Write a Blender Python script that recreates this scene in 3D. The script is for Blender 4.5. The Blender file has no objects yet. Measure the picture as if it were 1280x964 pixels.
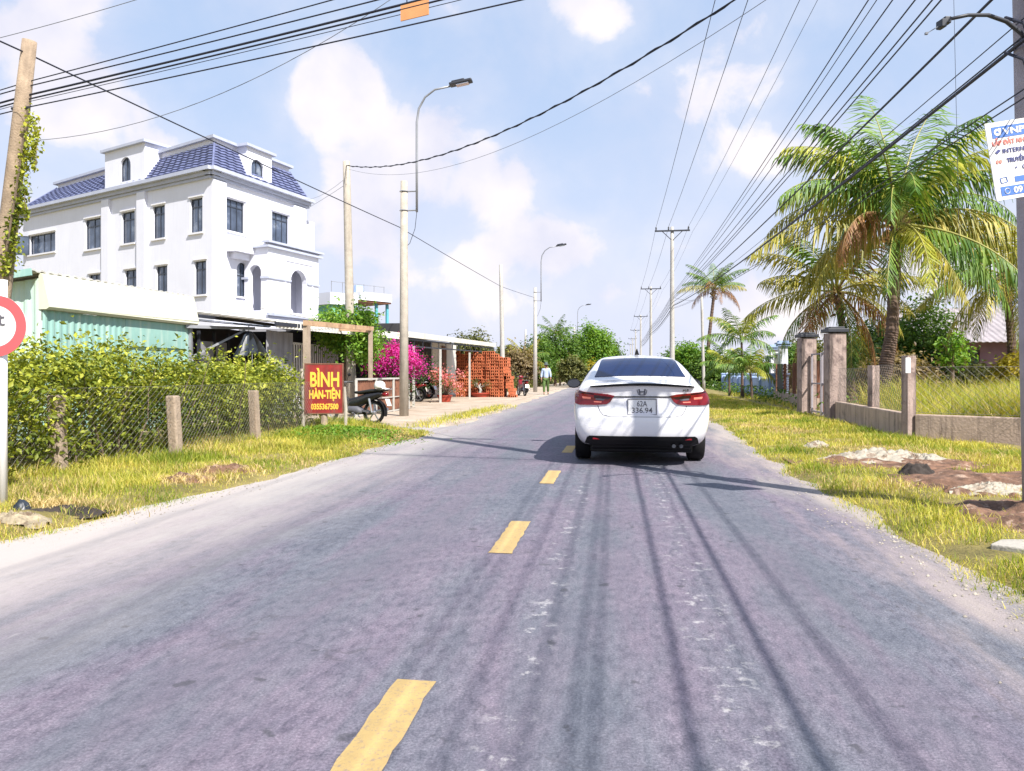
import bpy, bmesh, math, random
import numpy as np
from mathutils import Vector, Matrix
from mathutils.bvhtree import BVHTree
from mathutils.geometry import delaunay_2d_cdt

R = math.radians
random.seed(7)
RNG = np.random.default_rng(11)
S = bpy.context.scene
COL = S.collection

# ------------------------------------------------------------------ camera
EYE = 1.2          # eye height in metres
FPX = 920.0        # focal length in photo pixels (1280 wide)
HV = 466.0         # horizon row in the photograph
YAW = R(8.35)      # camera looks a little to the left of the road
cd = bpy.data.cameras.new('camera')
cam = bpy.data.objects.new('camera', cd)
COL.objects.link(cam)
S.camera = cam
cam.location = (0, 0, EYE)
cam.rotation_euler = (R(90), 0, YAW)
cd.sensor_width = 36.0
cd.lens = 36.0 * FPX / 1280.0
cd.shift_y = -(482 - HV) / 1280.0
cd.clip_start = 0.05
cd.clip_end = 6000

# ------------------------------------------------------------------ sun, sky, exposure
SUN_EL, SUN_RZ = 46.0, 44.0
sd = bpy.data.lights.new('sun', 'SUN')
sd.energy = 5.0
sd.angle = R(0.5)
sd.color = (1.0, 0.95, 0.87)
sun = bpy.data.objects.new('sun', sd)
COL.objects.link(sun)
sun.rotation_euler = (R(90 - SUN_EL), 0, R(SUN_RZ))
sun.location = (20, -20, 30)
S.view_settings.view_transform = 'Standard'
S.view_settings.look = 'None'
S.view_settings.gamma = 1.0
S.view_settings.use_curve_mapping = False
S.view_settings.exposure = 0.80
S.cycles.max_bounces = 6
S.cycles.transparent_max_bounces = 12
S.cycles.use_denoising = True

CY, SY = math.cos(YAW), math.sin(YAW)

def C2W(x, d):
    """camera-frame (right, depth) metres to world X, Y"""
    return (x * CY - d * SY, x * SY + d * CY)

def at(u, v, d):
    """point seen at photo pixel u, v, standing d metres away along the view axis"""
    x, y = C2W((u - 640) / FPX * d, d)
    return Vector((x, y, EYE - (v - HV) / FPX * d))

def gnd(u, v):
    return at(u, v, EYE * FPX / (v - HV))

def world_sky():
    w = bpy.data.worlds.new('World')
    S.world = w
    w.use_nodes = True
    nt = w.node_tree
    nt.nodes.clear()
    N, L = nt.nodes.new, nt.links.new
    out = N('ShaderNodeOutputWorld')
    bg = N('ShaderNodeBackground')
    bg.inputs['Strength'].default_value = 0.09
    L(bg.outputs[0], out.inputs[0])
    sky = N('ShaderNodeTexSky')
    sky.sky_type = 'NISHITA'
    sky.sun_disc = False
    sky.sun_elevation = R(SUN_EL)
    sky.sun_rotation = R(180 - SUN_RZ)
    sky.air_density = 1.0
    sky.dust_density = 1.6
    sky.ozone_density = 1.2
    tc = N('ShaderNodeTexCoord')
    # thin bright air over the blue
    pale = N('ShaderNodeMix'); pale.data_type = 'RGBA'
    pale.inputs[0].default_value = 0.78
    L(sky.outputs[0], pale.inputs[6])
    pale.inputs[7].default_value = (3.75, 4.8, 6.7, 1)
    # brighter, slightly pink air towards the horizon
    sz = N('ShaderNodeSeparateXYZ'); L(tc.outputs['Generated'], sz.inputs[0])
    hz = N('ShaderNodeMapRange'); hz.interpolation_type = 'SMOOTHSTEP'; L(sz.outputs[2], hz.inputs[0])
    hz.inputs[1].default_value = .42; hz.inputs[2].default_value = -.02; hz.inputs[3].default_value = 0; hz.inputs[4].default_value = .85
    low = N('ShaderNodeMix'); low.data_type = 'RGBA'; L(hz.outputs[0], low.inputs[0]); L(pale.outputs[2], low.inputs[6]); low.inputs[7].default_value = (5.3, 5.45, 6.5, 1)
    # cloud masses: directions of their centres
    blobs = [(425, 130, .085, 1.0, 1.15), (500, 200, .12, .8, 1.1), (595, 225, .085, 1.0, .95), (600, 120, .05, .8, .45),
             (55, 45, .11, .9, .85), (75, 135, .10, .9, .9), (150, 200, .09, .6, .65), (740, 20, .10, .6, .75), (560, 8, .06, .6, .5),
             (900, 95, .10, .65, .75), (800, 105, .08, .5, .55), (940, 195, .11, .5, .75), (1020, 195, .09, .6, .6),
             (690, 310, .10, .5, .8), (590, 335, .10, .6, .8), (510, 345, .10, .8, .7), (40, 260, .08, .8, .75), (450, 290, .11, .7, .8),
             (760, 370, .14, .3, .55), (640, 380, .20, .3, .6), (1000, 20, .10, .4, .45), (1250, 330, .2, .5, .7), (1000, 400, .25, .3, .7), (320, 100, .07, .7, .35)]
    prev = None
    for (u, v, r, flat, wt) in blobs:
        x, y = C2W((u - 640) / FPX, 1.0)
        c = Vector((x, y, (HV - v) / FPX)).normalized()
        sub = N('ShaderNodeVectorMath'); sub.operation = 'SUBTRACT'
        L(tc.outputs['Generated'], sub.inputs[0]); sub.inputs[1].default_value = c
        mul = N('ShaderNodeVectorMath'); mul.operation = 'MULTIPLY'
        L(sub.outputs[0], mul.inputs[0]); mul.inputs[1].default_value = (1, 1, 1 / flat if flat < 1 else 1)
        ln = N('ShaderNodeVectorMath'); ln.operation = 'LENGTH'
        L(mul.outputs[0], ln.inputs[0])
        mr = N('ShaderNodeMapRange')
        L(ln.outputs['Value'], mr.inputs[0])
        mr.inputs[1].default_value = r * 1.45; mr.inputs[2].default_value = 0
        mr.inputs[3].default_value = 0; mr.inputs[4].default_value = wt
        if prev is None:
            prev = mr.outputs[0]
        else:
            mx = N('ShaderNodeMath'); mx.operation = 'SMOOTH_MAX'; mx.inputs[2].default_value = .25
            L(prev, mx.inputs[0]); L(mr.outputs[0], mx.inputs[1])
            prev = mx.outputs[0]
    n1 = N('ShaderNodeTexNoise'); n1.inputs['Scale'].default_value = 9; n1.inputs['Detail'].default_value = 9; n1.inputs['Roughness'].default_value = .56
    L(tc.outputs['Generated'], n1.inputs['Vector'])
    n1.inputs['Distortion'].default_value = .25
    a = N('ShaderNodeMath'); a.operation = 'MULTIPLY_ADD'
    L(n1.outputs['Fac'], a.inputs[0]); a.inputs[1].default_value = 1.35; a.inputs[2].default_value = -.72
    b = N('ShaderNodeMath'); b.operation = 'ADD'
    L(a.outputs[0], b.inputs[0]); L(prev, b.inputs[1])
    dens = N('ShaderNodeMapRange'); dens.interpolation_type = 'SMOOTHSTEP'
    L(b.outputs[0], dens.inputs[0]); dens.inputs[1].default_value = .30; dens.inputs[2].default_value = .60
    soft = N('ShaderNodeMapRange'); soft.interpolation_type = 'SMOOTHSTEP'; L(b.outputs[0], soft.inputs[0]); soft.inputs[1].default_value = -.12; soft.inputs[2].default_value = .6; soft.inputs[4].default_value = .36
    dmax = N('ShaderNodeMath'); dmax.operation = 'MAXIMUM'; L(dens.outputs[0], dmax.inputs[0]); L(soft.outputs[0], dmax.inputs[1])
    # the cloud's own tone: white tops, lavender-grey bellies
    n2 = N('ShaderNodeTexNoise'); n2.inputs['Scale'].default_value = 7; n2.inputs['Detail'].default_value = 5
    L(tc.outputs['Generated'], n2.inputs['Vector'])
    cr = N('ShaderNodeValToRGB')
    cr.color_ramp.elements[0].position = .36; cr.color_ramp.elements[0].color = (5.3, 5.3, 6.2, 1)
    cr.color_ramp.elements[1].position = .62; cr.color_ramp.elements[1].color = (7.2, 6.75, 6.8, 1)
    L(n2.outputs['Fac'], cr.inputs[0])
    mix = N('ShaderNodeMix'); mix.data_type = 'RGBA'
    dm = N('ShaderNodeMath'); dm.operation = 'MULTIPLY'; dm.inputs[1].default_value = .93
    L(dmax.outputs[0], dm.inputs[0])
    L(dm.outputs[0], mix.inputs[0]); L(low.outputs[2], mix.inputs[6]); L(cr.outputs[0], mix.inputs[7])
    L(mix.outputs[2], bg.inputs['Color'])
world_sky()

# ------------------------------------------------------------------ materials
def _noise(nt, vec, scale, detail=4, rough=.55):
    n = nt.nodes.new('ShaderNodeTexNoise')
    n.inputs['Scale'].default_value = scale; n.inputs['Detail'].default_value = detail; n.inputs['Roughness'].default_value = rough
    nt.links.new(vec, n.inputs['Vector'])
    return n.outputs['Fac']

def _ramp(nt, fac, stops):
    r = nt.nodes.new('ShaderNodeValToRGB')
    e = r.color_ramp.elements
    while len(e) < len(stops): e.new(.5)
    for i, (p, c) in enumerate(stops):
        e[i].position = p; e[i].color = (*c, 1) if len(c) == 3 else c
    nt.links.new(fac, r.inputs[0])
    return r.outputs[0]

def _mix(nt, fac, a, b, mode='MIX'):
    m = nt.nodes.new('ShaderNodeMix'); m.data_type = 'RGBA'; m.blend_type = mode
    for sock, val in ((m.inputs[0], fac), (m.inputs[6], a), (m.inputs[7], b)):
        if hasattr(val, 'is_linked') or isinstance(val, bpy.types.NodeSocket): nt.links.new(val, sock)
        elif isinstance(val, (int, float)): sock.default_value = val
        else: sock.default_value = (*val, 1)
    return m.outputs[2]

def _math(nt, op, a, b=None, c=None, clamp=False):
    m = nt.nodes.new('ShaderNodeMath'); m.operation = op; m.use_clamp = clamp
    for i, val in enumerate((a, b, c)):
        if val is None: continue
        if isinstance(val, bpy.types.NodeSocket): nt.links.new(val, m.inputs[i])
        else: m.inputs[i].default_value = val
    return m.outputs[0]

def new_mat(name):
    m = bpy.data.materials.new(name)
    m.use_nodes = True
    nt = m.node_tree
    p = nt.nodes['Principled BSDF']
    tc = nt.nodes.new('ShaderNodeTexCoord')
    return m, nt, p, tc.outputs['Object']

def pm(name, col, rough=.7, var=.25, scale=3.0, col2=None, patch=.0, pscale=1.2, bump=.0, bscale=40, metal=0, streak=None, spec=.5):
    """painted / mineral surface: base colour with fine variation, optional second colour in patches, vertical streaks, bump"""
    m, nt, p, vec = new_mat(name)
    c = _ramp(nt, _noise(nt, vec, scale, 6), [(.3, tuple(x * (1 - var) for x in col)), (.7, tuple(min(1, x * (1 + var * .6)) for x in col))])
    if col2 is not None:
        f = _ramp(nt, _noise(nt, vec, pscale, 7, .65), [(.62 - patch * .4, (0, 0, 0)), (.72 - patch * .3, (1, 1, 1))])
        c = _mix(nt, f, c, col2)
    if streak is not None:
        mp = nt.nodes.new('ShaderNodeMapping'); mp.inputs['Scale'].default_value = (5, 5, .35)
        nt.links.new(vec, mp.inputs['Vector'])
        f = _ramp(nt, _noise(nt, mp.outputs[0], 1.6, 5, .6), [(.5, (0, 0, 0)), (.72, (1, 1, 1))])
        c = _mix(nt, f, c, streak)
    nt.links.new(c, p.inputs['Base Color'])
    p.inputs['Roughness'].default_value = rough
    p.inputs['Metallic'].default_value = metal
    p.inputs['Specular IOR Level'].default_value = spec
    if bump:
        b = nt.nodes.new('ShaderNodeBump'); b.inputs['Strength'].default_value = bump; b.inputs['Distance'].default_value = .02
        nt.links.new(_noise(nt, vec, bscale, 4), b.inputs['Height'])
        nt.links.new(b.outputs[0], p.inputs['Normal'])
    return m

def leafm(name, stops, trans=.35, rough=.5):
    """leaf: colour differs from leaf to leaf, light comes through"""
    m, nt, p, vec = new_mat(name)
    g = nt.nodes.new('ShaderNodeNewGeometry')
    c = _ramp(nt, g.outputs['Random Per Island'], stops)
    c = _mix(nt, .35, c, _ramp(nt, _noise(nt, vec, 1.3, 3), [(.35, tuple(x * .55 for x in stops[0][1])), (.65, tuple(min(1, x * 1.25) for x in stops[-1][1]))]))
    nt.links.new(c, p.inputs['Base Color'])
    p.inputs['Roughness'].default_value = rough
    p.inputs['Specular IOR Level'].default_value = .3
    t = nt.nodes.new('ShaderNodeBsdfTranslucent')
    nt.links.new(_mix(nt, 1.0, c, (1.5, 1.45, .6), 'MULTIPLY'), t.inputs['Color'])
    ms = nt.nodes.new('ShaderNodeMixShader'); ms.inputs[0].default_value = trans
    nt.links.new(p.outputs[0], ms.inputs[1]); nt.links.new(t.outputs[0], ms.inputs[2])
    nt.links.new(ms.outputs[0], nt.nodes['Material Output'].inputs[0])
    return m

M = {}
M['white_wall'] = pm('white_wall', (.70, .71, .80), .75, .04, .8, streak=(.66, .67, .76))
M['white_trim'] = pm('white_trim', (.72, .72, .78), .7, .05, 1)
M['grey_trim'] = pm('grey_trim', (.42, .45, .56), .6, .1, 2)
M['roof_tile'] = pm('roof_tile', (.14, .16, .29), .45, .3, 4)
M['window_frame'] = pm('window_frame', (.035, .042, .06), .4, .1, 4)
M['glass'] = pm('glass', (.08, .105, .16), .06, .6, .9, spec=.8, col2=(.26, .29, .34), patch=.15, pscale=.9)
M['concrete'] = pm('concrete', (.42, .39, .34), .85, .22, 5, col2=(.27, .25, .22), patch=.1, pscale=2.5, bump=.4)
M['pole_concrete'] = pm('pole_concrete', (.44, .42, .39), .85, .15, 6, streak=(.30, .28, .25), bump=.25)
M['pole_warm'] = pm('pole_warm', (.43, .385, .325), .85, .2, 6, streak=(.30, .26, .21), bump=.35)
M['pole_brown'] = pm('pole_brown', (.36, .27, .19), .85, .3, 6, streak=(.19, .14, .10), bump=.5)
M['post_brown'] = pm('post_brown', (.36, .28, .21), .9, .3, 9, streak=(.20, .15, .11), col2=(.20, .15, .11), patch=.15, pscale=9, bump=.6)
M['pole_violet'] = pm('pole_violet', (.35, .32, .35), .85, .15, 6, streak=(.24, .21, .24), bump=.3)
M['old_wall'] = pm('old_wall', (.47, .355, .28), .9, .2, 3, col2=(.22, .17, .14), patch=.15, pscale=1.5, streak=(.12, .09, .075), bump=.5, bscale=25)
M['old_pillar'] = pm('old_pillar', (.37, .28, .25), .9, .3, 3, col2=(.18, .13, .12), patch=.25, pscale=3.2, streak=(.08, .06, .055), bump=.5, bscale=25)
M['teal_metal'] = pm('teal_metal', (.27, .47, .43), .55, .15, 2, streak=(.42, .56, .50))
M['pale_teal'] = pm('pale_teal', (.48, .64, .57), .5, .1, 2, streak=(.58, .67, .58))  # shed side wall: its sunlit look put into a paler teal
M['cream_fascia'] = pm('cream_fascia', (.62, .62, .50), .55, .06, 1.5, streak=(.56, .57, .46))
M['zinc'] = pm('zinc', (.50, .49, .46), .45, .15, 3, streak=(.38, .35, .31))
M['white_sheet'] = pm('white_sheet', (.70, .68, .62), .5, .12, 2.5, streak=(.50, .46, .40))
M['grey_panel'] = pm('grey_panel', (.26, .26, .29), .6, .15, 2, streak=(.18, .18, .20))
M['galv'] = pm('galv', (.30, .31, .34), .5, .15, 6, metal=.3)
M['dark_metal'] = pm('dark_metal', (.03, .033, .045), .5, .2, 6)
M['black_plastic'] = pm('black_plastic', (.0045, .0045, .006), .6, .2, 8, spec=.25)
M['rust'] = pm('rust', (.20, .085, .05), .85, .35, 4, col2=(.09, .04, .03), patch=.2, pscale=3, bump=.4)
M['rust_beam'] = pm('rust_beam', (.50, .33, .20), .8, .25, 4, col2=(.25, .11, .06), patch=.25, pscale=3, bump=.3)
M['wood_post'] = pm('wood_post', (.36, .28, .21), .85, .25, 5, streak=(.20, .13, .09), bump=.4)
M['dark_inside'] = pm('dark_inside', (.035, .034, .038), .9, .3, 3)  # near-black walls: the shade of the open interiors put into the colour
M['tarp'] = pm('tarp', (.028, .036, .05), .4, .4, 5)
M['sign_red'] = pm('sign_red', (.25, .016, .014), .55, .35, 6, col2=(.13, .014, .022), patch=.2, pscale=5, streak=(.20, .05, .04))
M['yellow_paint'] = pm('yellow_paint', (.80, .46, .05), .55, .1, 6)
M['ring_red'] = pm('ring_red', (.66, .10, .11), .45, .06, 4)
M['sign_white'] = pm('sign_white', (.80, .79, .80), .45, .03, 4)
M['sign_blue'] = pm('sign_blue', (.07, .17, .50), .45, .06, 4)
M['sign_navy'] = pm('sign_navy', (.05, .06, .20), .5, .06, 4)
M['sign_pink'] = pm('sign_pink', (.72, .10, .14), .5, .06, 4)
M['pink_red'] = pm('pink_red', (.80, .24, .20), .5, .06, 4)
M['orange_tag'] = pm('orange_tag', (.66, .30, .12), .7, .12, 6)
M['brick'] = pm('brick', (.50, .135, .055), .85, .3, 8, col2=(.62, .24, .11), patch=.2, pscale=6, bump=.4)
M['terracotta'] = pm('terracotta', (.38, .055, .03), .6, .2, 5)
M['blue_wall'] = pm('blue_wall', (.36, .47, .72), .75, .1, 2, streak=(.28, .36, .52))
M['purple_wall'] = pm('purple_wall', (.22, .13, .19), .8, .15, 2)
M['pale_roof'] = pm('pale_roof', (.33, .295, .305), .7, .25, 2, streak=(.25, .21, .23))
M['green_wall'] = pm('green_wall', (.18, .46, .32), .7, .1, 2)
M['teal_column'] = pm('teal_column', (.10, .38, .45), .6, .1, 2)
M['trunk'] = pm('trunk', (.17, .125, .09), .9, .3, 6, bump=.6, bscale=20)
M['palm_trunk'] = pm('palm_trunk', (.125, .082, .062), .9, .35, 5, bump=.6, bscale=20)
M['fibre'] = pm('fibre', (.26, .17, .07), .9, .4, 9)
M['leaf_hedge'] = leafm('leaf_hedge', [(0, (.022, .055, .010)), (.35, (.13, .20, .018)), (.7, (.33, .38, .035)), (1, (.56, .55, .08))], .26)
M['leaf_green'] = leafm('leaf_green', [(0, (.03, .085, .012)), (.5, (.075, .17, .022)), (1, (.16, .25, .04))])
M['leaf_bright'] = leafm('leaf_bright', [(0, (.05, .15, .015)), (.5, (.10, .26, .02)), (1, (.26, .38, .05))])
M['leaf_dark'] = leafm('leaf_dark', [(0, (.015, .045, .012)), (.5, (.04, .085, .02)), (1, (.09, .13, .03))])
M['leaf_olive'] = leafm('leaf_olive', [(0, (.05, .07, .02)), (.5, (.12, .14, .04)), (1, (.22, .21, .07))])
M['leaf_dry'] = leafm('leaf_dry', [(0, (.10, .07, .04)), (.5, (.20, .14, .08)), (1, (.30, .24, .12))])
M['leaf_yellow'] = leafm('leaf_yellow', [(0, (.16, .16, .02)), (.5, (.33, .30, .03)), (1, (.48, .38, .05))])
M['palm_green'] = leafm('palm_green', [(0, (.030, .10, .018)), (.5, (.095, .205, .028)), (1, (.24, .34, .06))], .2)
M['palm_lime'] = leafm('palm_lime', [(0, (.13, .18, .02)), (.5, (.36, .40, .04)), (1, (.60, .56, .10))], .28)
M['palm_olive'] = leafm('palm_olive', [(0, (.10, .13, .02)), (.5, (.27, .27, .04)), (1, (.54, .43, .08))], .24)
M['palm_brown'] = leafm('palm_brown', [(0, (.16, .065, .03)), (.5, (.29, .13, .06)), (1, (.42, .23, .10))], .3)
M['magenta'] = leafm('magenta', [(0, (.42, .010, .20)), (.5, (.62, .025, .36)), (1, (.78, .10, .52))], .35)
M['pink_petal'] = leafm('pink_petal', [(0, (.60, .10, .14)), (.5, (.75, .22, .24)), (1, (.82, .42, .40))], .35)
M['grass'] = leafm('grass', [(0, (.14, .22, .016)), (.4, (.36, .40, .03)), (.75, (.58, .53, .06)), (1, (.68, .55, .18))], .35, .6)
M['grass_green'] = leafm('grass_green', [(0, (.07, .15, .015)), (.5, (.20, .30, .025)), (1, (.42, .42, .06))], .4, .6)
M['grass_dry'] = leafm('grass_dry', [(0, (.36, .25, .10)), (.5, (.54, .40, .18)), (1, (.68, .54, .28))], .3, .7)
M['wire'] = pm('wire', (.012, .014, .03), .6, .1, 3)
M['wire_grey'] = pm('wire_grey', (.16, .17, .20), .6, .1, 3)
M['wire_mesh'] = pm('wire_mesh', (.19, .175, .16), .6, .2, 8)
M['soil'] = pm('soil', (.175, .095, .06), .95, .6, 9, col2=(.38, .27, .20), patch=.16, pscale=7, bump=1.0, bscale=22)
M['ash'] = pm('ash', (.045, .035, .03), .95, .4, 8, bump=.8, bscale=20)
M['plastic_sheet'] = pm('plastic_sheet', (.40, .36, .29), .6, .35, 9, col2=(.17, .115, .075), patch=.34, pscale=9)
M['litter'] = pm('litter', (.34, .28, .19), .8, .4, 12, col2=(.12, .08, .05), patch=.25, pscale=9)
M['skin'] = pm('skin', (.32, .17, .11), .55, .1, 10)
M['shirt'] = pm('shirt', (.40, .50, .68), .8, .12, 12)
M['trousers'] = pm('trousers', (.085, .15, .035), .8, .2, 12)
M['hat'] = pm('hat', (.10, .13, .13), .8, .2, 12)
M['hair'] = pm('hair', (.015, .012, .01), .6, .2, 12)
M['rubber'] = pm('rubber', (.008, .008, .009), .8, .2, 12, spec=.3)
M['alloy'] = pm('alloy', (.45, .45, .47), .3, .1, 8, metal=.8)
M['car_paint'] = pm('car_paint', (.76, .76, .79), .18, .03, 2.5, spec=.55)
M['car_paint'].node_tree.nodes['Principled BSDF'].inputs['Coat Weight'].default_value = .6
M['car_glass'] = pm('car_glass', (.003, .012, .058), .03, .1, 2, spec=.45)
M['tail_red'] = pm('tail_red', (.17, .003, .008), .12, .15, 9, spec=.6)
M['tail_dark'] = pm('tail_dark', (.022, .002, .006), .1, .2, 9, spec=.6)
M['tail_pale'] = pm('tail_pale', (.80, .22, .16), .15, .05, 9)
M['silver'] = pm('silver', (.55, .55, .58), .25, .05, 9, metal=.7)
M['plate'] = pm('plate', (.80, .80, .80), .5, .03, 9)
M['plate_ink'] = pm('plate_ink', (.10, .10, .12), .5, .05, 9)
M['gap'] = pm('gap', (.10, .10, .12), .6, .05, 9)
M['bike_black'] = pm('bike_black', (.014, .013, .015), .25, .15, 9, spec=.6)
M['bike_red'] = pm('bike_red', (.20, .012, .02), .25, .15, 9, spec=.6)
M['seat_black'] = pm('seat_black', (.012, .012, .012), .6, .15, 9)
M['helmet'] = pm('helmet', (.72, .70, .66), .25, .05, 9)

# ------------------------------------------------------------------ mesh helpers
class MB:
    def __init__(self): self.v = []; self.f = []
    def add(self, vs, fs):
        o = len(self.v)
        self.v += [tuple(p) for p in vs]
        self.f += [tuple(i + o for i in f) for f in fs]
    def box(self, c, s, rz=0, mat=None):
        hx, hy, hz = s[0] / 2, s[1] / 2, s[2] / 2
        ca, sa = math.cos(rz), math.sin(rz)
        vs = []
        for dx, dy, dz in ((-1, -1, -1), (1, -1, -1), (1, 1, -1), (-1, 1, -1), (-1, -1, 1), (1, -1, 1), (1, 1, 1), (-1, 1, 1)):
            x, y, z = dx * hx, dy * hy, dz * hz
            if mat is not None:
                p = mat @ Vector((x, y, z)); vs.append((c[0] + p.x, c[1] + p.y, c[2] + p.z))
            else:
                vs.append((c[0] + x * ca - y * sa, c[1] + x * sa + y * ca, c[2] + z))
        self.add(vs, [(0, 3, 2, 1), (4, 5, 6, 7), (0, 1, 5, 4), (1, 2, 6, 5), (2, 3, 7, 6), (3, 0, 4, 7)])
    def tube(self, pts, r, n=8, cap=True):
        """round tube through pts; r a number or one per point"""
        pts = [Vector(p) for p in pts]
        rs = [r] * len(pts) if isinstance(r, (int, float)) else r
        o = len(self.v); vs = []
        prev = None
        for i, p in enumerate(pts):
            t = (pts[min(i + 1, len(pts) - 1)] - pts[max(i - 1, 0)]).normalized()
            if prev is None:
                a = t.cross(Vector((0, 0, 1)))
                if a.length < 1e-3: a = t.cross(Vector((0, 1, 0)))
            else:
                a = prev - t * prev.dot(t)
            a.normalize(); prev = a
            b = t.cross(a)
            for k in range(n):
                an = 2 * math.pi * k / n
                vs.append(p + (a * math.cos(an) + b * math.sin(an)) * rs[i])
        fs = []
        for i in range(len(pts) - 1):
            for k in range(n):
                k2 = (k + 1) % n
                fs.append((i * n + k, i * n + k2, (i + 1) * n + k2, (i + 1) * n + k))
        if cap:
            fs.append(tuple(reversed(range(n)))); e = (len(pts) - 1) * n
            fs.append(tuple(range(e, e + n)))
        self.add(vs, fs)
    def bar(self, a, b, w, h=None):
        """rectangular bar from a to b"""
        h = h or w
        a, b = Vector(a), Vector(b)
        t = (b - a).normalized()
        s = t.cross(Vector((0, 0, 1)))
        if s.length < 1e-3: s = Vector((1, 0, 0))
        s.normalize(); u = s.cross(t)
        vs = []
        for p in (a, b):
            for i, j in ((-1, -1), (1, -1), (1, 1), (-1, 1)):
                vs.append(p + s * (i * w / 2) + u * (j * h / 2))
        self.add(vs, [(0, 1, 2, 3), (7, 6, 5, 4), (0, 4, 5, 1), (1, 5, 6, 2), (2, 6, 7, 3), (3, 7, 4, 0)])
    def lathe(self, prof, c=(0, 0, 0), n=16):
        """profile [(r, z)] spun about z"""
        vs, fs = [], []
        for r, z in prof:
            for k in range(n):
                a = 2 * math.pi * k / n
                vs.append((c[0] + r * math.cos(a), c[1] + r * math.sin(a), c[2] + z))
        for i in range(len(prof) - 1):
            for k in range(n):
                k2 = (k + 1) % n
                fs.append((i * n + k, i * n + k2, (i + 1) * n + k2, (i + 1) * n + k))
        fs.append(tuple(reversed(range(n)))); e = (len(prof) - 1) * n
        fs.append(tuple(range(e, e + n)))
        self.add(vs, fs)
    def prism(self, poly, z0, z1):
        """vertical prism over an XY polygon"""
        n = len(poly)
        a = sum(poly[i][0] * poly[(i + 1) % n][1] - poly[(i + 1) % n][0] * poly[i][1] for i in range(n))
        if a < 0: poly = list(reversed(poly))
        vs = [(x, y, z0) for x, y in poly] + [(x, y, z1) for x, y in poly]
        fs = [tuple(reversed(range(n))), tuple(range(n, 2 * n))] + [(i, (i + 1) % n, n + (i + 1) % n, n + i) for i in range(n)]
        self.add(vs, fs)
    def build(self, name, mat, parent=None, smooth=False, bevel=0):
        me = bpy.data.meshes.new(name)
        me.from_pydata(self.v, [], self.f)
        return link(name, me, mat, parent, smooth, bevel)

def link(name, me, mat, parent=None, smooth=False, bevel=0):
    me.update()
    if smooth: me.polygons.foreach_set('use_smooth', [True] * len(me.polygons))
    o = bpy.data.objects.new(name, me)
    if mat is not None: me.materials.append(M[mat] if isinstance(mat, str) else mat)
    COL.objects.link(o)
    if parent is not None: o.parent = parent
    if bevel:
        b = o.modifiers.new('bevel', 'BEVEL'); b.width = bevel; b.segments = 2; b.limit_method = 'ANGLE'
    return o

def np_mesh(name, v, f, mat, parent=None, smooth=False):
    """mesh from arrays v (n,3) and f (m,k), every face with k corners"""
    me = bpy.data.meshes.new(name)
    m, k = f.shape
    me.vertices.add(len(v)); me.vertices.foreach_set('co', v.astype(np.float32).ravel())
    me.loops.add(m * k); me.loops.foreach_set('vertex_index', f.astype(np.int32).ravel())
    me.polygons.add(m); me.polygons.foreach_set('loop_start', np.arange(0, m * k, k, dtype=np.int32))
    try: me.polygons.foreach_set('loop_total', np.full(m, k, dtype=np.int32))
    except Exception: pass
    me.validate()
    return link(name, me, mat, parent, smooth)

def tag(o, label=None, cat=None, group=None, kind=None):
    for k, v in (('label', label), ('category', cat), ('group', group), ('kind', kind)):
        if v: o[k] = v
    return o

def thing(name, label, cat, loc=(0, 0, 0), rz=0, group=None):
    o = bpy.data.objects.new(name, None)
    COL.objects.link(o)
    o.location = loc; o.rotation_euler = (0, 0, rz)
    o.empty_display_size = .2
    return tag(o, label, cat, group)

def copy_tree(o, parent=None):
    c = o.copy(); COL.objects.link(c)
    if parent is not None: c.parent = parent
    for ch in list(o.children): copy_tree(ch, c)
    return c

def text_mesh(txt, size, extrude=.002, align='LEFT', sx=1.0, bold=0.0, shear=0):
    """lettering as a mesh lying in its local XY plane"""
    cu = bpy.data.curves.new('lettering', 'FONT')
    cu.body = txt; cu.size = size; cu.extrude = extrude; cu.align_x = align; cu.offset = bold; cu.shear = shear
    cu.resolution_u = 3
    o = bpy.data.objects.new('lettering', cu)
    COL.objects.link(o)
    dg = bpy.context.evaluated_depsgraph_get()
    me = bpy.data.meshes.new_from_object(o.evaluated_get(dg))
    bpy.data.objects.remove(o)
    me.transform(Matrix.Diagonal((sx, 1, 1, 1)))
    me.materials.clear()
    return me

def put_text(name, txt, size, mat, parent, mtx, **kw):
    """place lettering; mtx maps the text plane (x right, y up, z out) into the parent's frame"""
    me = text_mesh(txt, size, **kw)
    me.transform(mtx)
    return link(name, me, mat, parent)

# plane whose x runs right, y up and whose face looks back at -Y
FACE = Matrix(((1, 0, 0, 0), (0, 0, -1, 0), (0, 1, 0, 0), (0, 0, 0, 1)))

# ------------------------------------------------------------------ the ground
def vnoise(x, y, s, seed=0):
    """cheap smooth noise in -1..1 (vectorised)"""
    k = np.random.default_rng(seed).uniform(.6, 1.6, 8); ph = np.random.default_rng(seed + 1).uniform(0, 6.28, 8); an = np.random.default_rng(seed + 2).uniform(0, 6.28, 8)
    r = 0
    for i in range(8):
        r = r + np.sin((x * np.cos(an[i]) + y * np.sin(an[i])) / s * k[i] * (1 + i * .45) + ph[i]) / (1 + i * .5)
    return r / 2.6

def grid_mesh(name, xs, ys, zf, mat, parent=None, smooth=True):
    X, Y = np.meshgrid(xs, ys)
    Z = zf(X, Y)
    v = np.stack([X.ravel(), Y.ravel(), Z.ravel()], 1)
    nx, ny = len(xs), len(ys)
    i = (np.arange(ny - 1)[:, None] * nx + np.arange(nx - 1)[None]).ravel()
    f = np.stack([i, i + 1, i + nx + 1, i + nx], 1)
    return np_mesh(name, v, f, mat, parent, smooth)

def ramp1(y, tab):
    a = np.array(tab); return np.interp(y, a[:, 0], a[:, 1])

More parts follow.
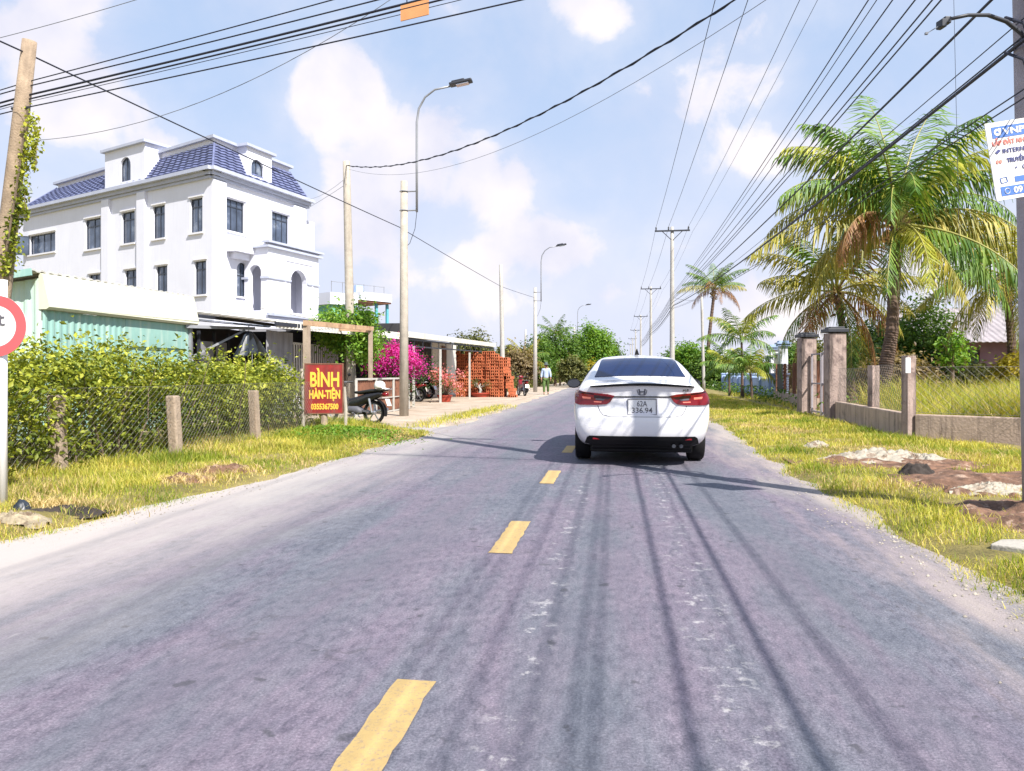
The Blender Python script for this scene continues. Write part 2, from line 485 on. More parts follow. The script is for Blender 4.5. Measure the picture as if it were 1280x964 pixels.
LEFT_EDGE = [(-20, -4.9), (3, -4.6), (4.5, -4.25), (5.2, -4.0), (7, -3.8), (10, -3.72), (13.6, -3.48), (17, -3.4), (30, -3.5), (60, -3.8), (400, -3.8)]
RIGHT_EDGE = [(-20, 1.95), (4, 1.87), (9, 1.85), (17, 2.1), (40, 2.1), (400, 2.1)]

def smooth(a, b, t):
    t = np.clip((t - a) / (b - a), 0, 1); return t * t * (3 - 2 * t)

def h_left(x, y):
    e = ramp1(y, LEFT_EDGE) + vnoise(x * 0, y, .55, 3) * .13 + vnoise(x * 0, y, .16, 13) * .04
    rise = smooth(-.02, .55, e - x) * .075 - .025
    return rise + vnoise(x, y, .5, 5) * .022 * smooth(0, .3, e - x) + smooth(.9, 2.4, e - x) * .03

def h_right(x, y):
    e = ramp1(y, RIGHT_EDGE) + vnoise(x * 0, y, .6, 4) * .12 + vnoise(x * 0, y, .15, 14) * .035
    rise = smooth(-.02, .5, x - e) * .07 - .025
    return rise + vnoise(x, y, .5, 6) * .022 * smooth(0, .3, x - e)

def ground_material():
    m, nt, p, vec = new_mat('dry_grass_ground')
    base = _ramp(nt, _noise(nt, vec, 2.2, 8, .65), [(.25, (.09, .08, .03)), (.45, (.24, .20, .06)), (.6, (.33, .27, .10)), (.78, (.36, .26, .14))])
    fine = _ramp(nt, _noise(nt, vec, 45, 5, .7), [(.3, (.45, .45, .40)), (.7, (1.15, 1.1, 1.05))])
    c = _mix(nt, .8, base, fine, 'MULTIPLY')
    nt.links.new(c, p.inputs['Base Color']); p.inputs['Roughness'].default_value = .95
    b = nt.nodes.new('ShaderNodeBump'); b.inputs['Strength'].default_value = .8; b.inputs['Distance'].default_value = .04
    nt.links.new(_noise(nt, vec, 22, 6, .7), b.inputs['Height']); nt.links.new(b.outputs[0], p.inputs['Normal'])
    return m
M['ground'] = ground_material()

def dirt_material():
    m, nt, p, vec = new_mat('pale_packed_earth')
    base = _ramp(nt, _noise(nt, vec, 1.1, 8, .62), [(.3, (.33, .25, .19)), (.5, (.44, .36, .28)), (.7, (.54, .46, .38))])
    fine = _ramp(nt, _noise(nt, vec, 30, 6, .75), [(.3, (.72, .70, .68)), (.7, (1.1, 1.1, 1.1))])
    c = _mix(nt, .8, base, fine, 'MULTIPLY')
    nt.links.new(c, p.inputs['Base Color']); p.inputs['Roughness'].default_value = .95
    b = nt.nodes.new('ShaderNodeBump'); b.inputs['Strength'].default_value = .5; b.inputs['Distance'].default_value = .02
    nt.links.new(_noise(nt, vec, 28, 6, .7), b.inputs['Height']); nt.links.new(b.outputs[0], p.inputs['Normal'])
    return m
M['dirt'] = dirt_material()

def road_material():
    """worn asphalt: coarse chippings, violet-grey and blue-grey wear patches, pale dust along both edges, whitish spills"""
    m, nt, p, vec = new_mat('worn_asphalt')
    sep = nt.nodes.new('ShaderNodeSeparateXYZ'); nt.links.new(vec, sep.inputs[0])
    x, y = sep.outputs[0], sep.outputs[1]
    st = nt.nodes.new('ShaderNodeMapping'); st.inputs['Scale'].default_value = (1.3, .22, 1); nt.links.new(vec, st.inputs['Vector'])
    big = _noise(nt, st.outputs[0], .9, 6, .6)
    c = _ramp(nt, big, [(.28, (.095, .105, .135)), (.42, (.130, .138, .165)), (.53, (.165, .140, .178)), (.63, (.140, .142, .170)), (.76, (.205, .188, .205))])
    mot = _ramp(nt, _noise(nt, vec, 3.2, 7, .68), [(.28, (.72, .74, .80)), (.72, (1.16, 1.13, 1.12))])
    c = _mix(nt, .9, c, mot, 'MULTIPLY')
    st3 = nt.nodes.new('ShaderNodeMapping'); st3.inputs['Scale'].default_value = (2.2, 1.0, 1); st3.inputs['Rotation'].default_value = (0, 0, -.35); nt.links.new(vec, st3.inputs['Vector'])
    mot2 = _ramp(nt, _noise(nt, st3.outputs[0], 11, 6, .72), [(.32, (.52, .53, .58)), (.5, (1, 1, 1)), (.68, (1.32, 1.29, 1.26))])
    c = _mix(nt, .9, c, mot2, 'MULTIPLY')
    chip = _ramp(nt, _noise(nt, vec, 95, 3, .75), [(.28, (.30, .30, .35)), (.5, (.96, .96, .98)), (.70, (1.75, 1.7, 1.66))])
    c = _mix(nt, .68, c, chip, 'MULTIPLY')
    # wheel tracks polished darker bluish
    def band(cx, w, soft):
        d = _math(nt, 'ABSOLUTE', _math(nt, 'SUBTRACT', x, cx))
        mr = nt.nodes.new('ShaderNodeMapRange'); mr.interpolation_type = 'SMOOTHSTEP'
        nt.links.new(d, mr.inputs[0]); mr.inputs[1].default_value = w + soft; mr.inputs[2].default_value = w; mr.inputs[3].default_value = 0; mr.inputs[4].default_value = 1
        return mr.outputs[0]
    tr = _math(nt, 'MAXIMUM', _math(nt, 'MAXIMUM', band(-2.75, .1, .42), band(-1.55, .1, .40)), _math(nt, 'MAXIMUM', band(.95, .08, .4), band(-.18, .08, .3)))
    trn = _math(nt, 'MULTIPLY', tr, _ramp(nt, _noise(nt, st.outputs[0], 1.5, 4), [(.35, (.15, .15, .15)), (.65, (.8, .8, .8))]))
    c = _mix(nt, _math(nt, 'MULTIPLY', trn, .55), c, (.10, .105, .13))
    # dark bitumen spots and bits
    sp = _ramp(nt, _noise(nt, vec, 7.5, 3, .5), [(.665, (0, 0, 0)), (.71, (1, 1, 1))])
    c = _mix(nt, _math(nt, 'MULTIPLY', sp, .65), c, (.045, .045, .055))
    # long irregular cracks filled with dirt
    vo = nt.nodes.new('ShaderNodeTexVoronoi'); vo.feature = 'DISTANCE_TO_EDGE'; vo.inputs['Scale'].default_value = 1.1
    wob = nt.nodes.new('ShaderNodeTexNoise'); wob.inputs['Scale'].default_value = 2.5; wob.inputs['Detail'].default_value = 6
    nt.links.new(vec, wob.inputs['Vector'])
    wv = nt.nodes.new('ShaderNodeVectorMath'); wv.operation = 'MULTIPLY_ADD'; nt.links.new(wob.outputs['Color'], wv.inputs[0]); wv.inputs[1].default_value = (.7, .7, 0); nt.links.new(vec, wv.inputs[2])
    nt.links.new(wv.outputs[0], vo.inputs['Vector'])
    ck = _ramp(nt, vo.outputs['Distance'], [(.0, (1, 1, 1)), (.012, (0, 0, 0))])
    ck = _math(nt, 'MULTIPLY', ck, _ramp(nt, _noise(nt, vec, .8, 3), [(.5, (0, 0, 0)), (.6, (.45, .45, .45))]))
    c = _mix(nt, ck, c, (.055, .05, .06))
    # whitish drips along two lines of the right lane
    dl = _math(nt, 'MAXIMUM', band(-.38, .03, .10), band(.42, .05, .13))
    dn = _ramp(nt, _noise(nt, vec, 9.0, 6, .7), [(.56, (0, 0, 0)), (.66, (1, 1, 1))])
    c = _mix(nt, _math(nt, 'MULTIPLY', _math(nt, 'MULTIPLY', dl, dn), .62), c, (.48, .46, .46))
    scr = nt.nodes.new('ShaderNodeMapping'); scr.inputs['Scale'].default_value = (9, 2.2, 1); scr.inputs['Rotation'].default_value = (0, 0, .5); nt.links.new(vec, scr.inputs['Vector'])
    sc = _ramp(nt, _noise(nt, scr.outputs[0], 1.6, 4, .6), [(.70, (0, 0, 0)), (.76, (1, 1, 1))])
    c = _mix(nt, _math(nt, 'MULTIPLY', sc, .28), c, (.42, .40, .41))
    # dust blown on from the verges
    wn = _math(nt, 'MULTIPLY_ADD', _noise(nt, st.outputs[0], 1.8, 6, .65), 2.0, -1.0)
    def edge(x0, x1, op):
        mr = nt.nodes.new('ShaderNodeMapRange'); mr.interpolation_type = 'SMOOTHSTEP'
        nt.links.new(_math(nt, 'ADD', x, wn), mr.inputs[0]); mr.inputs[1].default_value = x0; mr.inputs[2].default_value = x1
        mr.inputs[3].default_value = 0; mr.inputs[4].default_value = op
        return mr.outputs[0]
    nearm = nt.nodes.new('ShaderNodeMapRange'); nt.links.new(y, nearm.inputs[0]); nearm.inputs[1].default_value = 22; nearm.inputs[2].default_value = 9; nearm.inputs[3].default_value = .55; nearm.inputs[4].default_value = 1
    c = _mix(nt, _math(nt, 'MULTIPLY', edge(-2.0, -4.3, .88), nearm.outputs[0]), c, (.47, .42, .39))
    c = _mix(nt, edge(1.35, 2.3, .8), c, (.40, .34, .30))
    nt.links.new(c, p.inputs['Base Color'])
    p.inputs['Roughness'].default_value = .82
    b = nt.nodes.new('ShaderNodeBump'); b.inputs['Strength'].default_value = .55; b.inputs['Distance'].default_value = .012
    nt.links.new(_noise(nt, vec, 70, 4, .7), b.inputs['Height']); nt.links.new(b.outputs[0], p.inputs['Normal'])
    return m
M['road'] = road_material()

g = MB(); g.add([(-3000, -400, -.06), (3000, -400, -.06), (3000, 4500, -.06), (-3000, 4500, -.06)], [(0, 1, 2, 3)])
tag(g.build('ground', 'ground'), kind='structure')
ys = np.concatenate([np.arange(-20, 60, 1.0), np.arange(60, 640, 20)])
tag(grid_mesh('road', np.linspace(-5.2, 2.6, 9), ys, lambda x, y: x * 0, 'road'), kind='structure')
tag(grid_mesh('dirt_shoulder', np.arange(-16, -2.9, .16), np.concatenate([np.arange(13, 45, .25), np.arange(45, 130, 2.5)]),
    lambda x, y: -.012 + smooth(0, .5, ramp1(y, LEFT_EDGE) - .1 + vnoise(x * 0, y, .7, 9) * .18 - x) * .03 - .012 * (x > ramp1(y, LEFT_EDGE)) + vnoise(x, y, .9, 8) * .006 - smooth(16.5, 14.5, y) * .06, 'dirt'), kind='structure')
tag(grid_mesh('grass_verge', np.arange(-9.0, -3.0, .07), np.arange(-4, 17.6, .09),
    lambda x, y: h_left(x, y) - smooth(15.2, 17.4, y + (x + 6) * .9) * .12, 'ground'), kind='structure')
tag(grid_mesh('grass_verge', np.arange(1.7, 6.3, .07), np.concatenate([np.arange(-4, 26, .1), np.arange(26, 110, 1.5)]), h_right, 'ground'), kind='structure')

def paint_material():
    m, nt, p, vec = new_mat('worn_yellow_paint')
    c = _ramp(nt, _noise(nt, vec, 6, 7, .7), [(.3, (.42, .29, .12)), (.6, (.52, .36, .14))])
    f = _ramp(nt, _noise(nt, vec, 55, 5, .75), [(.53, (0, 0, 0)), (.66, (.75, .75, .75))])
    c = _mix(nt, f, c, (.24, .19, .17))
    nt.links.new(c, p.inputs['Base Color']); p.inputs['Roughness'].default_value = .8
    b = nt.nodes.new('ShaderNodeBump'); b.inputs['Strength'].default_value = .4; b.inputs['Distance'].default_value = .01
    nt.links.new(_noise(nt, vec, 70, 4, .7), b.inputs['Height']); nt.links.new(b.outputs[0], p.inputs['Normal'])
    return m
M['dash'] = paint_material()
for k in range(60):
    y0 = 1.72 + 3.1 * k
    n = 14
    mb = MB(); rr = random.Random(k)
    for i in range(n + 1):
        yy = y0 + 1.06 * i / n
        mb.v += [(-.865 + rr.uniform(-.006, .006), yy, .004), (-.71 + rr.uniform(-.006, .006), yy, .004)]
    mb.f = [(2 * i, 2 * i + 1, 2 * i + 3, 2 * i + 2) for i in range(n)]
    tag(mb.build('road_marking', 'dash'), kind='structure', group='yellow centre dashes')

# ------------------------------------------------------------------ grass
def blades(pos, h, lean, w, name, mat, label=None):
    """curved tapering blades of grass standing at pos (n,3)"""
    n = len(pos)
    a = RNG.uniform(0, 2 * np.pi, n); fx, fy = np.cos(a), np.sin(a)
    b = a + np.pi / 2 + RNG.normal(0, .5, n); dx, dy = np.cos(b), np.sin(b)
    v = np.zeros((n, 6, 3))
    for k, (t, ww) in enumerate(((0, 1), (.55, .8), (1, .12))):
        off = lean * h * t ** 2
        z = h * t * np.sqrt(np.clip(1 - (lean * t * .6) ** 2, .2, 1))
        for s in (0, 1):
            sg = (-1, 1)[s] * w * ww / 2
            v[:, 2 * k + s, 0] = pos[:, 0] + dx * off + fx * sg
            v[:, 2 * k + s, 1] = pos[:, 1] + dy * off + fy * sg
            v[:, 2 * k + s, 2] = pos[:, 2] + z - .01
    i = np.arange(n)[:, None] * 6
    f = np.concatenate([i + np.array([[0, 1, 3, 2]]), i + np.array([[2, 3, 5, 4]])])
    o = np_mesh(name, v.reshape(-1, 3), f, mat)
    return tag(o, kind='stuff')

def scatter(n, x0, x1, y0, y1, power=1.0):
    x = RNG.uniform(x0, x1, n); y = y0 + (y1 - y0) * RNG.uniform(0, 1, n) ** power
    return x, y

def verge_grass(side):
    if side == 'left':
        x, y = scatter(150000, -6.9, -3.3, 3.0, 17.0, 1.25)
        z = h_left(x, y) - smooth(15.2, 17.4, y + (x + 6) * .9) * .12
        e = ramp1(y, LEFT_EDGE) - x
        ok = (e > .1 + vnoise(x, y, .4, 21) * .13) & (y + (x + 6) * .9 < 16.6)
        bare = np.zeros(len(x), bool)
        for (u, v, r) in ((70, 644, .24), (25, 654, .22), (235, 606, .3), (275, 594, .26)):
            g0 = gnd(u, v); bare |= (np.hypot((x - g0.x), (y - g0.y) * .8) < r * (1 + .35 * vnoise(x, y, .12, 22)))
    else:
        x, y = scatter(300000, 1.8, 6.0, 1.8, 40.0, 1.9)
        z = h_right(x, y)
        e = x - ramp1(y, RIGHT_EDGE)
        ok = (e > .12 + vnoise(x, y, .4, 23) * .15)
        bare = np.zeros(len(x), bool)
        for (u, v, rx, ry) in ((1245, 610, .95, .7), (1190, 600, .5, .45), (1105, 580, .7, .45), (1255, 642, .5, .5), (1170, 590, .5, .3), (1262, 697, .36, .2)):
            g0 = gnd(u, v); bare |= (np.hypot((x - g0.x) / rx, (y - g0.y) / ry) < 1 + .3 * vnoise(x, y, .15, 24))
    if side == 'right': ok &= (x < 5.0) | (y < 13.85 - (x - 5.1) * .665)
    clump = vnoise(x, y, .33, 31 if side == 'left' else 32)
    ok &= ~bare
    ok &= RNG.uniform(-1.3, 1.0, len(x)) < clump + np.clip(e, 0, 1) * .75
    x, y, z, clump, e = x[ok], y[ok], z[ok], clump[ok], e[ok]
    n = len(x)
    far = np.clip((y - 6) / 14, 0, 1)
    h = RNG.gamma(5, .0125, n) * (.55 + .65 * np.clip(clump + .4, 0, 1.4)) * (.5 + .5 * np.clip(e / .6, 0, 1))
    h *= np.where(e > 1.4, 1.35, 1.0) if side == 'left' else 1.0
    w = RNG.uniform(.004, .0075, n) * (1 + far * 1.6)
    dry = vnoise(x, y, .8, 41) + RNG.normal(0, .45, n)
    green = vnoise(x, y, .6, 45) + RNG.normal(0, .3, n) + (clump - .2) * .6
    k = np.where(dry > .62, 2, np.where(green > .25, 1, 0))
    for kk, mt in enumerate(('grass', 'grass_green', 'grass_dry')):
        s = k == kk
        pos = np.stack([x[s], y[s], z[s]], 1)
        blades(pos, h[s], RNG.uniform(.2, .95, s.sum()), w[s], 'verge_grass', mt)
verge_grass('left'); verge_grass('right')

def tall_grass():
    n = 85000
    x = RNG.uniform(5.35, 11.5, n); y = RNG.uniform(11.0, 20.5, n)
    ok = (y > 14.25 - (x - 5.1) * .665) & (RNG.uniform(-1.6, .9, n) < vnoise(x, y, .6, 51)) & ((y < 17.5) | (x > 6.2))
    x, y = x[ok], y[ok]; n = len(x)
    h = RNG.uniform(.45, 1.15, n) * (.85 + .35 * vnoise(x, y, .9, 52)) * np.clip((x - 4.3) / 2.2, .55, 1.1)
    k = RNG.uniform(0, 1, n)
    for lo, hi, mt in ((0, .3, 'grass_green'), (.3, .85, 'grass'), (.85, 1.01, 'grass_dry')):
        s = (k >= lo) & (k < hi)
        blades(np.stack([x[s], y[s], np.full(s.sum(), -.05)], 1), h[s], RNG.uniform(.2, .9, s.sum()), RNG.uniform(.010, .022, s.sum()), 'tall_grass', mt)
    # thin rough grass elsewhere in the yard and in front of the far walls
    n = 22000
    x = RNG.uniform(5.4, 16, n); y = RNG.uniform(13.5, 40, n)
    ok = (y > 14.5 - (x - 5.1) * .85)
    x, y = x[ok], y[ok]; n = len(x)
    blades(np.stack([x, y, np.full(n, -.05)], 1), RNG.uniform(.1, .35, n), RNG.uniform(.2, .9, n), RNG.uniform(.015, .03, n), 'yard_grass', 'grass')
    # tufts along the edge of the dirt shoulder on the shop side
    n = 5000
    y = RNG.uniform(15.5, 26, n); x = -4.35 + RNG.normal(0, .22, n) + (y - 15.5) * .03
    ok = (RNG.uniform(-.9, 1, n) < vnoise(x * 0, y, .5, 61) + .1)
    x, y = x[ok], y[ok]; n = len(x)
    blades(np.stack([x, y, np.zeros(n)], 1), RNG.uniform(.05, .16, n), RNG.uniform(.3, .95, n), RNG.uniform(.01, .018, n), 'shoulder_grass', 'grass')
tall_grass()

# grit and small stones along both road edges
def grit(side):
    n = 2600
    y = 2.0 + 22 * RNG.uniform(0, 1, n) ** 1.8
    e = np.abs(RNG.normal(0, .16, n)) - .16
    x = ramp1(y, LEFT_EDGE) + e if side == 'left' else ramp1(y, RIGHT_EDGE) - e
    s = RNG.gamma(2.2, .0026, n).clip(.003, .016)
    d = np.array([[1, 0, 0], [-.5, .87, 0], [-.5, -.87, 0], [.1, 0, .8]])
    v = (d[None] * RNG.uniform(.6, 1.2, (n, 4, 1))) * s[:, None, None] + np.stack([x, y, np.full(n, .002)], 1)[:, None]
    i = np.arange(n)[:, None] * 4
    f = np.concatenate([i + np.array([q]) for q in ((0, 1, 3), (1, 2, 3), (2, 0, 3))])
    tag(np_mesh('gravel', v.reshape(-1, 3), f, 'grit'), kind='stuff')
M['grit'] = leafm('grit', [(0, (.10, .09, .08)), (.5, (.30, .26, .22)), (1, (.50, .45, .38))], 0, .9)
grit('left'); grit('right')
# broad-leaved weeds in front of the red sign
def leaf_cloud(centers, size, jit=.35, up=.4, aspect=.5, name='leaves', mat='leaf_green', parent=None, outward=None, droop=0.0):
    """folded diamond leaves, one island each, at centers (n,3)"""
    n = len(centers)
    if n == 0: return None
    s = size * RNG.uniform(1 - jit, 1 + jit, n)
    nrm = RNG.normal(0, 1, (n, 3)); nrm[:, 2] = np.abs(nrm[:, 2]) * .7 + up
    if outward is not None: nrm += outward * .8
    nrm /= np.linalg.norm(nrm, axis=1)[:, None]
    t = np.cross(nrm, RNG.normal(0, 1, (n, 3))); t /= np.linalg.norm(t, axis=1)[:, None] + 1e-9
    t[:, 2] -= droop; t /= np.linalg.norm(t, axis=1)[:, None]
    b = np.cross(nrm, t); b /= np.linalg.norm(b, axis=1)[:, None] + 1e-9
    v = np.zeros((n, 4, 3))
    L = s[:, None]
    v[:, 0] = centers - t * L * .5
    v[:, 1] = centers + b * L * aspect * .5 + nrm * L * .10
    v[:, 2] = centers + t * L * .5 - nrm * L * .06
    v[:, 3] = centers - b * L * aspect * .5 + nrm * L * .10
    i = np.arange(n)[:, None] * 4
    f = np.concatenate([i + np.array([[0, 1, 2]]), i + np.array([[0, 2, 3]])])
    return np_mesh(name, v.reshape(-1, 3), f, mat, parent)

def weeds():
    n = 3200
    g0 = gnd(430, 548)
    x = g0.x + RNG.normal(0, .62, n); y = g0.y + RNG.normal(0, .5, n) - (x - g0.x) * .35
    r = np.hypot(x - g0.x, y - g0.y)
    z = h_left(x, y) + RNG.uniform(.02, .16, n) * np.clip(1.2 - r * .7, .2, 1)
    tag(leaf_cloud(np.stack([x, y, z], 1), .055, name='ground_cover', mat='leaf_bright', aspect=.6, up=1), kind='stuff')
weeds()

# ------------------------------------------------------------------ verge litter, soil and stones
def lump(name, c, s, seed, mat, n=26, rough=.35, parent=None, rz=0):
    """uneven heap sitting on the ground"""
    u = np.linspace(-1, 1, n)
    X, Y = np.meshgrid(u, u)
    rr = np.hypot(X, Y)
    Z = np.clip(1 - rr ** 2, -.15, 1) * (1 + rough * vnoise(X, Y, .22, seed)) + rough * .5 * vnoise(X, Y, .1, seed + 5) * (rr < .95)
    Z = np.where(rr > .98, -.12, Z)
    ca, sa = math.cos(rz), math.sin(rz)
    x, y = X * s[0] / 2, Y * s[1] / 2
    v = np.stack([(c[0] + x * ca - y * sa).ravel(), (c[1] + x * sa + y * ca).ravel(), (c[2] + Z * s[2]).ravel()], 1)
    i = (np.arange(n - 1)[:, None] * n + np.arange(n - 1)[None]).ravel()
    return np_mesh(name, v, np.stack([i, i + 1, i + n + 1, i + n], 1), mat, parent)

def gz(u, v, side='right'):
    g0 = gnd(u, v)
    h = h_right if side == 'right' else h_left
    return (g0.x, g0.y, float(h(np.array(g0.x), np.array(g0.y))))

p = gz(1245, 610); tag(lump('bare_soil', (p[0] + .2, p[1], p[2] - .01), (2.7, 2.2, .07), 3, 'soil', 80, 1.1), kind='structure')
p = gz(1265, 655); tag(lump('bare_soil', (p[0] + .2, p[1], p[2] - .01), (1.3, 1.5, .08), 5, 'soil', 50, .9), kind='structure')
p = gz(1120, 585); tag(lump('bare_soil', (p[0], p[1], p[2] - .015), (2.5, 1.2, .06), 8, 'soil', 70, 1.0), kind='structure')
def crumple(name, c, s, seed, mat, rz=0, n=64):
    """torn sheets thrown in a heap: folded ridges with holes between"""
    u = np.linspace(-1, 1, n); X, Y = np.meshgrid(u, u)
    w = vnoise(X, Y, .3, seed); xx = X + .12 * w; yy = Y + .12 * vnoise(X, Y, .27, seed + 3)
    rr = np.hypot(xx, yy) + .35 * vnoise(X, Y, .35, seed + 9)
    fold = 1 - np.abs(vnoise(xx + yy * .4, yy, .09, seed + 1)) * 1.5
    fine = 1 - np.abs(vnoise(xx, yy - xx * .5, .045, seed + 2)) * 1.4
    Z = np.clip(1.05 - rr, -.3, 1) * (.35 + .5 * fold + .25 * fine)
    Z = np.where(rr > 1.0, -.25, Z)
    ca, sa = math.cos(rz), math.sin(rz); x, y = xx * s[0] / 2, yy * s[1] / 2
    v = np.stack([(c[0] + x * ca - y * sa).ravel(), (c[1] + x * sa + y * ca).ravel(), (c[2] + Z * s[2] * 1.25).ravel()], 1)
    i = (np.arange(n - 1)[:, None] * n + np.arange(n - 1)[None]).ravel()
    return np_mesh(name, v, np.stack([i, i + 1, i + n + 1, i + n], 1), mat)
def crumpled(name, c, s, seed, mat, label, rz=0):
    o = crumple(name, c, s, seed, mat, rz)
    return tag(o, label, 'rubbish')
p = gz(1095, 581); crumpled('plastic_heap', (p[0], p[1], p[2] + .0), (1.75, .72, .15), 17, 'plastic_sheet', 'long crumpled heap of pale plastic sheeting lying on the verge', .2)
p = gz(1158, 584); crumpled('plastic_heap', (p[0], p[1], p[2] + .0), (.75, .36, .09), 27, 'plastic_sheet', 'small pale scrap of plastic behind the dark clod of earth', -.2)
p = gz(1022, 562); crumpled('plastic_heap', (p[0], p[1], p[2] + .0), (.55, .3, .09), 37, 'plastic_sheet', 'little pale rubbish heap nearest the road tip of the plastic', .4)
p = gz(1240, 622); crumpled('plastic_heap', (p[0], p[1], p[2] + .01), (.85, .42, .08), 47, 'plastic_sheet', 'torn pale sheet half buried in brown soil by the pole', .1)
p = gz(1146, 597); tag(lump('earth_clod', (p[0], p[1], p[2] - .01), (.42, .32, .13), 4, 'ash', 34, .32), 'dark brown clod of earth beside the pale plastic heap', 'earth clod')
p = gz(1186, 622)
mb = MB(); mb.box((p[0], p[1], p[2] + .06), (.42, .26, .17), rz=.35)
o = mb.build('concrete_block', 'old_wall', bevel=.02); o.rotation_euler = (0, .06, 0); tag(o, 'broken squat concrete block tilted in the brown soil', 'concrete block')
p = gz(1262, 697)
mb = MB(); mb.prism([(p[0] - .08, p[1] + .08), (p[0] + .2, p[1] - .14), (p[0] + .75, p[1] - .05), (p[0] + .6, p[1] + .32), (p[0] + .06, p[1] + .24)], p[2] - .02, p[2] + .035)
tag(mb.build('concrete_slab', 'concrete', bevel=.01), 'pale flat concrete slab lying in the verge grass', 'slab')
p = gz(72, 645, 'left'); tag(crumple('burnt_patch', (p[0] + .05, p[1], p[2] - .02), (.8, .36, .045), 6, 'ash'), kind='structure')
n = 500; x = p[0] + RNG.normal(0, .26, n); y = p[1] + .14 + RNG.normal(0, .09, n)
blades(np.stack([x, y, h_left(x, y) + .005], 1), RNG.uniform(.04, .12, n), RNG.uniform(.4, 1.1, n), RNG.uniform(.005, .01, n), 'dead_grass', 'grass_dry')
p = gz(20, 658, 'left'); tag(crumple('dry_litter', (p[0], p[1], p[2] - .01), (.6, .3, .07), 12, 'litter'), 'pile of dry pale cuttings beside the road sign post', 'litter')
p = gz(27, 645, 'left'); tag(lump('black_bag', (p[0], p[1], p[2] - .01), (.17, .15, .085), 15, 'tarp', 24, .18), 'small dark plastic bag lying by the burnt verge patch', 'bag')
for (u, v, sd_) in ((235, 606, 33), (285, 594, 34)):
    p = gz(u, v, 'left'); tag(lump('dry_earth_patch', (p[0], p[1], p[2] - .02), (.8, .5, .06), sd_, 'soil', 34, .9), kind='structure')
    n = 700; x = p[0] + RNG.normal(0, .22, n); y = p[1] + RNG.normal(0, .16, n)
    blades(np.stack([x, y, h_left(x, y) + .01], 1), RNG.uniform(.03, .1, n), RNG.uniform(.6, 1.2, n), RNG.uniform(.006, .012, n), 'dead_grass', 'grass_dry')
# clods and stones over the bare soil
for k in range(46):
    u, v = random.uniform(1060, 1279), random.uniform(575, 690)
    if v > 610 + (u - 1150) * .62: continue
    p = gz(u, v); s_ = random.uniform(.02, .07)
    tag(lump('soil_clod', (p[0], p[1], p[2]), (s_ * 2, s_ * 1.6, s_ * .8), 60 + k, 'soil', 9, .5), 'fist sized brown clod lying on the bare soil of the verge', 'earth clod', 'clods on the bare soil')

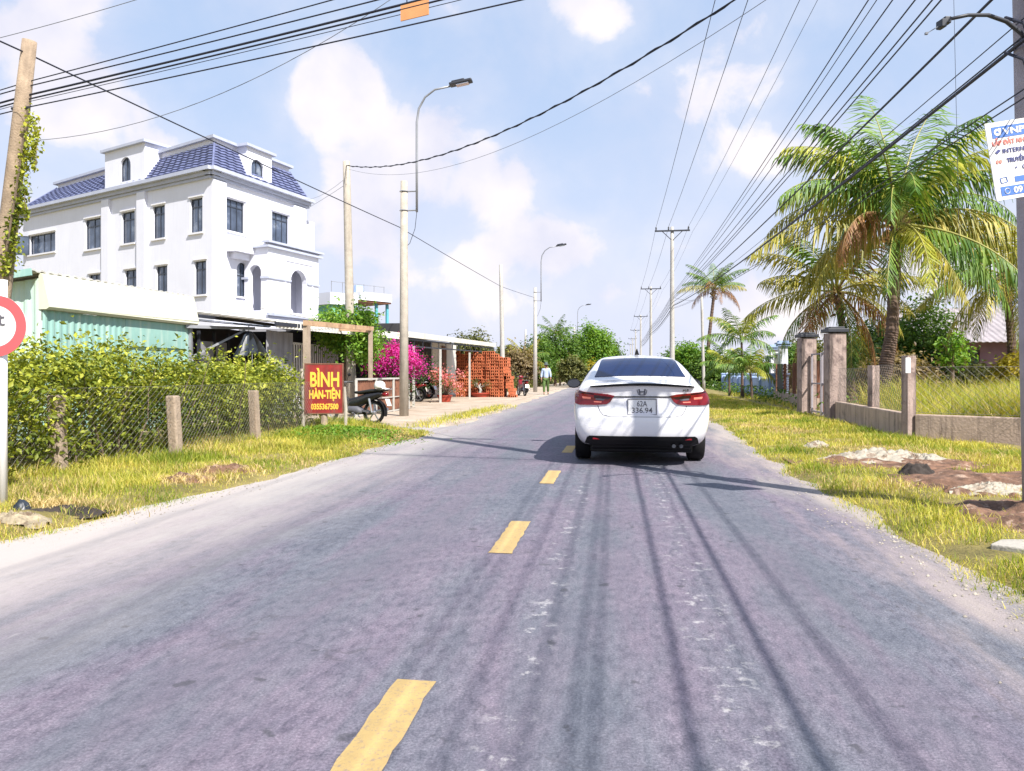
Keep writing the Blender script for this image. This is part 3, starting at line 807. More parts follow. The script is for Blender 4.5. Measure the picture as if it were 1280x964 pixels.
# ------------------------------------------------------------------ walls with real openings
class Face:
    """a vertical wall plane: origin O (x,y), unit direction D along it, outward unit normal Nn"""
    def __init__(s, O, D, Nn): s.O = Vector((O[0], O[1])); s.D = Vector((D[0], D[1])).normalized(); s.N = Vector((Nn[0], Nn[1])).normalized()
    def p(s, a, z, out=0.0):
        q = s.O + s.D * a + s.N * out
        return (q.x, q.y, z)
    def hit(s, u, v=None, out=0.0):
        """where the sight line through photo column u (row v) meets this plane: (along, z)"""
        dx, dy = C2W((u - 640) / FPX, 1.0)
        O = s.O + s.N * out
        det = dx * (-s.D.y) - dy * (-s.D.x)
        d = (O.x * (-s.D.y) - O.y * (-s.D.x)) / det
        a = (dx * O.y - dy * O.x) / det
        return (a, None if v is None else EYE - (v - HV) / FPX * d)
    def flip(s):  # is D x Z the outward side?
        return (s.D.y * s.N.x - s.D.x * s.N.y) < 0
    def quad(s, mb, a0, a1, z0, z1, out=0.0):
        vs = [s.p(a0, z0, out), s.p(a1, z0, out), s.p(a1, z1, out), s.p(a0, z1, out)]
        mb.add(vs, [(3, 2, 1, 0)] if s.flip() else [(0, 1, 2, 3)])
    def block(s, mb, a0, a1, z0, z1, o0, o1):
        """box standing proud of the plane from o0 to o1"""
        vs = []
        for z in (z0, z1):
            vs += [s.p(a0, z, o0), s.p(a1, z, o0), s.p(a1, z, o1), s.p(a0, z, o1)]
        fs = [(0, 3, 2, 1), (4, 5, 6, 7), (0, 1, 5, 4), (1, 2, 6, 5), (2, 3, 7, 6), (3, 0, 4, 7)]
        if s.flip(): pass
        else: fs = [tuple(reversed(f)) for f in fs]
        mb.add(vs, fs)
    def wall(s, mb, a0, a1, z0, z1, holes, depth=.22):
        """wall sheet with holes (a0,a1,z0,z1,arch) and their reveals"""
        A = sorted({a0, a1} | {h[0] for h in holes} | {h[1] for h in holes})
        Z = sorted({z0, z1} | {h[2] for h in holes} | {h[3] for h in holes})
        for i in range(len(A) - 1):
            for j in range(len(Z) - 1):
                ca, cz = (A[i] + A[i + 1]) / 2, (Z[j] + Z[j + 1]) / 2
                if any(h[0] < ca < h[1] and h[2] < cz < h[3] for h in holes): continue
                s.quad(mb, A[i], A[i + 1], Z[j], Z[j + 1])
        for h in holes:
            b0, b1, y0, y1 = h[:4]
            arch = len(h) > 4 and h[4]
            r = (b1 - b0) / 2
            if arch:
                cx, cz = (b0 + b1) / 2, y1 - r
                pts = [(b1, y0), (b1, cz)] + [(cx + r * math.cos(t), cz + r * math.sin(t)) for t in np.linspace(0, math.pi, 11)[1:-1]] + [(b0, cz), (b0, y0)]
                k = [q for q in pts if q[1] >= cz - 1e-6]
                half = len(k) // 2
                for side, corner in ((k[:half + 1], (b1, y1)), (k[half:], (b0, y1))):
                    for q in range(len(side) - 1):
                        mb.add([s.p(*side[q]), s.p(*side[q + 1]), s.p(*corner)], [(0, 1, 2)])
            else:
                pts = [(b1, y0), (b1, y1), (b0, y1), (b0, y0)]
            m = len(pts)
            vs = [s.p(a, z, 0) for a, z in pts] + [s.p(a, z, -depth) for a, z in pts]
            mb.add(vs, [(i, (i + 1) % m, m + (i + 1) % m, m + i) for i in range(m)])
    def window(s, h, parent, depth=.14, mullions=1, transom=None, fw=.06, mat='glass', sill=True, name='window'):
        """frame with its pane set back in hole h"""
        b0, b1, y0, y1 = h[:4]
        arch = len(h) > 4 and h[4]
        f = MB(); o0, o1 = -depth - .03, -depth + .03
        top = y1 - (b1 - b0) / 2 if arch else y1
        s.block(f, b0, b0 + fw, y0, top, o0, o1); s.block(f, b1 - fw, b1, y0, top, o0, o1)
        s.block(f, b0 + fw, b1 - fw, y0, y0 + fw, o0, o1)
        if arch:
            r = (b1 - b0) / 2; c = (b0 + b1) / 2
            ts = np.linspace(0, math.pi, 11)
            for i in range(10):
                q = [s.p(c + rr * math.cos(t), top + rr * math.sin(t), o) for o in (o0, o1) for t in (ts[i], ts[i + 1]) for rr in (r, r - fw)]
                f.add(q, [(0, 1, 3, 2), (4, 6, 7, 5), (0, 2, 6, 4), (1, 5, 7, 3)])
        else:
            s.block(f, b0 + fw, b1 - fw, y1 - fw, y1, o0, o1)
        for i in range(mullions):
            c = b0 + (b1 - b0) * (i + 1) / (mullions + 1)
            s.block(f, c - fw * .4, c + fw * .4, y0 + fw, y1 - fw, o0 + .004, o1 - .004)
        if transom:
            z = y0 + (y1 - y0) * transom
            s.block(f, b0 + fw, b1 - fw, z - fw * .4, z + fw * .4, o0 + .006, o1 - .006)
        fr = f.build(name, 'window_frame', parent)
        g_ = MB()
        if arch:
            r = (b1 - b0) / 2; c = (b0 + b1) / 2
            pts = [s.p(b0, y0, -depth - .01), s.p(b1, y0, -depth - .01)] + [s.p(c + r * math.cos(t), top + r * math.sin(t), -depth - .01) for t in np.linspace(0, math.pi, 11)]
            g_.add(pts, [tuple(range(len(pts)))])
        else:
            s.quad(g_, b0, b1, y0, y1, -depth - .01)
        g_.build('pane', mat, fr)
        if sill:
            q = MB(); s.block(q, b0 - .12, b1 + .12, y0 - .1, y0 - .003, .0, .1); q.build('sill', 'white_trim', fr)
            q = MB(); s.block(q, b0 - .1, b1 + .1, y1 + .06, y1 + .14, .0, .07); q.build('lintel', 'white_trim', fr)
        return fr

def corrugated(mb, fc, a0, a1, z0, zt, pitch=.16, amp=.02, out=0.0):
    """ribbed sheet on a wall plane; zt a number or function of the distance along"""
    n = max(2, int((a1 - a0) / pitch * 4))
    o = len(mb.v)
    for i in range(n + 1):
        a = a0 + (a1 - a0) * i / n
        q = out + amp * (0, 1, 1, 0)[i % 4]
        t = zt(a) if callable(zt) else zt
        mb.v += [fc.p(a, z0, q), fc.p(a, t, q)]
    for i in range(n):
        f = (o + 2 * i, o + 2 * i + 2, o + 2 * i + 3, o + 2 * i + 1)
        mb.f.append(tuple(reversed(f)) if fc.flip() else f)

def roof_sheet(mb, p00, p10, p11, p01, pitch=.2, amp=.025, th=.03):
    """ribbed roof between the eave p00-p10 and the ridge p01-p11; ribs run from eave to ridge"""
    p00, p10, p11, p01 = map(Vector, (p00, p10, p11, p01))
    n = max(4, int((p10 - p00).length / pitch * 4))
    up = (p10 - p00).cross(p01 - p00).normalized()
    if up.z < 0: up = -up
    o = len(mb.v)
    for i in range(n + 1):
        t = i / n
        q = up * amp * (0, 1, 1, 0)[i % 4]
        a, b = p00.lerp(p10, t) + q, p01.lerp(p11, t) + q
        mb.v += [tuple(a), tuple(b), tuple(a - up * th), tuple(b - up * th)]
    for i in range(n):
        k, l = o + 4 * i, o + 4 * i + 4
        mb.f += [(k, l, l + 1, k + 1), (k + 3, l + 3, l + 2, k + 2), (k + 2, l + 2, l, k), (k + 1, l + 1, l + 3, k + 3)]

# ------------------------------------------------------------------ the big white house
def white_house():
    C = Vector(C2W((265 - 640) / FPX * 40, 40))
    fd = Vector(C2W(.4076, 1.0)).normalized()
    ld = Vector(C2W(-1.63, 1.0)).normalized()
    fn = Vector((fd.y, -fd.x)); fn = fn if fn.dot(-C) > 0 else -fn
    ln = Vector((ld.y, -ld.x)); ln = ln if ln.dot(-C) > 0 else -ln
    F = Face(C, fd, fn); Lf = Face(C, ld, ln)
    t = thing('white_house', 'three storey white house with a blue tiled mansard roof and arched dormers', 'house', (C.x, C.y, 0))
    inv = Matrix.Translation((-C.x, -C.y, 0))
    W, LEN, H = 7.9, 20.3, 12.15
    wins = []
    def hole(fc, u0, u1, z0, z1, arch=False):
        a0, a1 = fc.hit(u0)[0], fc.hit(u1)[0]
        return (min(a0, a1), max(a0, a1), z0, z1, arch)
    z3a, z3b, z2a, z2b = 8.95, 10.85, 5.5, 7.35
    lh = [hole(Lf, 237.6, 253, z3a, z3b), hole(Lf, 191, 206, z3a, z3b), hole(Lf, 152, 168.5, z3a, z3b), hole(Lf, 106.5, 125.7, z3a, z3b), hole(Lf, 37, 69, 9.2, 10.5),
          hole(Lf, 243, 257.6, z2a, z2b), hole(Lf, 195, 209, z2a, z2b), hole(Lf, 156, 172, z2a, z2b), hole(Lf, 111, 125, z2a, z2b)]
    # the ground floor repeats below, hidden behind the sheds
    mb = MB()
    Lf.wall(mb, 0, LEN, 0, H, lh)
    fh = [hole(F, 283, 305.6, 9.15, 10.95), hole(F, 340, 361, 9.15, 10.95), hole(F, 296, 310, 5.55, 7.5, True)]
    F.wall(mb, 0, W, 0, H, fh)
    # far sides
    P = [F.p(0, 0), F.p(W, 0), None, Lf.p(LEN, 0)]
    q = Vector(F.p(W, 0)[:2]) + ld * LEN
    for a, b in ((F.p(W, 0), (q.x, q.y, 0)), ((q.x, q.y, 0), Lf.p(LEN, 0))):
        mb.add([a, b, (b[0], b[1], H), (a[0], a[1], H)], [(0, 1, 2, 3)])
    # pilasters, corner pier, base of the cornice
    for u0, u1 in ((130, 139), (174, 184)):
        a, b = Lf.hit(u1)[0], Lf.hit(u0)[0]; Lf.block(mb, a, b, 0, H - .35, .0, .18)
    F.block(mb, .0, .95, 0, H - .4, .0, .12)
    a = F.hit(366)[0]; F.block(mb, a, W, 8.6, H - .4, .0, .12)
    a0, a1 = F.hit(310.5)[0], F.hit(335)[0]
    F.block(mb, a0 + .25, a1 - .2, 9.0, 11.1, .0, .06); F.block(mb, a0 + .5, a1 - .45, 9.25, 10.85, .06, .1)
    # third-floor balcony upstand along the front
    F.block(mb, .95, 4.6, 7.95, 8.75, .0, .75)
    F.block(mb, 1.3, 4.4, 7.6, 7.94, .0, .4)
    body = mb.build('wall', 'white_wall', t); 
    # cornice bands on all sides
    cb = MB()
    for fc, ln_ in ((F, W), (Lf, LEN)):
        fc.block(cb, -.02 if fc is F else .0, ln_ + .3, H - .36, H - .22, .0, .14)
        fc.block(cb, -.36 if fc is F else -.30, ln_ + .45, H, H + .2, -.4, .48)
        fc.block(cb, -.2 if fc is F else -.15, ln_ + .32, H - .2, H - .003, -.4, .26)
    cb.build('cornice', 'grey_trim', t)
    # windows
    for i, h in enumerate(lh):
        fr = Lf.window(h, t, transom=.76 if i != 4 else None, mullions=1 if i != 4 else 3)
    fr.children
    for i, h in enumerate(fh):
        F.window(h, t, mullions=2 if i < 2 else 1, transom=.78 if i < 2 else .62)
    # casement standing open at the far end
    mb = MB(); h = lh[4]; a = h[1]
    Q = Face(Lf.p(a, 0)[:2], Vector((Lf.N.x, Lf.N.y)) * .8 + Lf.D * .75, Lf.D * -1)
    for (x0, x1, y0, y1) in ((0, .06, h[2], h[3]), (.84, .9, h[2], h[3]), (.06, .84, h[2], h[2] + .06), (.06, .84, h[3] - .06, h[3])):
        Q.block(mb, x0, x1, y0, y1, -.02, .02)
    cs = mb.build('casement', 'window_frame', t); g_ = MB(); Q.quad(g_, .06, .84, h[2] + .06, h[3] - .06, 0); g_.build('pane', 'glass', cs)
    # mansard: four leaning tiled sides with relief
    zb, zt, ins = H + .2, 14.0, .75
    inner = lambda a, b: None
    cor = [C, C + fd * W, q, C + ld * LEN]
    cen = sum(cor, Vector((0, 0))) / 4
    def inset(i, dist):
        p0, p1, p2 = cor[i - 1], cor[i], cor[(i + 1) % 4]
        e0, e1 = (p0 - p1).normalized(), (p2 - p1).normalized()
        return p1 + (e0 + e1) / abs(e0.x * e1.y - e0.y * e1.x) * dist
    tm = MB()
    rows, step = 9, .0
    for i in range(4):
        j = (i + 1) % 4
        ia = 1.6 if i in (2, 3) else ins; ja = 1.6 if j in (2, 3) else ins
        b0, b1 = inset(i, -.1), inset(j, -.1)
        t0, t1 = inset(i, ia), inset(j, ja)
        B0, B1, T0, T1 = Vector((*b0, zb)), Vector((*b1, zb)), Vector((*t0, zt)), Vector((*t1, zt))
        nn = (B1 - B0).cross(T0 - B0).normalized()
        if nn.dot(Vector((*(b0 - cen), 0))) < 0: nn = -nn
        nc = max(4, int((B1 - B0).length / .16))
        for r in range(rows):
            lo, hi = r / rows, (r + 1) / rows
            o = len(tm.v)
            for k in range(nc + 1):
                s_ = k / nc; wv = .045 * (1 - abs((k % 4) - 2) / 2)
                a = (B0.lerp(B1, s_)).lerp(T0.lerp(T1, s_), lo) + nn * (.075 + wv)
                b = (B0.lerp(B1, s_)).lerp(T0.lerp(T1, s_), hi) + nn * (.0 + wv)
                c0 = (B0.lerp(B1, s_)).lerp(T0.lerp(T1, s_), lo)
                tm.v += [tuple(a), tuple(b), tuple(c0)]
            for k in range(nc):
                e = o + 3 * k
                tm.f += [(e, e + 3, e + 4, e + 1), (e + 2, e + 5, e + 3, e)]
        tm.tube([tuple(B0 + nn * .08), tuple(T0 + nn * .06)], .07, 6)
    roof = tm.build('roof', 'roof_tile', t)
    # parapet on top
    pb = MB()
    top = [inset(0, ins - .0), inset(1, ins), inset(2, 1.6), inset(3, 1.6)]
    pb.prism([tuple(x) for x in top], zt - .05, 14.27)
    pb.build('parapet', 'white_wall', t)
    pc = MB(); top = [inset(0, ins - .22), inset(1, ins - .22), inset(2, 1.35), inset(3, 1.35)]
    pc.prism([tuple(x) for x in top], 14.27, 14.43); pc.build('coping', 'grey_trim', t)
    # dormers
    for fc, u0, u1, v, wu0, wu1, top_z in ((Lf, 132, 182, 180, 151, 164, 14.7), (F, 308, 339, 195.5, 313.5, 329, 13.9)):
        a0, a1 = sorted((fc.hit(u0)[0], fc.hit(u1)[0])); b0, b1 = sorted((fc.hit(wu0)[0], fc.hit(wu1)[0]))
        zt_ = top_z if fc is Lf else fc.hit(u1, v)[1]
        d = MB(); hh = (b0, b1, H + .55, H + 2.0 if fc is Lf else H + 1.55, True)
        off = Face(fc.p(0, 0, .04)[:2], fc.D, fc.N)
        off.wall(d, a0, a1, H + .2, zt_, [hh], .2)
        back = -2.4
        for a in (a0, a1):
            d.add([off.p(a, H + .2), off.p(a, zt_), off.p(a, zt_, back), off.p(a, H + .2, back)], [(0, 1, 2, 3)])
        d.add([off.p(a0, zt_), off.p(a1, zt_), off.p(a1, zt_, back), off.p(a0, zt_, back)], [(0, 1, 2, 3)])
        dm = d.build('dormer', 'white_wall', t)
        c = MB(); off.block(c, a0 - .2, a1 + .2, zt_ + .002, zt_ + .16, back, .2); c.build('coping', 'grey_trim', dm)
        off.window(hh, dm, mullions=1, sill=False)
    # projecting porch on the front, two storeys with arches
    OUT = 1.7
    a0, a1 = F.hit(335, None, OUT)[0], F.hit(398, None, OUT)[0]
    PF = Face(F.p(0, 0, OUT)[:2], F.D, F.N)
    mb = MB()
    b0, b1 = PF.hit(363.5)[0], PF.hit(383.5)[0]
    ph = (b0, b1, 4.75, 7.35, True)
    ztop = 8.55
    PF.wall(mb, a0, a1, 0, ztop, [ph], .35)
    SF = Face(F.p(a0, 0, 0)[:2], F.N, -F.D)
    SF.wall(mb, 0, OUT, 0, ztop, [(.35, 1.2, 4.75, 7.35, True)], .3)
    mb.add([PF.p(a1, 0), PF.p(a1, ztop), F.p(a1, ztop), F.p(a1, 0)], [(0, 1, 2, 3)])
    mb.add([PF.p(a0, ztop - .02), PF.p(a1, ztop - .02), F.p(a1, ztop - .02), F.p(a0, ztop - .02)], [(0, 1, 2, 3)])
    mb.add([PF.p(a0, 4.7), PF.p(a1, 4.7), F.p(a1, 4.7), F.p(a0, 4.7)], [(0, 1, 2, 3)])
    PF.block(mb, b0 - .55, b1 + .55, 7.75, 7.84, .0, .05)
    for x in (b0 - .55, b1 + .47): PF.block(mb, x, x + .08, 4.75, 7.745, .0, .05)
    porch = mb.build('porch', 'white_wall', t)
    tr = MB()
    PF.block(tr, a0 - .2, a1 + .2, 8.3, 8.42, .0, .22); SF.block(tr, -.0, OUT - .003, 8.3, 8.42, .0, .2)
    PF.block(tr, a0 - .25, a1 + .25, ztop + .002, ztop + .12, -.2, .28)
    PF.block(tr, a0 - .05, b0 - .01, 6.55, 6.67, .0, .08); PF.block(tr, b1 + .01, a1 + .05, 6.55, 6.67, .0, .08); SF.block(tr, 1.22, OUT - .003, 6.55, 6.67, .0, .08); SF.block(tr, -.3, .33, 6.55, 6.67, .0, .08)
    PF.block(tr, a0 - .1, a1 + .1, 4.45, 4.6, .0, .15); F.block(tr, .95, a0 - .003, 4.45, 4.6, .0, .15)
    tr.build('porch_trim', 'grey_trim', porch)
    dk = MB(); F.block(dk, b0 - .3, b1 - .3, 4.75, 7.0, .02, .05); dk.build('porch_door', 'window_frame', porch)
    # lower white wing against the far side
    wg = MB(); aw = F.hit(401)[0]
    wing = [F.p(W + .003, 0, -.5)[:2], F.p(aw, 0, -.5)[:2], tuple(Vector(F.p(aw, 0, -.5)[:2]) + ld * 9), tuple(Vector(F.p(W + .003, 0, -.5)[:2]) + ld * 9)]
    wg.prism(wing, 0, 11.2); wg.build('side_wing', 'white_wall', t)
    for ch in t.children:
        ch.matrix_parent_inverse = inv
white_house()

def rel(t):
    """children of t were built in world coordinates: keep them there"""
    inv = Matrix.Translation(-Vector(t.location))
    for ch in t.children: ch.matrix_parent_inverse = inv

# ------------------------------------------------------------------ teal shed with cream fascia
def teal_shed():
    X0, Ya, Yb = -10.0, 11.55, 16.1
    t = thing('metal_shed', 'turquoise corrugated metal shed with a pale cream fascia behind the hedge', 'shed', (X0, Ya, 0))
    fr = Face((X0, Ya), (0, 1), (1, 0))       # faces the road
    sd_ = Face((X0, Ya), (-1, 0), (0, -1))    # faces the camera
    mb = MB(); corrugated(mb, fr, 0, 2.15, 0, 2.3); mb.build('wall', 'teal_metal', t)
    mb = MB(); corrugated(mb, sd_, .02, 5.0, 0, lambda a: 2.86 - a * .12, .2); mb.build('side_wall', 'pale_teal', t)
    mb = MB(); fr.block(mb, 2.16, 4.45, 1.75, 2.3, -.05, .02); fr.block(mb, 2.16, 2.3, 0, 1.748, -.05, .02); fr.block(mb, 4.3, 4.45, 0, 1.748, -.05, .02)
    mb.build('door_frame', 'teal_metal', t)
    mb = MB(); corrugated(mb, fr, 2.3, 4.3, 0, 1.747, .5, .012, -.04); mb.build('roller_door', 'teal_metal', t)
    mb = MB()
    n = 40
    prof = [(.10, 2.31), (.16, 2.35), (.02, 2.93), (-.05, 2.95)]
    fa = fr.p
    for (o0, z0), (o1, z1) in zip(prof[:-1], prof[1:]):
        mb.add([fa(-.03, z0, o0), fa(4.6, z0, o0), fa(4.6, z1 + .06, o1), fa(-.03, z1, o1)], [(0, 1, 2, 3)])
    mb.add([fa(-.03, 2.31, -.05), fa(-.03, 2.31, .10), fa(-.03, 2.35, .16), fa(-.03, 2.93, .02), fa(-.03, 2.95, -.05)], [(4, 3, 2, 1, 0)])
    mb.add([fa(-.03, 2.31, -.05), fa(4.6, 2.31, -.05), fa(4.6, 2.31, .10), fa(-.03, 2.31, .10)], [(3, 2, 1, 0)])
    mb.build('fascia', 'cream_fascia', t)
    mb = MB(); roof_sheet(mb, (X0 - .02, Ya - .25, 2.97), (X0 - .02, Yb, 3.0), (X0 - 5.2, Yb, 2.35), (X0 - 5.2, Ya - .25, 2.32)); mb.build('roof', 'zinc', t)
    mb = MB(); mb.bar((X0 + .02, Ya - .27, 2.93), (X0 - 5.2, Ya - .27, 2.3), .03, .12); mb.build('verge_trim', 'teal_metal', t)
    rel(t)
teal_shed()

# ------------------------------------------------------------------ open welding workshop with its awnings
def workshop():
    t = thing('workshop', 'dark open workshop under a low pale tin awning beside the turquoise shed', 'workshop', (-9, 16.2, 0))
    d = MB()
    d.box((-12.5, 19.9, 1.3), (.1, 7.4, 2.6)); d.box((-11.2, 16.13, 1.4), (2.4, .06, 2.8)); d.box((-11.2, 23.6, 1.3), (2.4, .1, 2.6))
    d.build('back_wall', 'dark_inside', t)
    # pale sheet partitions seen under the awning
    mb = MB(); fc = Face((-9.9, 16.2), (0, 1), (1, 0))
    for i in range(2):
        for j in range(2):
            fc.block(mb, .08 + i * .62, .66 + i * .62, .05 + j * .98, .98 + j * .98, -.03, .0)
    mb.build('sheet_panel', 'grey_panel', t)
    mb = MB()
    for a in (0, .68, 1.32): fc.block(mb, a, a + .06, 0, 2.2, -.04, .02)
    fc.block(mb, .06, 1.32, 1.0, 1.05, -.035, .015)
    mb.build('panel_frame', 'dark_metal', t)
    mb = MB(); corrugated(mb, Face((-9.0, 17.8), (0, 1), (1, 0)), 0, 1.5, 0, 2.3, .35, .03); mb.build('sheet_panel', 'grey_panel', t)
    # main awning roof and dark soffit purlins
    mb = MB(); roof_sheet(mb, (-8.55, 17.5, 2.50), (-7.3, 24.0, 2.52), (-12.8, 24.0, 3.05), (-12.8, 17.5, 3.02), .25, .03); mb.build('awning_roof', 'white_sheet', t)
    mb = MB(); corrugated(mb, Face((-8.56, 17.45), (1.25, 6.5), (6.5, -1.25)), 0, 6.6, 2.33, 2.53, .16, .02); mb.build('awning_valance', 'white_sheet', t)
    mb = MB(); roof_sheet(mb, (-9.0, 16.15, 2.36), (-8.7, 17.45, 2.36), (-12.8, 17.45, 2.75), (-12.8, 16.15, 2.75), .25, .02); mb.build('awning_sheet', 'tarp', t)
    mb = MB(); mb.bar((-8.55, 17.4, 2.43), (-7.5, 24, 2.45), .06, .1); mb.bar((-10.3, 16.2, 2.6), (-10.2, 24, 2.65), .06, .08); mb.build('purlin', 'dark_metal', t)
    # bracket arm holding the first bay
    mb = MB(); mb.bar((-9.95, 15.75, 2.27), (-9.0, 17.2, 2.30), .06, .07); mb.bar((-9.95, 15.95, 1.55), (-9.15, 17.0, 2.25), .035, .05); mb.bar((-9.95, 15.95, 1.55), (-9.5, 16.3, .6), .035, .05); mb.bar((-9.95, 15.95, 0), (-9.95, 15.95, 2.3), .07, .07)
    mb.build('bracket', 'galv', t)
    # rusty canopy frame out to the yard
    for y, z in ((15.95, 2.28), (20.3, 2.42)):
        mb = MB(); mb.bar((-7.08, y, -.02), (-7.08, y, z), .13 if y < 17 else .10); mb.build('post', 'wood_post', t)
    mb = MB(); mb.bar((-7.08, 15.85, 2.33), (-7.08, 20.45, 2.47), .09, .12); mb.bar((-7.1, 20.3, 2.4), (-9.9, 20.3, 2.6), .06, .1); mb.build('canopy_beam', 'rust_beam', t)
    # white barred gate at the back of the canopy
    gt = MB()
    for k in range(21):
        y = 20.1 + k * .165; gt.box((-9.3, y, 1.1), (.03, .045, 1.9))
    for z in (.2, 1.1, 2.05): gt.box((-9.33, 21.77, z), (.03, 3.45, .06))
    gt.build('barred_gate', 'sign_white', t)
    rel(t)
    # the cloth hanging under the awning
    nx, nz = 26, 14
    v = []
    base = Vector((-9.05, 17.0, 0))
    for j in range(nz):
        for i in range(nx):
            s_, q = i / (nx - 1), j / (nz - 1)
            wdt = .10 + .85 * q ** .8
            y = base.y + (s_ - .5) * 2 * wdt * .95 + .12 * q
            z = 2.22 - .55 * q - .28 * q * abs(s_ - .5) * (1 if s_ < .5 else .45)
            x = base.x + .09 * math.sin(s_ * 21 + q * 2) * (.3 + q)
            v.append((x, y, z))
    f = [(j * nx + i, j * nx + i + 1, (j + 1) * nx + i + 1, (j + 1) * nx + i) for j in range(nz - 1) for i in range(nx - 1)]
    me = bpy.data.meshes.new('hanging_tarp'); me.from_pydata(v, [], f)
    o = link('hanging_tarp', me, 'tarp', smooth=True); so = o.modifiers.new('cloth', 'SOLIDIFY'); so.thickness = .006
    tag(o, 'dark grey tarpaulin hanging by one point in the workshop opening', 'tarpaulin')
    mb = MB(); mb.tube([(-9.05, 17.0, 2.2), (-9.05, 17.0, 2.38)], .012, 6); mb.build('hook', 'galv', o)
workshop()

# ------------------------------------------------------------------ rusty sheet fence with pale frame
def sheet_fence():
    t = thing('sheet_fence', 'rusty brown sheet metal fence in a pale pipe frame beside the black motorbike', 'fence', (-7.0, 18.8, 0))
    fc = Face((-7.0, 18.8), (.04, 1), (1, 0))
    for k in range(3):
        mb = MB(); corrugated(mb, fc, k * 1.45 + .05, k * 1.45 + 1.4, .08, .98, .14, .02); mb.build('sheet', 'rust', t)
    mb = MB()
    for k in range(4): fc.block(mb, k * 1.45 - .02, k * 1.45 + .03, 0, 1.04, .022, .07)
    fc.block(mb, .033, 4.37, 1.0, 1.05, .02, .06); fc.block(mb, .033, 4.37, .45, .48, .025, .055); fc.block(mb, .033, 4.37, .03, .07, .02, .06)
    mb.build('frame', 'zinc', t)
    rel(t)
sheet_fence()

# ------------------------------------------------------------------ small green house with roof terrace
def green_house():
    d = 62
    t = thing('green_house', 'small mint green house with a flat roof terrace on blue columns', 'house', tuple(at(440, 0, d).xy) + (0,))
    # axis-aligned to the road, slightly turned
    o = at(412, 0, d).xy; e = at(500, 0, d + 6).xy
    D = Vector(e - o).normalized(); Nn = Vector((D.y, -D.x)); 
    if Nn.dot(-Vector(o)) < 0: Nn = -Nn
    F = Face(o, D, Nn); Lw = (e - o).length
    back = -5
    w = MB(); F.block(w, .3, 2.6, 0, 7.0, back, -.2); w.build('wall', 'green_wall', t)
    w = MB(); F.block(w, 2.9, 4.0, 0, 6.9, back, -1.2); w.build('stair_wall', 'white_wall', t)
    r = MB(); F.block(r, 0, 2.9, 7.0, 8.0, back, .1); F.block(r, 2.9, 6.4, 7.55, 8.25, -3.6, .5); r.build('roof_slab', 'white_wall', t)
    r = MB(); F.block(r, 2.9, 6.4, 7.4, 7.548, -3.5, .4); r.build('soffit_trim', 'rust', t)
    for a in (2.7, 5.0, 6.25):
        c = MB(); F.block(c, a, a + .22, 3.0, 7.39, -.2, .0); c.build('column', 'teal_column', t)
    b = MB(); F.block(b, 2.9, 6.4, 4.1, 4.8, -3.6, .3); b.build('balcony', 'white_wall', t)
    rl = MB()
    for k in range(6): F.block(rl, .3 + k * 1.15, .34 + k * 1.15, 8.26 if k > 2 else 8.0, 9.0, -.2, -.16)
    F.block(rl, .3, 6.1, 8.92, 8.96, -.21, -.15)
    rl.build('railing', 'galv', t)
    p = MB(); F.block(p, 3.4, 4.2, 8.252, 8.95, -1.5, -.8); p.build('water_tank', 'blue_wall', t)
    rel(t)
green_house()

# ------------------------------------------------------------------ long open shed by the bricks
def open_shed():
    t = thing('open_shed', 'long low shed with a white tin roof on thin posts beside the red bricks', 'shed', (-7.0, 24.5, 0))
    fr = [(-7.25, 24.4, 2.42), (-6.55, 38.4, 2.55)]
    mb = MB(); roof_sheet(mb, (-7.25, 24.4, 2.50), (-6.55, 38.4, 2.62), (-13.0, 38.4, 3.25), (-13.0, 24.4, 3.15), .3, .03); mb.build('roof', 'white_sheet', t)
    mb = MB(); mb.bar((-7.22, 24.4, 2.52), (-6.52, 38.4, 2.66), .02, .20); mb.build('eave_board', 'white_sheet', t)
    mb = MB(); mb.bar((-7.3, 24.4, 2.36), (-6.6, 38.4, 2.5), .05, .06); mb.bar((-7.3, 24.4, 2.12), (-6.6, 38.4, 2.26), .05, .05)
    for k in range(15):
        q = k / 14; x = -7.3 + .7 * q; y = 24.4 + 14 * q; mb.bar((x, y, 2.14 + .14 * q), (x, y, 2.35 + .14 * q), .03)
    mb.build('truss', 'dark_metal', t)
    for x, y in ((-7.12, 24.9), (-6.98, 28.2), (-6.8, 33.0), (-6.6, 37.9)):
        mb = MB(); mb.bar((x, y, -.02), (x, y, 2.12), .075); mb.build('post', 'zinc', t)
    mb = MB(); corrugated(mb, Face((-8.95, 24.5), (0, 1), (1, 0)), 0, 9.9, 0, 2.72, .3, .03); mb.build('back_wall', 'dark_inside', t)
    mb = MB(); mb.box((-8.95, 37.0, 1.35), (.1, 5.1, 2.7)); mb.build('back_wall', 'white_sheet', t)
    mb = MB(); mb.box((-8.87, 36.6, 1.3), (.05, .9, 2.5)); mb.build('red_shutter', 'rust', t)
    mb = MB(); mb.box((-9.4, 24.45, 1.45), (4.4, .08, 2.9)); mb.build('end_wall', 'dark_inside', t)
    rel(t)
    t2 = thing('tin_roof_house', 'low house behind the open shed showing only its grey tin roof', 'house', (-15, 33, 0))
    mb = MB(); mb.box((-16.4, 38.5, 1.7), (5, 8, 3.4)); mb.build('wall', 'grey_panel', t2)
    mb = MB(); roof_sheet(mb, (-13.3, 34, 3.5), (-13.3, 43.5, 3.5), (-17.5, 43.5, 4.4), (-17.5, 34, 4.4), .4, .03); mb.build('roof', 'white_sheet', t2)
    rel(t2)
open_shed()

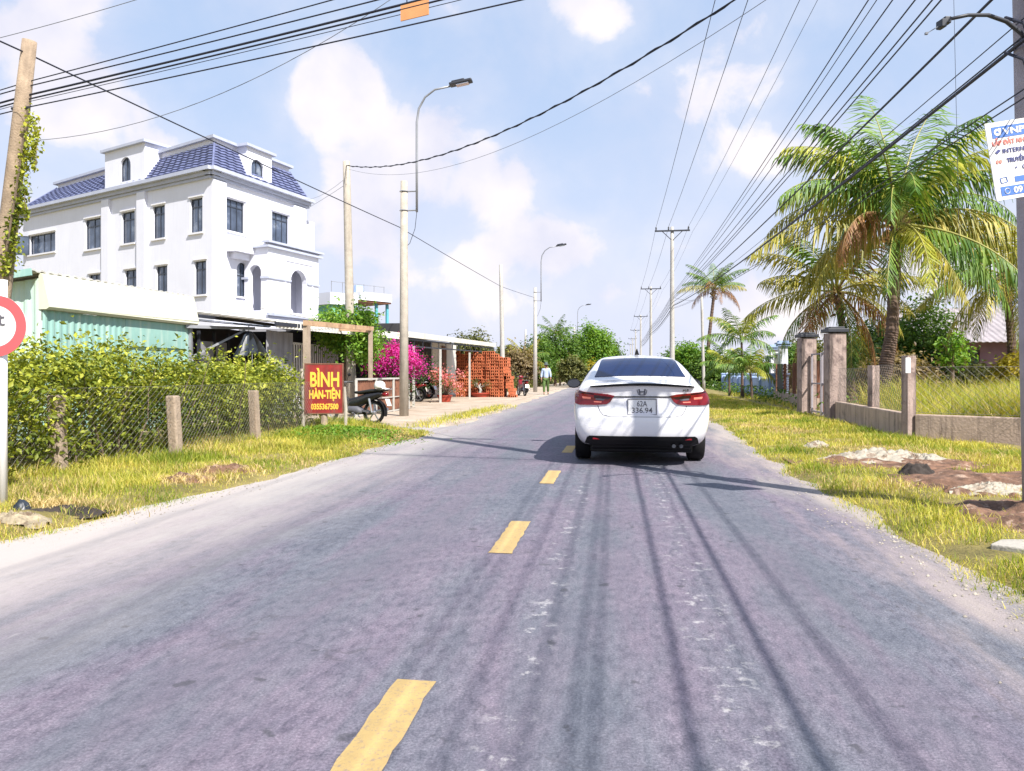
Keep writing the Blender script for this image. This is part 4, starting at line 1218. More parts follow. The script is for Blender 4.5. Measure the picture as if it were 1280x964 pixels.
# ------------------------------------------------------------------ stacked hollow bricks
def bricks():
    bw, bd, bh = .215, .24, .15
    mb = MB()
    # brick body with two cored holes on the face that looks at the road end (-Y)
    hx, hy, hz = bw / 2 - .006, bd / 2 - .004, bh / 2 - .005
    f = Face((-hx, -hy), (1, 0), (0, -1))
    holes = [(.022, hx - .012, .025, bh - .035), (hx + .012, 2 * hx - .022, .025, bh - .035)]
    f.wall(mb, 0, 2 * hx, 0, 2 * hz, [(a, b, z0, z1 - .0) for a, b, z0, z1 in holes], .12)
    vs = [(-hx, -hy, 0), (hx, -hy, 0), (hx, hy, 0), (-hx, hy, 0), (-hx, -hy, 2 * hz), (hx, -hy, 2 * hz), (hx, hy, 2 * hz), (-hx, hy, 2 * hz)]
    mb.add(vs, [(3, 2, 1, 0), (4, 5, 6, 7), (1, 2, 6, 5), (2, 3, 7, 6), (3, 0, 4, 7)])
    proto = mb.build('hollow_brick', 'brick')
    tag(proto, 'orange red hollow brick laid in the tall stack under the white roof edge', 'brick', 'hollow bricks in the stack')
    rr = random.Random(5)
    first = True; n = 0
    Y0, XL = 35.2, -7.92
    cols = 11
    core = MB()
    for c in range(cols):
        x = XL + (c + .5) * bw
        top = 15 if c < 9 else (14 if c < 10 else 13)
        if c < 7: top = 15 - (c % 2)
        for r in range(top):
            y = Y0 + rr.uniform(-.035, .03) + (.0 if c < 7 else -.12) + (.05 if (c // 2 + r // 3) % 2 else 0)
            o = proto if first else proto.copy()
            if not first: COL.objects.link(o)
            first = False
            o.location = (x + rr.uniform(-.008, .008), y, r * bh - .005); o.rotation_euler = (0, 0, rr.uniform(-.07, .07))
            n += 1
        core.box((x, Y0 + .55, (top - .6) * bh / 2 - .02), (bw - .01, .8, (top - .6) * bh))
    # right flank of the stack, raked outwards at the foot
    for r in range(13):
        for k in range(5 if r < 9 else 3):
            o = proto.copy(); COL.objects.link(o)
            o.location = (XL + cols * bw + .12 + (.22 if r < 3 else .1 if r < 7 else 0) + rr.uniform(-.03, .03), Y0 - .05 + k * .24, r * bh - .005)
            o.rotation_euler = (0, 0, rr.choice((0, math.pi / 2)) + rr.uniform(-.1, .1)); n += 1
    for k in range(9):
        o = proto.copy(); COL.objects.link(o)
        o.location = (XL + cols * bw + .35 + rr.uniform(-.1, .25), Y0 - .2 + rr.uniform(-.2, .6), -.005); o.rotation_euler = (0, 0, rr.uniform(0, 3)); n += 1
        tag(o, 'loose hollow brick lying at the foot of the tall brick stack', None, 'loose bricks at the stack')
    tag(core.build('brick_stack_core', 'brick'), kind='stuff')
bricks()

# ------------------------------------------------------------------ right side walls, gate, fences
def pillar(x, y, h, w, label, mat='old_pillar'):
    t = thing('gate_pillar', label, 'gate pillar', (x, y, 0), .1, 'old gate pillars')
    mb = MB(); mb.box((0, 0, h / 2 - .02), (w, w, h + .04)); mb.build('shaft', mat, t, bevel=.015)
    mb = MB(); mb.box((0, 0, h + .065), (w + .1, w + .1, .09)); mb.box((0, 0, h + .135), (w - .05, w - .05, .05)); mb.build('cap', 'dark_metal', t, bevel=.01)
pillar(5.40, 19.7, 2.2, .42, 'mottled pinkish concrete gate pillar, nearer of the dark-capped pair')
pillar(5.34, 22.3, 2.2, .42, 'grey streaked concrete gate pillar, farther of the dark-capped pair')
def yard_gate():
    t = thing('yard_gate', 'narrow rusty pipe gate standing between the two capped pillars', 'gate', (5.42, 20.0, 0))
    mb = MB()
    for y in (19.97, 20.95, 21.05, 22.02): mb.bar((5.42, y, 0), (5.42, y, 1.75), .05)
    for y0, y1 in ((19.97, 20.95), (21.05, 22.02)):
        for z in (.12, .9, 1.72): mb.bar((5.42, y0 + .026, z), (5.42, y1 - .026, z), .04)
    mb.build('frame', 'pole_violet', t)
    mb = MB()
    for k in range(9): mb.bar((5.42, 20.07 + k * .1, .14), (5.42, 20.07 + k * .1, .88), .015)
    mb.build('bars', 'rust', t)
    rel(t)
yard_gate()
def chain_link(mb, A, B, z0, z1, step=.075, r=.0022):
    """diamond netting between two posts: crossing zigzag wires"""
    A, B = Vector(A), Vector(B); Ln = (B - A).length; D = (B - A).normalized(); Nn = Vector((D.y, -D.x))
    H = z1 - z0
    def pt(a, z, o): q = A + D * a + Nn * o; return (q.x, q.y, z)
    k = -H
    while k < Ln:
        for sgn, o in ((1, .0), (-1, .004)):
            a0, b0 = k, z0; a1, b1 = k + H, z1
            if a0 < 0: b0 += -a0; a0 = 0
            if a1 > Ln: b1 -= a1 - Ln; a1 = Ln
            if a1 - a0 < .01: continue
            zz0, zz1 = (b0, b1) if sgn > 0 else (z0 + z1 - b0, z0 + z1 - b1)
            mb.tube([pt(a0, zz0, o), pt(a1, zz1, o)], r, 3, False)
        k += step * 1.414
    for z in (z0, z1): mb.tube([pt(0, z, .002), pt(Ln, z, .002)], r * 1.2, 4, False)

def right_yard_fence():
    A, Bc, E = (5.42, 19.45), (5.07, 13.95), (8.6, 11.6)
    t = thing('low_wall', 'stained low concrete wall round the palm yard with netting on top', 'wall', (*Bc, 0))
    mb = MB()
    def seg(a, b, h, w=.16):
        a, b = Vector(a), Vector(b); D = (b - a).normalized(); Nn = Vector((D.y, -D.x)) * w / 2
        mb.prism([tuple(a + Nn), tuple(b + Nn), tuple(b - Nn), tuple(a - Nn)], -.1, h)
    seg(A, (5.08, 14.06), .48); seg((5.17, 13.9), E, .47)
    mb.build('wall', 'old_wall', t, bevel=.02)
    for (x, y, h, w) in ((5.07, 13.95, 1.5, .17), (5.3, 16.5, 1.35, .17), (6.6, 12.94, 1.3, .07), (8.6, 11.6, 1.5, .15)):
        p_ = MB(); p_.box((x, y, h / 2 - .05), (w, w, h + .1), .3); p_.build('post', 'old_pillar', t, bevel=.01)
    mb = MB()
    chain_link(mb, (5.41, 19.4), (5.3, 16.58), .5, 1.3, .1, .0026); chain_link(mb, (5.29, 16.4), (5.08, 14.05), .5, 1.35, .1, .0026); chain_link(mb, (5.15, 13.9), (6.55, 12.97), .5, 1.3, .1, .0026); chain_link(mb, (6.65, 12.9), (8.55, 11.64), .5, 1.3, .1, .0026)
    mb.build('netting', 'wire_mesh', t)
    rel(t)
    p_ = MB(); p_.box((5.02, 13.845, 1.33), (.09, .012, .27), .3); 
    tag(p_.build('paper_notice', 'sign_white'), 'small blank white notice fixed to the corner fence post', 'notice')
right_yard_fence()
def dark_fence():
    t = thing('rusty_fence', 'dark rusty netted fence on a low wall beyond the gate pillars', 'fence', (5.5, 22, 0))
    mb = MB(); mb.box((6.1, 27.3, .2), (.16, 9.6, .5), -.07); mb.build('wall', 'old_wall', t)
    for k in range(5):
        y = 22.7 + k * 2.3; p_ = MB(); p_.box((5.72 + (y - 22) * .075, y, .75), (.1, .1, 1.6)); p_.build('post', 'rust', t)
    mb = MB(); chain_link(mb, (5.76, 22.7), (6.45, 31.8), .48, 1.5, .09, .005); mb.build('netting', 'rust', t)
    mb = MB(); corrugated(mb, Face((6.42, 31.6), (-.1, -1), (-1, 0)), 0, 2.0, .0, 1.55, .2, .02); mb.build('sheet', 'dark_metal', t)
    rel(t)
dark_fence()
def blue_wall():
    t = thing('blue_wall', 'low pale blue plastered garden wall with small square piers', 'wall', (6.9, 33, 0))
    mb = MB(); xw = lambda y: 6.75 + (y - 32) * .03
    mb.prism([(xw(32.3), 32.3), (xw(62), 62), (xw(62) + .18, 62), (xw(32.3) + .18, 32.3)], -.1, .95)
    mb.build('wall', 'blue_wall', t)
    for k in range(11):
        y = 32.3 + k * 2.9
        p_ = MB(); p_.box((xw(y) + .06, y, .5), (.34, .3, 1.2)); p_.box((xw(y) + .06, y, 1.14), (.42, .4, .08)); p_.build('pier', 'blue_wall', t)
    rel(t)
    # white gateway piers with caps and white panel
    for i, (x, y, h) in enumerate(((7.02, 33.4, 2.35), (7.25, 36.5, 2.3))):
        t = thing('white_gate_pier', ('white square gate pier with a pale stepped cap beside the dark fence', 'white square gate pier with stepped cap standing deeper behind the leafy palm')[i], 'gate pillar', (x, y, 0))
        mb = MB(); mb.box((0, 0, h / 2), (.34, .34, h)); mb.build('shaft', 'white_wall', t)
        mb = MB(); mb.box((0, 0, h + .05), (.5, .5, .1)); mb.box((0, 0, h + .13), (.6, .6, .06)); mb.box((0, 0, h + .2), (.42, .42, .07)); mb.build('cap', 'blue_wall', t)
    t = thing('white_gate', 'white panelled metal gate between the white capped piers', 'gate', (7.1, 34.9, 0))
    mb = MB(); mb.box((0.02, 0, 1.15), (.05, 2.5, 1.9), -.07); mb.build('panel', 'white_sheet', t)
    mb = MB()
    for z in (.3, 1.3, 2.05): mb.box((-.03, 0, z), (.04, 2.5, .06), -.07)
    mb.build('rails', 'white_trim', t)
    for i, (u, v, d) in enumerate(((906, 429, 60), (893, 441, 64))):
        p = at(u, v, d); t = thing('garden_pier', ('small white pier with capital among leaves above the blue wall', 'pale balustrade pier half hidden by leaves near the thin pole')[i], 'pillar', (p.x, p.y, 0))
        mb = MB(); mb.box((0, 0, p.z / 2), (.4, .4, p.z)); mb.build('shaft', 'white_wall', t)
        mb = MB(); mb.box((0, 0, p.z + .06), (.7, .7, .14)); mb.build('cap', 'white_wall', t)
blue_wall()
def purple_house():
    d = 36
    o = at(1165, 0, d).xy; D = Vector(C2W(1, -.12)).normalized(); Nn = Vector((D.y, -D.x))
    if Nn.dot(-Vector(o)) < 0: Nn = -Nn
    F = Face(o, D, Nn)
    t = thing('purple_house', 'low house with dusky purple walls and a pale pink tin roof', 'house', (*o, 0))
    mb = MB(); F.wall(mb, 0, 12, 0, 2.75, [(1.35, 2.2, .0, 2.3), (5.2, 6.5, .8, 2.3), (8.5, 9.5, 0, 2.3)], .2); mb.build('wall', 'purple_wall', t)
    mb = MB(); F.quad(mb, 1.35, 2.2, 0, 2.3, -.15); mb.build('door', 'window_frame', t)
    F.window((5.2, 6.5, .8, 2.3), t, sill=False)
    mb = MB(); F.quad(mb, 8.5, 9.5, 0, 2.3, -.15); mb.build('door', 'window_frame', t)
    mb = MB(); F.block(mb, -.3, 12.3, 0, 2.6, -6, -.6); mb.build('back_room', 'purple_wall', t)
    mb = MB(); roof_sheet(mb, F.p(-.8, 2.65, 1.0), F.p(13, 2.65, 1.0), F.p(13, 4.6, -3.2), F.p(-.8, 4.6, -3.2), .3, .03); roof_sheet(mb, F.p(-.8, 2.65, -7.4), F.p(13, 2.65, -7.4), F.p(13, 4.6, -3.2), F.p(-.8, 4.6, -3.2), .3, .03); mb.build('roof', 'pale_roof', t)
    mb = MB()
    for a in (.2, 4.2, 8.0): F.block(mb, a, a + .12, 0, 2.62, .75, .87)
    mb.build('porch_posts', 'purple_wall', t)
    rel(t)
purple_house()

# ------------------------------------------------------------------ poles
def conc_pole(name, base, top, r0, r1, mat, label, cat='utility pole', group=None, n=12):
    t = thing(name, label, cat, base, 0, group)
    b, p = Vector((0, 0, -.06)), Vector(top) - Vector(base)
    mb = MB(); k = 6
    mb.tube([b.lerp(p, i / k) for i in range(k + 1)], [r0 + (r1 - r0) * i / k for i in range(k + 1)], n)
    mb.build('pole', mat, t, smooth=True)
    return t

PX = 3.15
def line_pole(y, label, n=10):
    t = conc_pole('utility_pole', (PX, y, 0), (PX, y, 10.1), .17, .10, 'pole_concrete', label, group='line poles with crossarms', n=n)
    mb = MB(); mb.box((0, -.12, 9.85), (2.1, .08, .09)); mb.bar((-.6, -.12, 9.82), (-.06, -.1, 9.3), .04); mb.bar((.6, -.12, 9.82), (.06, -.1, 9.3), .04)
    mb.build('crossarm', 'dark_metal', t)
    for x in (-.97, -.22, .97):
        mb = MB(); mb.lathe([(.02, 0), (.05, .05), (.035, .09), (.055, .13), (.03, .2)], (x, -.12, 9.9), 8); mb.build('insulator', 'dark_metal', t)
    return t
YP = [6.35, 45.9, 77.3, 115.0, 152.0, 190.0, 228.0]
POLE_LABELS = [None, 'tall grey pole with a dark crossarm rising just beyond the white car', 'second crossarm pole beyond the white car, half as tall in view',
               'third crossarm pole down the road, thin above the car roof', 'fourth crossarm pole down the road, faint and thin', 'fifth crossarm pole far down the road', 'most distant crossarm pole at the end of the row']
for y, lb in list(zip(YP, POLE_LABELS))[1:]:
    line_pole(y, lb)
B0 = at(1304, 0, 5.85)
t0 = conc_pole('utility_pole', (B0.x, B0.y, 0), (B0.x - .20, B0.y, 10.1), .135, .122, 'pole_violet', 'thick violet grey concrete pole carrying the tilted white notice', group='line poles with crossarms', n=20)
mb = MB(); mb.box((-.05, -.16, 9.85), (2.1, .08, .09)); mb.build('crossarm', 'dark_metal', t0)
mb = MB()
for z in (3.0, 3.75, 4.4, 5.1): mb.tube([(.17 * math.cos(a), .17 * math.sin(a), z) for a in np.linspace(0, 2 * math.pi, 17)], .02, 6)
mb.build('band', 'dark_metal', t0)
mb = MB()
for z, dy in ((4.0, .2), (3.72, .25), (4.4, .15)): mb.tube([(-.19, 0, z), (-.3, -.05, z + .02), (-.24, -.2, z - .1), (-.17, -.2, z - .35)], .012, 5)
mb.build('cable_tail', 'wire', t0)

# curved arm lamp on the big pole
def arm_lamp():
    b = at(1277, 40, 5.75)
    t = thing('arm_lamp', 'small dark bracket lamp curving out from the big concrete pole', 'street lamp', tuple(b))
    pts = [at(u, v, d) - b for u, v, d in ((1290, 62, 5.75), (1277, 42, 5.72), (1258, 27, 5.68), (1235, 19, 5.63), (1210, 19, 5.58), (1187, 24, 5.54))]
    mb = MB(); mb.tube(pts, [.017, .017, .016, .015, .014, .013], 8); mb.build('arm', 'dark_metal', t, smooth=True)
    e = at(1183, 26, 5.53) - b
    mb = MB(); mb.box(e, (.05, .05, .05), .2); mb.box(e + Vector((-.035, 0, -.025)), (.04, .07, .06), .3); mb.build('lamp_head', 'dark_metal', t, bevel=.006)
    mb = MB(); mb.tube([e + Vector((-.04, 0, -.03)), at(1158, 42, 5.5) - b], .003, 4); mb.box(at(1158, 42, 5.5) - b, (.02, .02, .015)); mb.build('sensor', 'wire_grey', t)
arm_lamp()

def street_lamp(base, ztop, scale, label, dirx=1.0, tall=True):
    """concrete pole with a raised curved pipe and a flat lamp head, arm reaching over the road"""
    t = thing('street_lamp', label, 'street lamp', base, 0, 'street lamps along the shop side')
    mb = MB(); mb.tube([(0, 0, -.05), (0, 0, ztop * .5), (0, 0, ztop)], [.13 * scale, .115 * scale, .095 * scale], 12); mb.build('pole', 'pole_warm' if tall else 'pole_concrete', t, smooth=True)
    px = .36
    mb = MB()
    for z in (ztop - .28, ztop - .80): mb.tube([(0, 0, z), (px, 0, z)], .022, 6); mb.tube([(.11 * math.cos(a), .11 * math.sin(a), z) for a in np.linspace(0, 6.283, 13)], .016, 5)
    mb.build('bracket', 'galv', t)
    hz = ztop + 2.5
    pts = [(px, 0, ztop - .85), (px, 0, ztop + .6), (px, 0, ztop + 1.6), (px + .06, -.02, ztop + 1.95), (px + .24, -.05, ztop + 2.24), (px + .52, -.08, ztop + 2.42), (px + .95, -.1, hz - .02)]
    mb = MB(); mb.tube(pts, [.034, .034, .032, .030, .029, .028, .026], 8); mb.build('lamp_arm', 'galv', t, smooth=True)
    h = MB()
    m = Matrix.Rotation(R(-9), 4, 'Y')
    h.box((px + 1.25, -.12, hz + .05), (.62, .24, .07), mat=m); h.box((px + 1.18, -.12, hz + .095), (.36, .18, .05), mat=m)
    hd = h.build('lamp_head', 'dark_metal', t, bevel=.02)
    l = MB(); l.box((px + 1.3, -.12, hz + .0), (.34, .18, .02), mat=m); l.build('lens', 'silver', hd)
    mb = MB(); mb.tube([(px, 0, ztop - .85), (px - .05, 0, ztop - 1.3), (px - .2, 0, ztop - 1.7), (.1, 0, ztop - 1.75)], .008, 4); mb.build('lead', 'wire', t)
    return t
p = gnd(505, 521); street_lamp((p.x, p.y, 0), 6.42, 1.0, 'near street lamp on a pale concrete pole beside the magenta bougainvillea')
l1 = at(503, 0, 20.4)
street_lamp(tuple(at(669, 0, 45).xy) + (0,), 6.4, 1.0, 'second street lamp standing beyond the stacked bricks', tall=False)
street_lamp(tuple(at(718, 0, 84).xy) + (0,), 6.4, 1.0, 'distant street lamp above the green roadside trees', tall=False)
street_lamp(tuple(at(744, 0, 128).xy) + (0,), 6.4, 1.0, 'farthest faint street lamp behind the white car', tall=False)

conc_pole('utility_pole', tuple(at(440, 0, 22.3).xy) + (0,), at(433, 202, 22), .15, .105, 'pole_warm', 'plain tan concrete pole behind the rusty canopy frame')
conc_pole('utility_pole', tuple(at(629, 0, 40).xy) + (0,), at(626, 331, 40), .14, .095, 'pole_concrete', 'plain grey concrete pole behind the brick stack')
conc_pole('service_pole', tuple(at(880, 0, 46).xy) + (0,), at(877, 371, 46), .10, .08, 'pole_concrete', 'short thin pale pole in front of the slender distant palm')
conc_pole('utility_pole', tuple(at(656, 0, 75).xy) + (0,), at(744 - 0, 414, 75) if False else at(657, 412, 75), .12, .09, 'pole_concrete', 'distant grey pole stub above the shrubs past the bricks')

# leaning pole with climber
LP0 = Vector(at(-24, 0, 9.7).xy.to_tuple() + (0,)); LPT = at(37, 51, 9.3)
tl = conc_pole('leaning_pole', tuple(LP0), LPT, .145, .082, 'pole_brown', 'leaning weathered pole with ivy climbing one side behind the hedge')
mb = MB(); q = at(27, 138, 9.35) - LP0; mb.box(q, (.06, .1, .14)); mb.tube([q + Vector((-.12, -.02, .02)), q + Vector((.12, -.02, .02))], .02, 6); mb.build('cable_clamp', 'dark_metal', tl)
def vines():
    n = 900
    tt = RNG.uniform(0, 1, n) ** .9
    A, B = at(36, 140, 9.3), at(2, 345, 9.45)
    c = np.array(A)[None] * (1 - tt[:, None]) + np.array(B)[None] * tt[:, None]
    wdt = .10 + .08 * np.sin(tt * 9) ** 2 + .05 * vnoise(tt * 10, tt * 0, .7, 71)
    side = np.abs(RNG.normal(0, 1, n)) * .45 + .35
    c[:, 0] += side * wdt * .85 * .98 + .02; c[:, 1] += side * wdt * .15 + RNG.normal(0, .06, n) - .04; c[:, 2] += RNG.normal(0, .06, n)
    # loose strands hanging away from the pole
    k = 260; t2 = RNG.uniform(0, 1, k); s_ = RNG.integers(0, 3, k)
    P0 = np.array([at(44, 158, 9.3), at(40, 180, 9.3), at(30, 235, 9.3)])[s_]; ln_ = np.array([.55, .35, .4])[s_]
    e = P0 + np.stack([.03 * np.sin(t2 * 7 + s_), RNG.normal(0, .02, k), -t2 * ln_], 1)
    lf = leaf_cloud(np.concatenate([c, e]) - np.array(LP0), .05, name='ivy', mat='leaf_hedge', parent=tl, aspect=.7, droop=.6)
    mb = MB()
    for j in range(3):
        b = Vector((at(44, 158, 9.3), at(40, 180, 9.3), at(30, 235, 9.3))[j]) - LP0
        mb.tube([b + Vector((-.05, 0, .1)), b, b + Vector((.02, 0, -.25)), b + Vector((.01, 0, -(.55, .35, .4)[j]))], .004, 4)
    mb.tube([at(36, 140, 9.28) + Vector((.03, -.06, 0)) - LP0, at(26, 220, 9.3) + Vector((.03, -.07, 0)) - LP0, at(10, 320, 9.4) + Vector((.04, -.08, 0)) - LP0], .012, 5)
    mb.build('vine_stem', 'trunk', tl)
vines()

# ------------------------------------------------------------------ overhead wires
def cable(pts, r, label, sag=0.0, mat='wire', group='overhead wires', name='power_cable', seg=18, twist=False):
    """one wire hung between successive points"""
    mb = MB(); out = []
    for A, B in zip(pts[:-1], pts[1:]):
        A, B = Vector(A), Vector(B)
        s_ = sag if not isinstance(sag, (list, tuple)) else sag[0]
        for i in range(seg):
            t = i / seg
            q = A.lerp(B, t); q.z -= 4 * s_ * t * (1 - t); out.append(q)
    out.append(Vector(pts[-1]))
    mb.tube(out, r, 5)
    if twist:
        off = []
        for i in range(len(out) - 1):
            for k in range(4):
                q = out[i].lerp(out[i + 1], k / 4); a = (i * 4 + k) * 1.2; off.append(q + Vector((0, math.cos(a) * r * 1.6, math.sin(a) * r * 1.6)))
        mb.tube(off, r * .8, 4)
    return tag(mb.build(name, mat, smooth=True), label, 'cable', group)

# high line on the crossarms
HVX = [(-.97, 10.1, 'outermost high wire on the road end of the crossarms'), (-.22, 10.1, 'high wire riding beside the pole tops on the crossarms'), (.97, 10.1, 'high wire on the yard end of the crossarms'), (1.2, 9.75, 'thin high wire just below the yard end of the crossarms')]
for i, (dx, z, lb) in enumerate(HVX):
    cable([(PX + dx, -34, z)] + [(PX + dx, y - .12, z) for y in YP[:5]], (.009, .009, .008, .006)[i], lb, .32, twist=i < 2, seg=14)
# telecom cables along the big pole
TEL = [(3.02, 5.85, 6.0, .0085, 'topmost dark telecom cable from the big pole toward the far poles'), (3.04, 5.72, 5.95, .006, 'thin telecom cable just under the topmost one'),
       (3.05, 5.45, 5.9, .0085, 'dark telecom cable third from the top of the pole bundle'), (3.06, 5.12, 5.8, .009, 'telecom cable above the tight twin pair beside the palm'),
       (3.08, 4.92, 5.75, .009, 'upper cable of the tight twin pair crossing before the palm'), (3.10, 4.84, 5.7, .009, 'lower cable of the tight twin pair crossing before the palm'),
       (3.06, 4.30, 5.5, .013, 'thick dark cable passing over the palm crown from the lamp arm'), (3.09, 4.33, 5.52, .010, 'cable strapped alongside the thick one over the palm crown'),
       (3.10, 3.78, 5.3, .016, 'heaviest dark cable meeting the big pole below the lamp arm'), (3.12, 3.83, 5.28, .007, 'thin cable riding on the heaviest one'),
       (3.10, 3.95, 5.35, .005, 'fine wire with a splice above the heaviest cable'), (3.08, 3.32, 5.1, .006, 'lower of two slack wires beside the tilted notice'), (3.10, 3.40, 5.15, .006, 'upper of two slack wires beside the tilted notice')]
for x, z0, z1, r, lb in TEL:
    cable([(x + .1, -30, z0 + .4), (x, YP[0] - .1, z0), (x + .12, YP[1] - .2, z1), (x + .1, YP[2] - .2, z1), (x + .1, YP[3] - .2, z1)], r, lb, .22, seg=14)
# splice box on the fine wire
# cables crossing the road from the leaning pole
CR = [(112, -248, .007, 'topmost cable crossing the road from the leaning pole'), (117, -214, .008, 'second cable crossing the road from the leaning pole'), (128, -196, .013, 'thick tied bundle crossing the road that carries the orange tag'),
      (133, -188, .010, 'cable touching the thick tied bundle from below'), (136, -178, .004, 'faint thin wire just above the lowest road crossing cable'), (142, -147, .008, 'lowest dark cable crossing the road from the leaning pole')]
for v0, v1, r, lb in CR:
    vl = v0 - (v0 - v1) * 35 / 1287
    A, B = at(35, vl, 9.35), at(1283, v1, 5.75)
    L0 = A + (A - B) * .8
    cable([L0, A, B], r, lb, .04)
# orange tag hanging on the bundle
def orange_tag():
    def on(u): return at(u, 128 - u * .2517, 1 / ((1 - (u - 35) / 1248) / 9.35 + (u - 35) / 1248 / 5.75))
    A, B = on(501), on(536)
    t = thing('cable_tag', 'faded orange plate hanging from the cable bundle over the road', 'tag', tuple(A))
    D = (B - A)
    mb = MB(); dz = Vector((0, 0, -.035)); h = Vector((0, 0, -.17)); nn = Vector((D.y, -D.x, 0)).normalized() * .006
    vs = [p_ + o for o in (nn, -nn) for p_ in (dz, D + dz, D + dz + h, dz + h)]
    mb.add(vs, [(0, 1, 2, 3), (7, 6, 5, 4), (0, 4, 5, 1), (1, 5, 6, 2), (2, 6, 7, 3), (3, 7, 4, 0)])
    mb.build('plate', 'orange_tag', t)
    mb = MB()
    for q in (.22, .7): mb.tube([D * q + Vector((0, 0, .02)), D * q + dz * 1.2], .006, 5)
    mb.build('ties', 'wire', t)
orange_tag()
# along the shop side: leaning pole, street lamp, plain pole, next lamp
a0 = at(36, 68, 9.32); a1 = at(499, 284, 20.3); a2 = at(626, 358, 40); a3 = at(668, 372, 45)
cable([a0 + (a0 - a1) * .6, a0, a1, a2, a3], .011, 'long dark cable running down from the leaning pole to the street lamp', .02)
cable([at(433, 207, 21.9), at(1285, -255, 5.78)], .011, 'sagging twisted cable from the tan pole over the road', .93, twist=True, seg=30)
cable([at(434, 211, 21.9), at(1288, -235, 5.8)], .004, 'thin pale wire under the sagging twisted cable', 1.12, mat='wire_grey', seg=30)
cable([at(38, 176, 9.4), at(505, -12, 7.9)], .004, 'slack thin grey wire below the road crossing cables', .35, mat='wire_grey')
cable([at(-60, 62, 9.0), at(240, -22, 8.0)], .004, 'thin grey wire across the top corner above the leaning pole', .03, mat='wire_grey')
cable([at(433, 222, 21.9), at(380, 249, 39.5)], .006, 'service wire from the tan pole to the white house cornice', .2, mat='wire_grey')
cable([at(433, 230, 21.9), at(300, 292, 39.0)], .006, 'second service wire from the tan pole to the white house', .3, mat='wire_grey')
cable([at(877, 375, 46), at(842, 372, 46)], .01, 'short service wire from the far line pole to the thin pale pole', .1, mat='wire_grey')
cable([at(1192, -10, 6.3), at(1199, 300, 6.3)], .002, 'loose hanging wire beside the tilted notice', .0, mat='wire_grey')

# ------------------------------------------------------------------ signs
def round_sign():
    d = 6.35
    c = at(-1, 408, d); b = at(3, 0, d)
    t = thing('road_sign', 'round red rimmed weight limit sign on a white post', 'road sign', (b.x, b.y, 0), YAW)
    cl = Vector((-4 / FPX * d, -.045, c.z))
    r = .262
    def disc(r0, y, name, mat, r_in=None, th=.006):
        mb = MB(); n = 48
        vs = []
        for yy in (y, y + th):
            for k in range(n): a = 2 * math.pi * k / n; vs.append((cl.x + r0 * math.cos(a), cl.y + yy, cl.z + r0 * math.sin(a)))
        if r_in:
            for yy in (y, y + th):
                for k in range(n): a = 2 * math.pi * k / n; vs.append((cl.x + r_in * math.cos(a), cl.y + yy, cl.z + r_in * math.sin(a)))
            fs = []
            for k in range(n):
                k2 = (k + 1) % n
                fs += [(k, k2, 2 * n + k2, 2 * n + k), (n + k2, n + k, 3 * n + k, 3 * n + k2), (k2, k, n + k, n + k2), (2 * n + k, 2 * n + k2, 3 * n + k2, 3 * n + k)]
        else:
            fs = [tuple(range(n)), tuple(reversed(range(n, 2 * n)))] + [((k + 1) % n, k, n + k, n + (k + 1) % n) for k in range(n)]
        mb.add(vs, fs); return mb.build(name, mat, t)
    disc(r, 0, 'sign_face', 'sign_white'); disc(r + .001, -.004, 'rim', 'ring_red', .178, .003)
    me = text_mesh('t', .17, .002, 'CENTER', 1.1)
    me.transform(FACE); me.transform(Matrix.Translation((cl.x + .052, cl.y - .0055, cl.z + .005))); link('lettering', me, 'gap', t)
    mb = MB(); mb.tube([(0, 0, -.05), (0, 0, 2.0)], .038, 12)
    mb.build('post', 'sign_white', t, smooth=True)
    mb = MB(); mb.box((cl.x, -.03, cl.z), (.1, .02, .03)); mb.build('clamp', 'galv', t)
round_sign()

def red_sign():
    b = at(405, 0, 14.55)
    t = thing('shop_sign', 'hand painted red board with yellow lettering on short posts', 'sign', (b.x, b.y, 0), YAW + .14)
    W, H, zc = .71, .955, .885
    mb = MB(); mb.box((0, 0, zc), (W, .02, H)); pn = mb.build('board', 'sign_red', t)
    fr = MB()
    for x in (-W / 2 - .012, W / 2 + .012): fr.box((x, 0, zc), (.022, .035, H + .045))
    for z in (zc - H / 2 - .012, zc + H / 2 + .012): fr.box((0, 0, z), (W - .003, .035, .022))
    fr.build('board_frame', 'rust', t)
    Fm = lambda x, z: Matrix.Translation((x, -.0125, z)) @ FACE
    for txt, size, z, wd, bold in (('BÌNH', .40, zc + .045, .56, .012), ('HÀN-TIỆN', .225, zc - .19, .60, .010), ('0355367500', .150, zc - .405, .53, .006)):
        me = text_mesh(txt, size, .0025, 'CENTER', 1.0, bold)
        co = np.array([v.co[:] for v in me.vertices]); w0 = co[:, 0].max() - co[:, 0].min(); cx = (co[:, 0].max() + co[:, 0].min()) / 2
        me.transform(Matrix.Diagonal((wd / w0, 1, 1, 1)) @ Matrix.Translation((-cx, 0, 0)))
        me.transform(Fm(.015, z)); link('lettering', me, 'yellow_paint', pn)
    for x, y, h, r in ((-W / 2 - .055, .03, 1.28, .035), (W / 2 + .05, .03, .92, .035), (-.02, .07, .6, .07)):
        mb = MB(); mb.tube([(x, y, -.06), (x + .015, y, h * .5), (x - .02, y, h)], r, 8); mb.build('post', 'wood_post' if r > .05 else 'pole_warm', t)
red_sign()

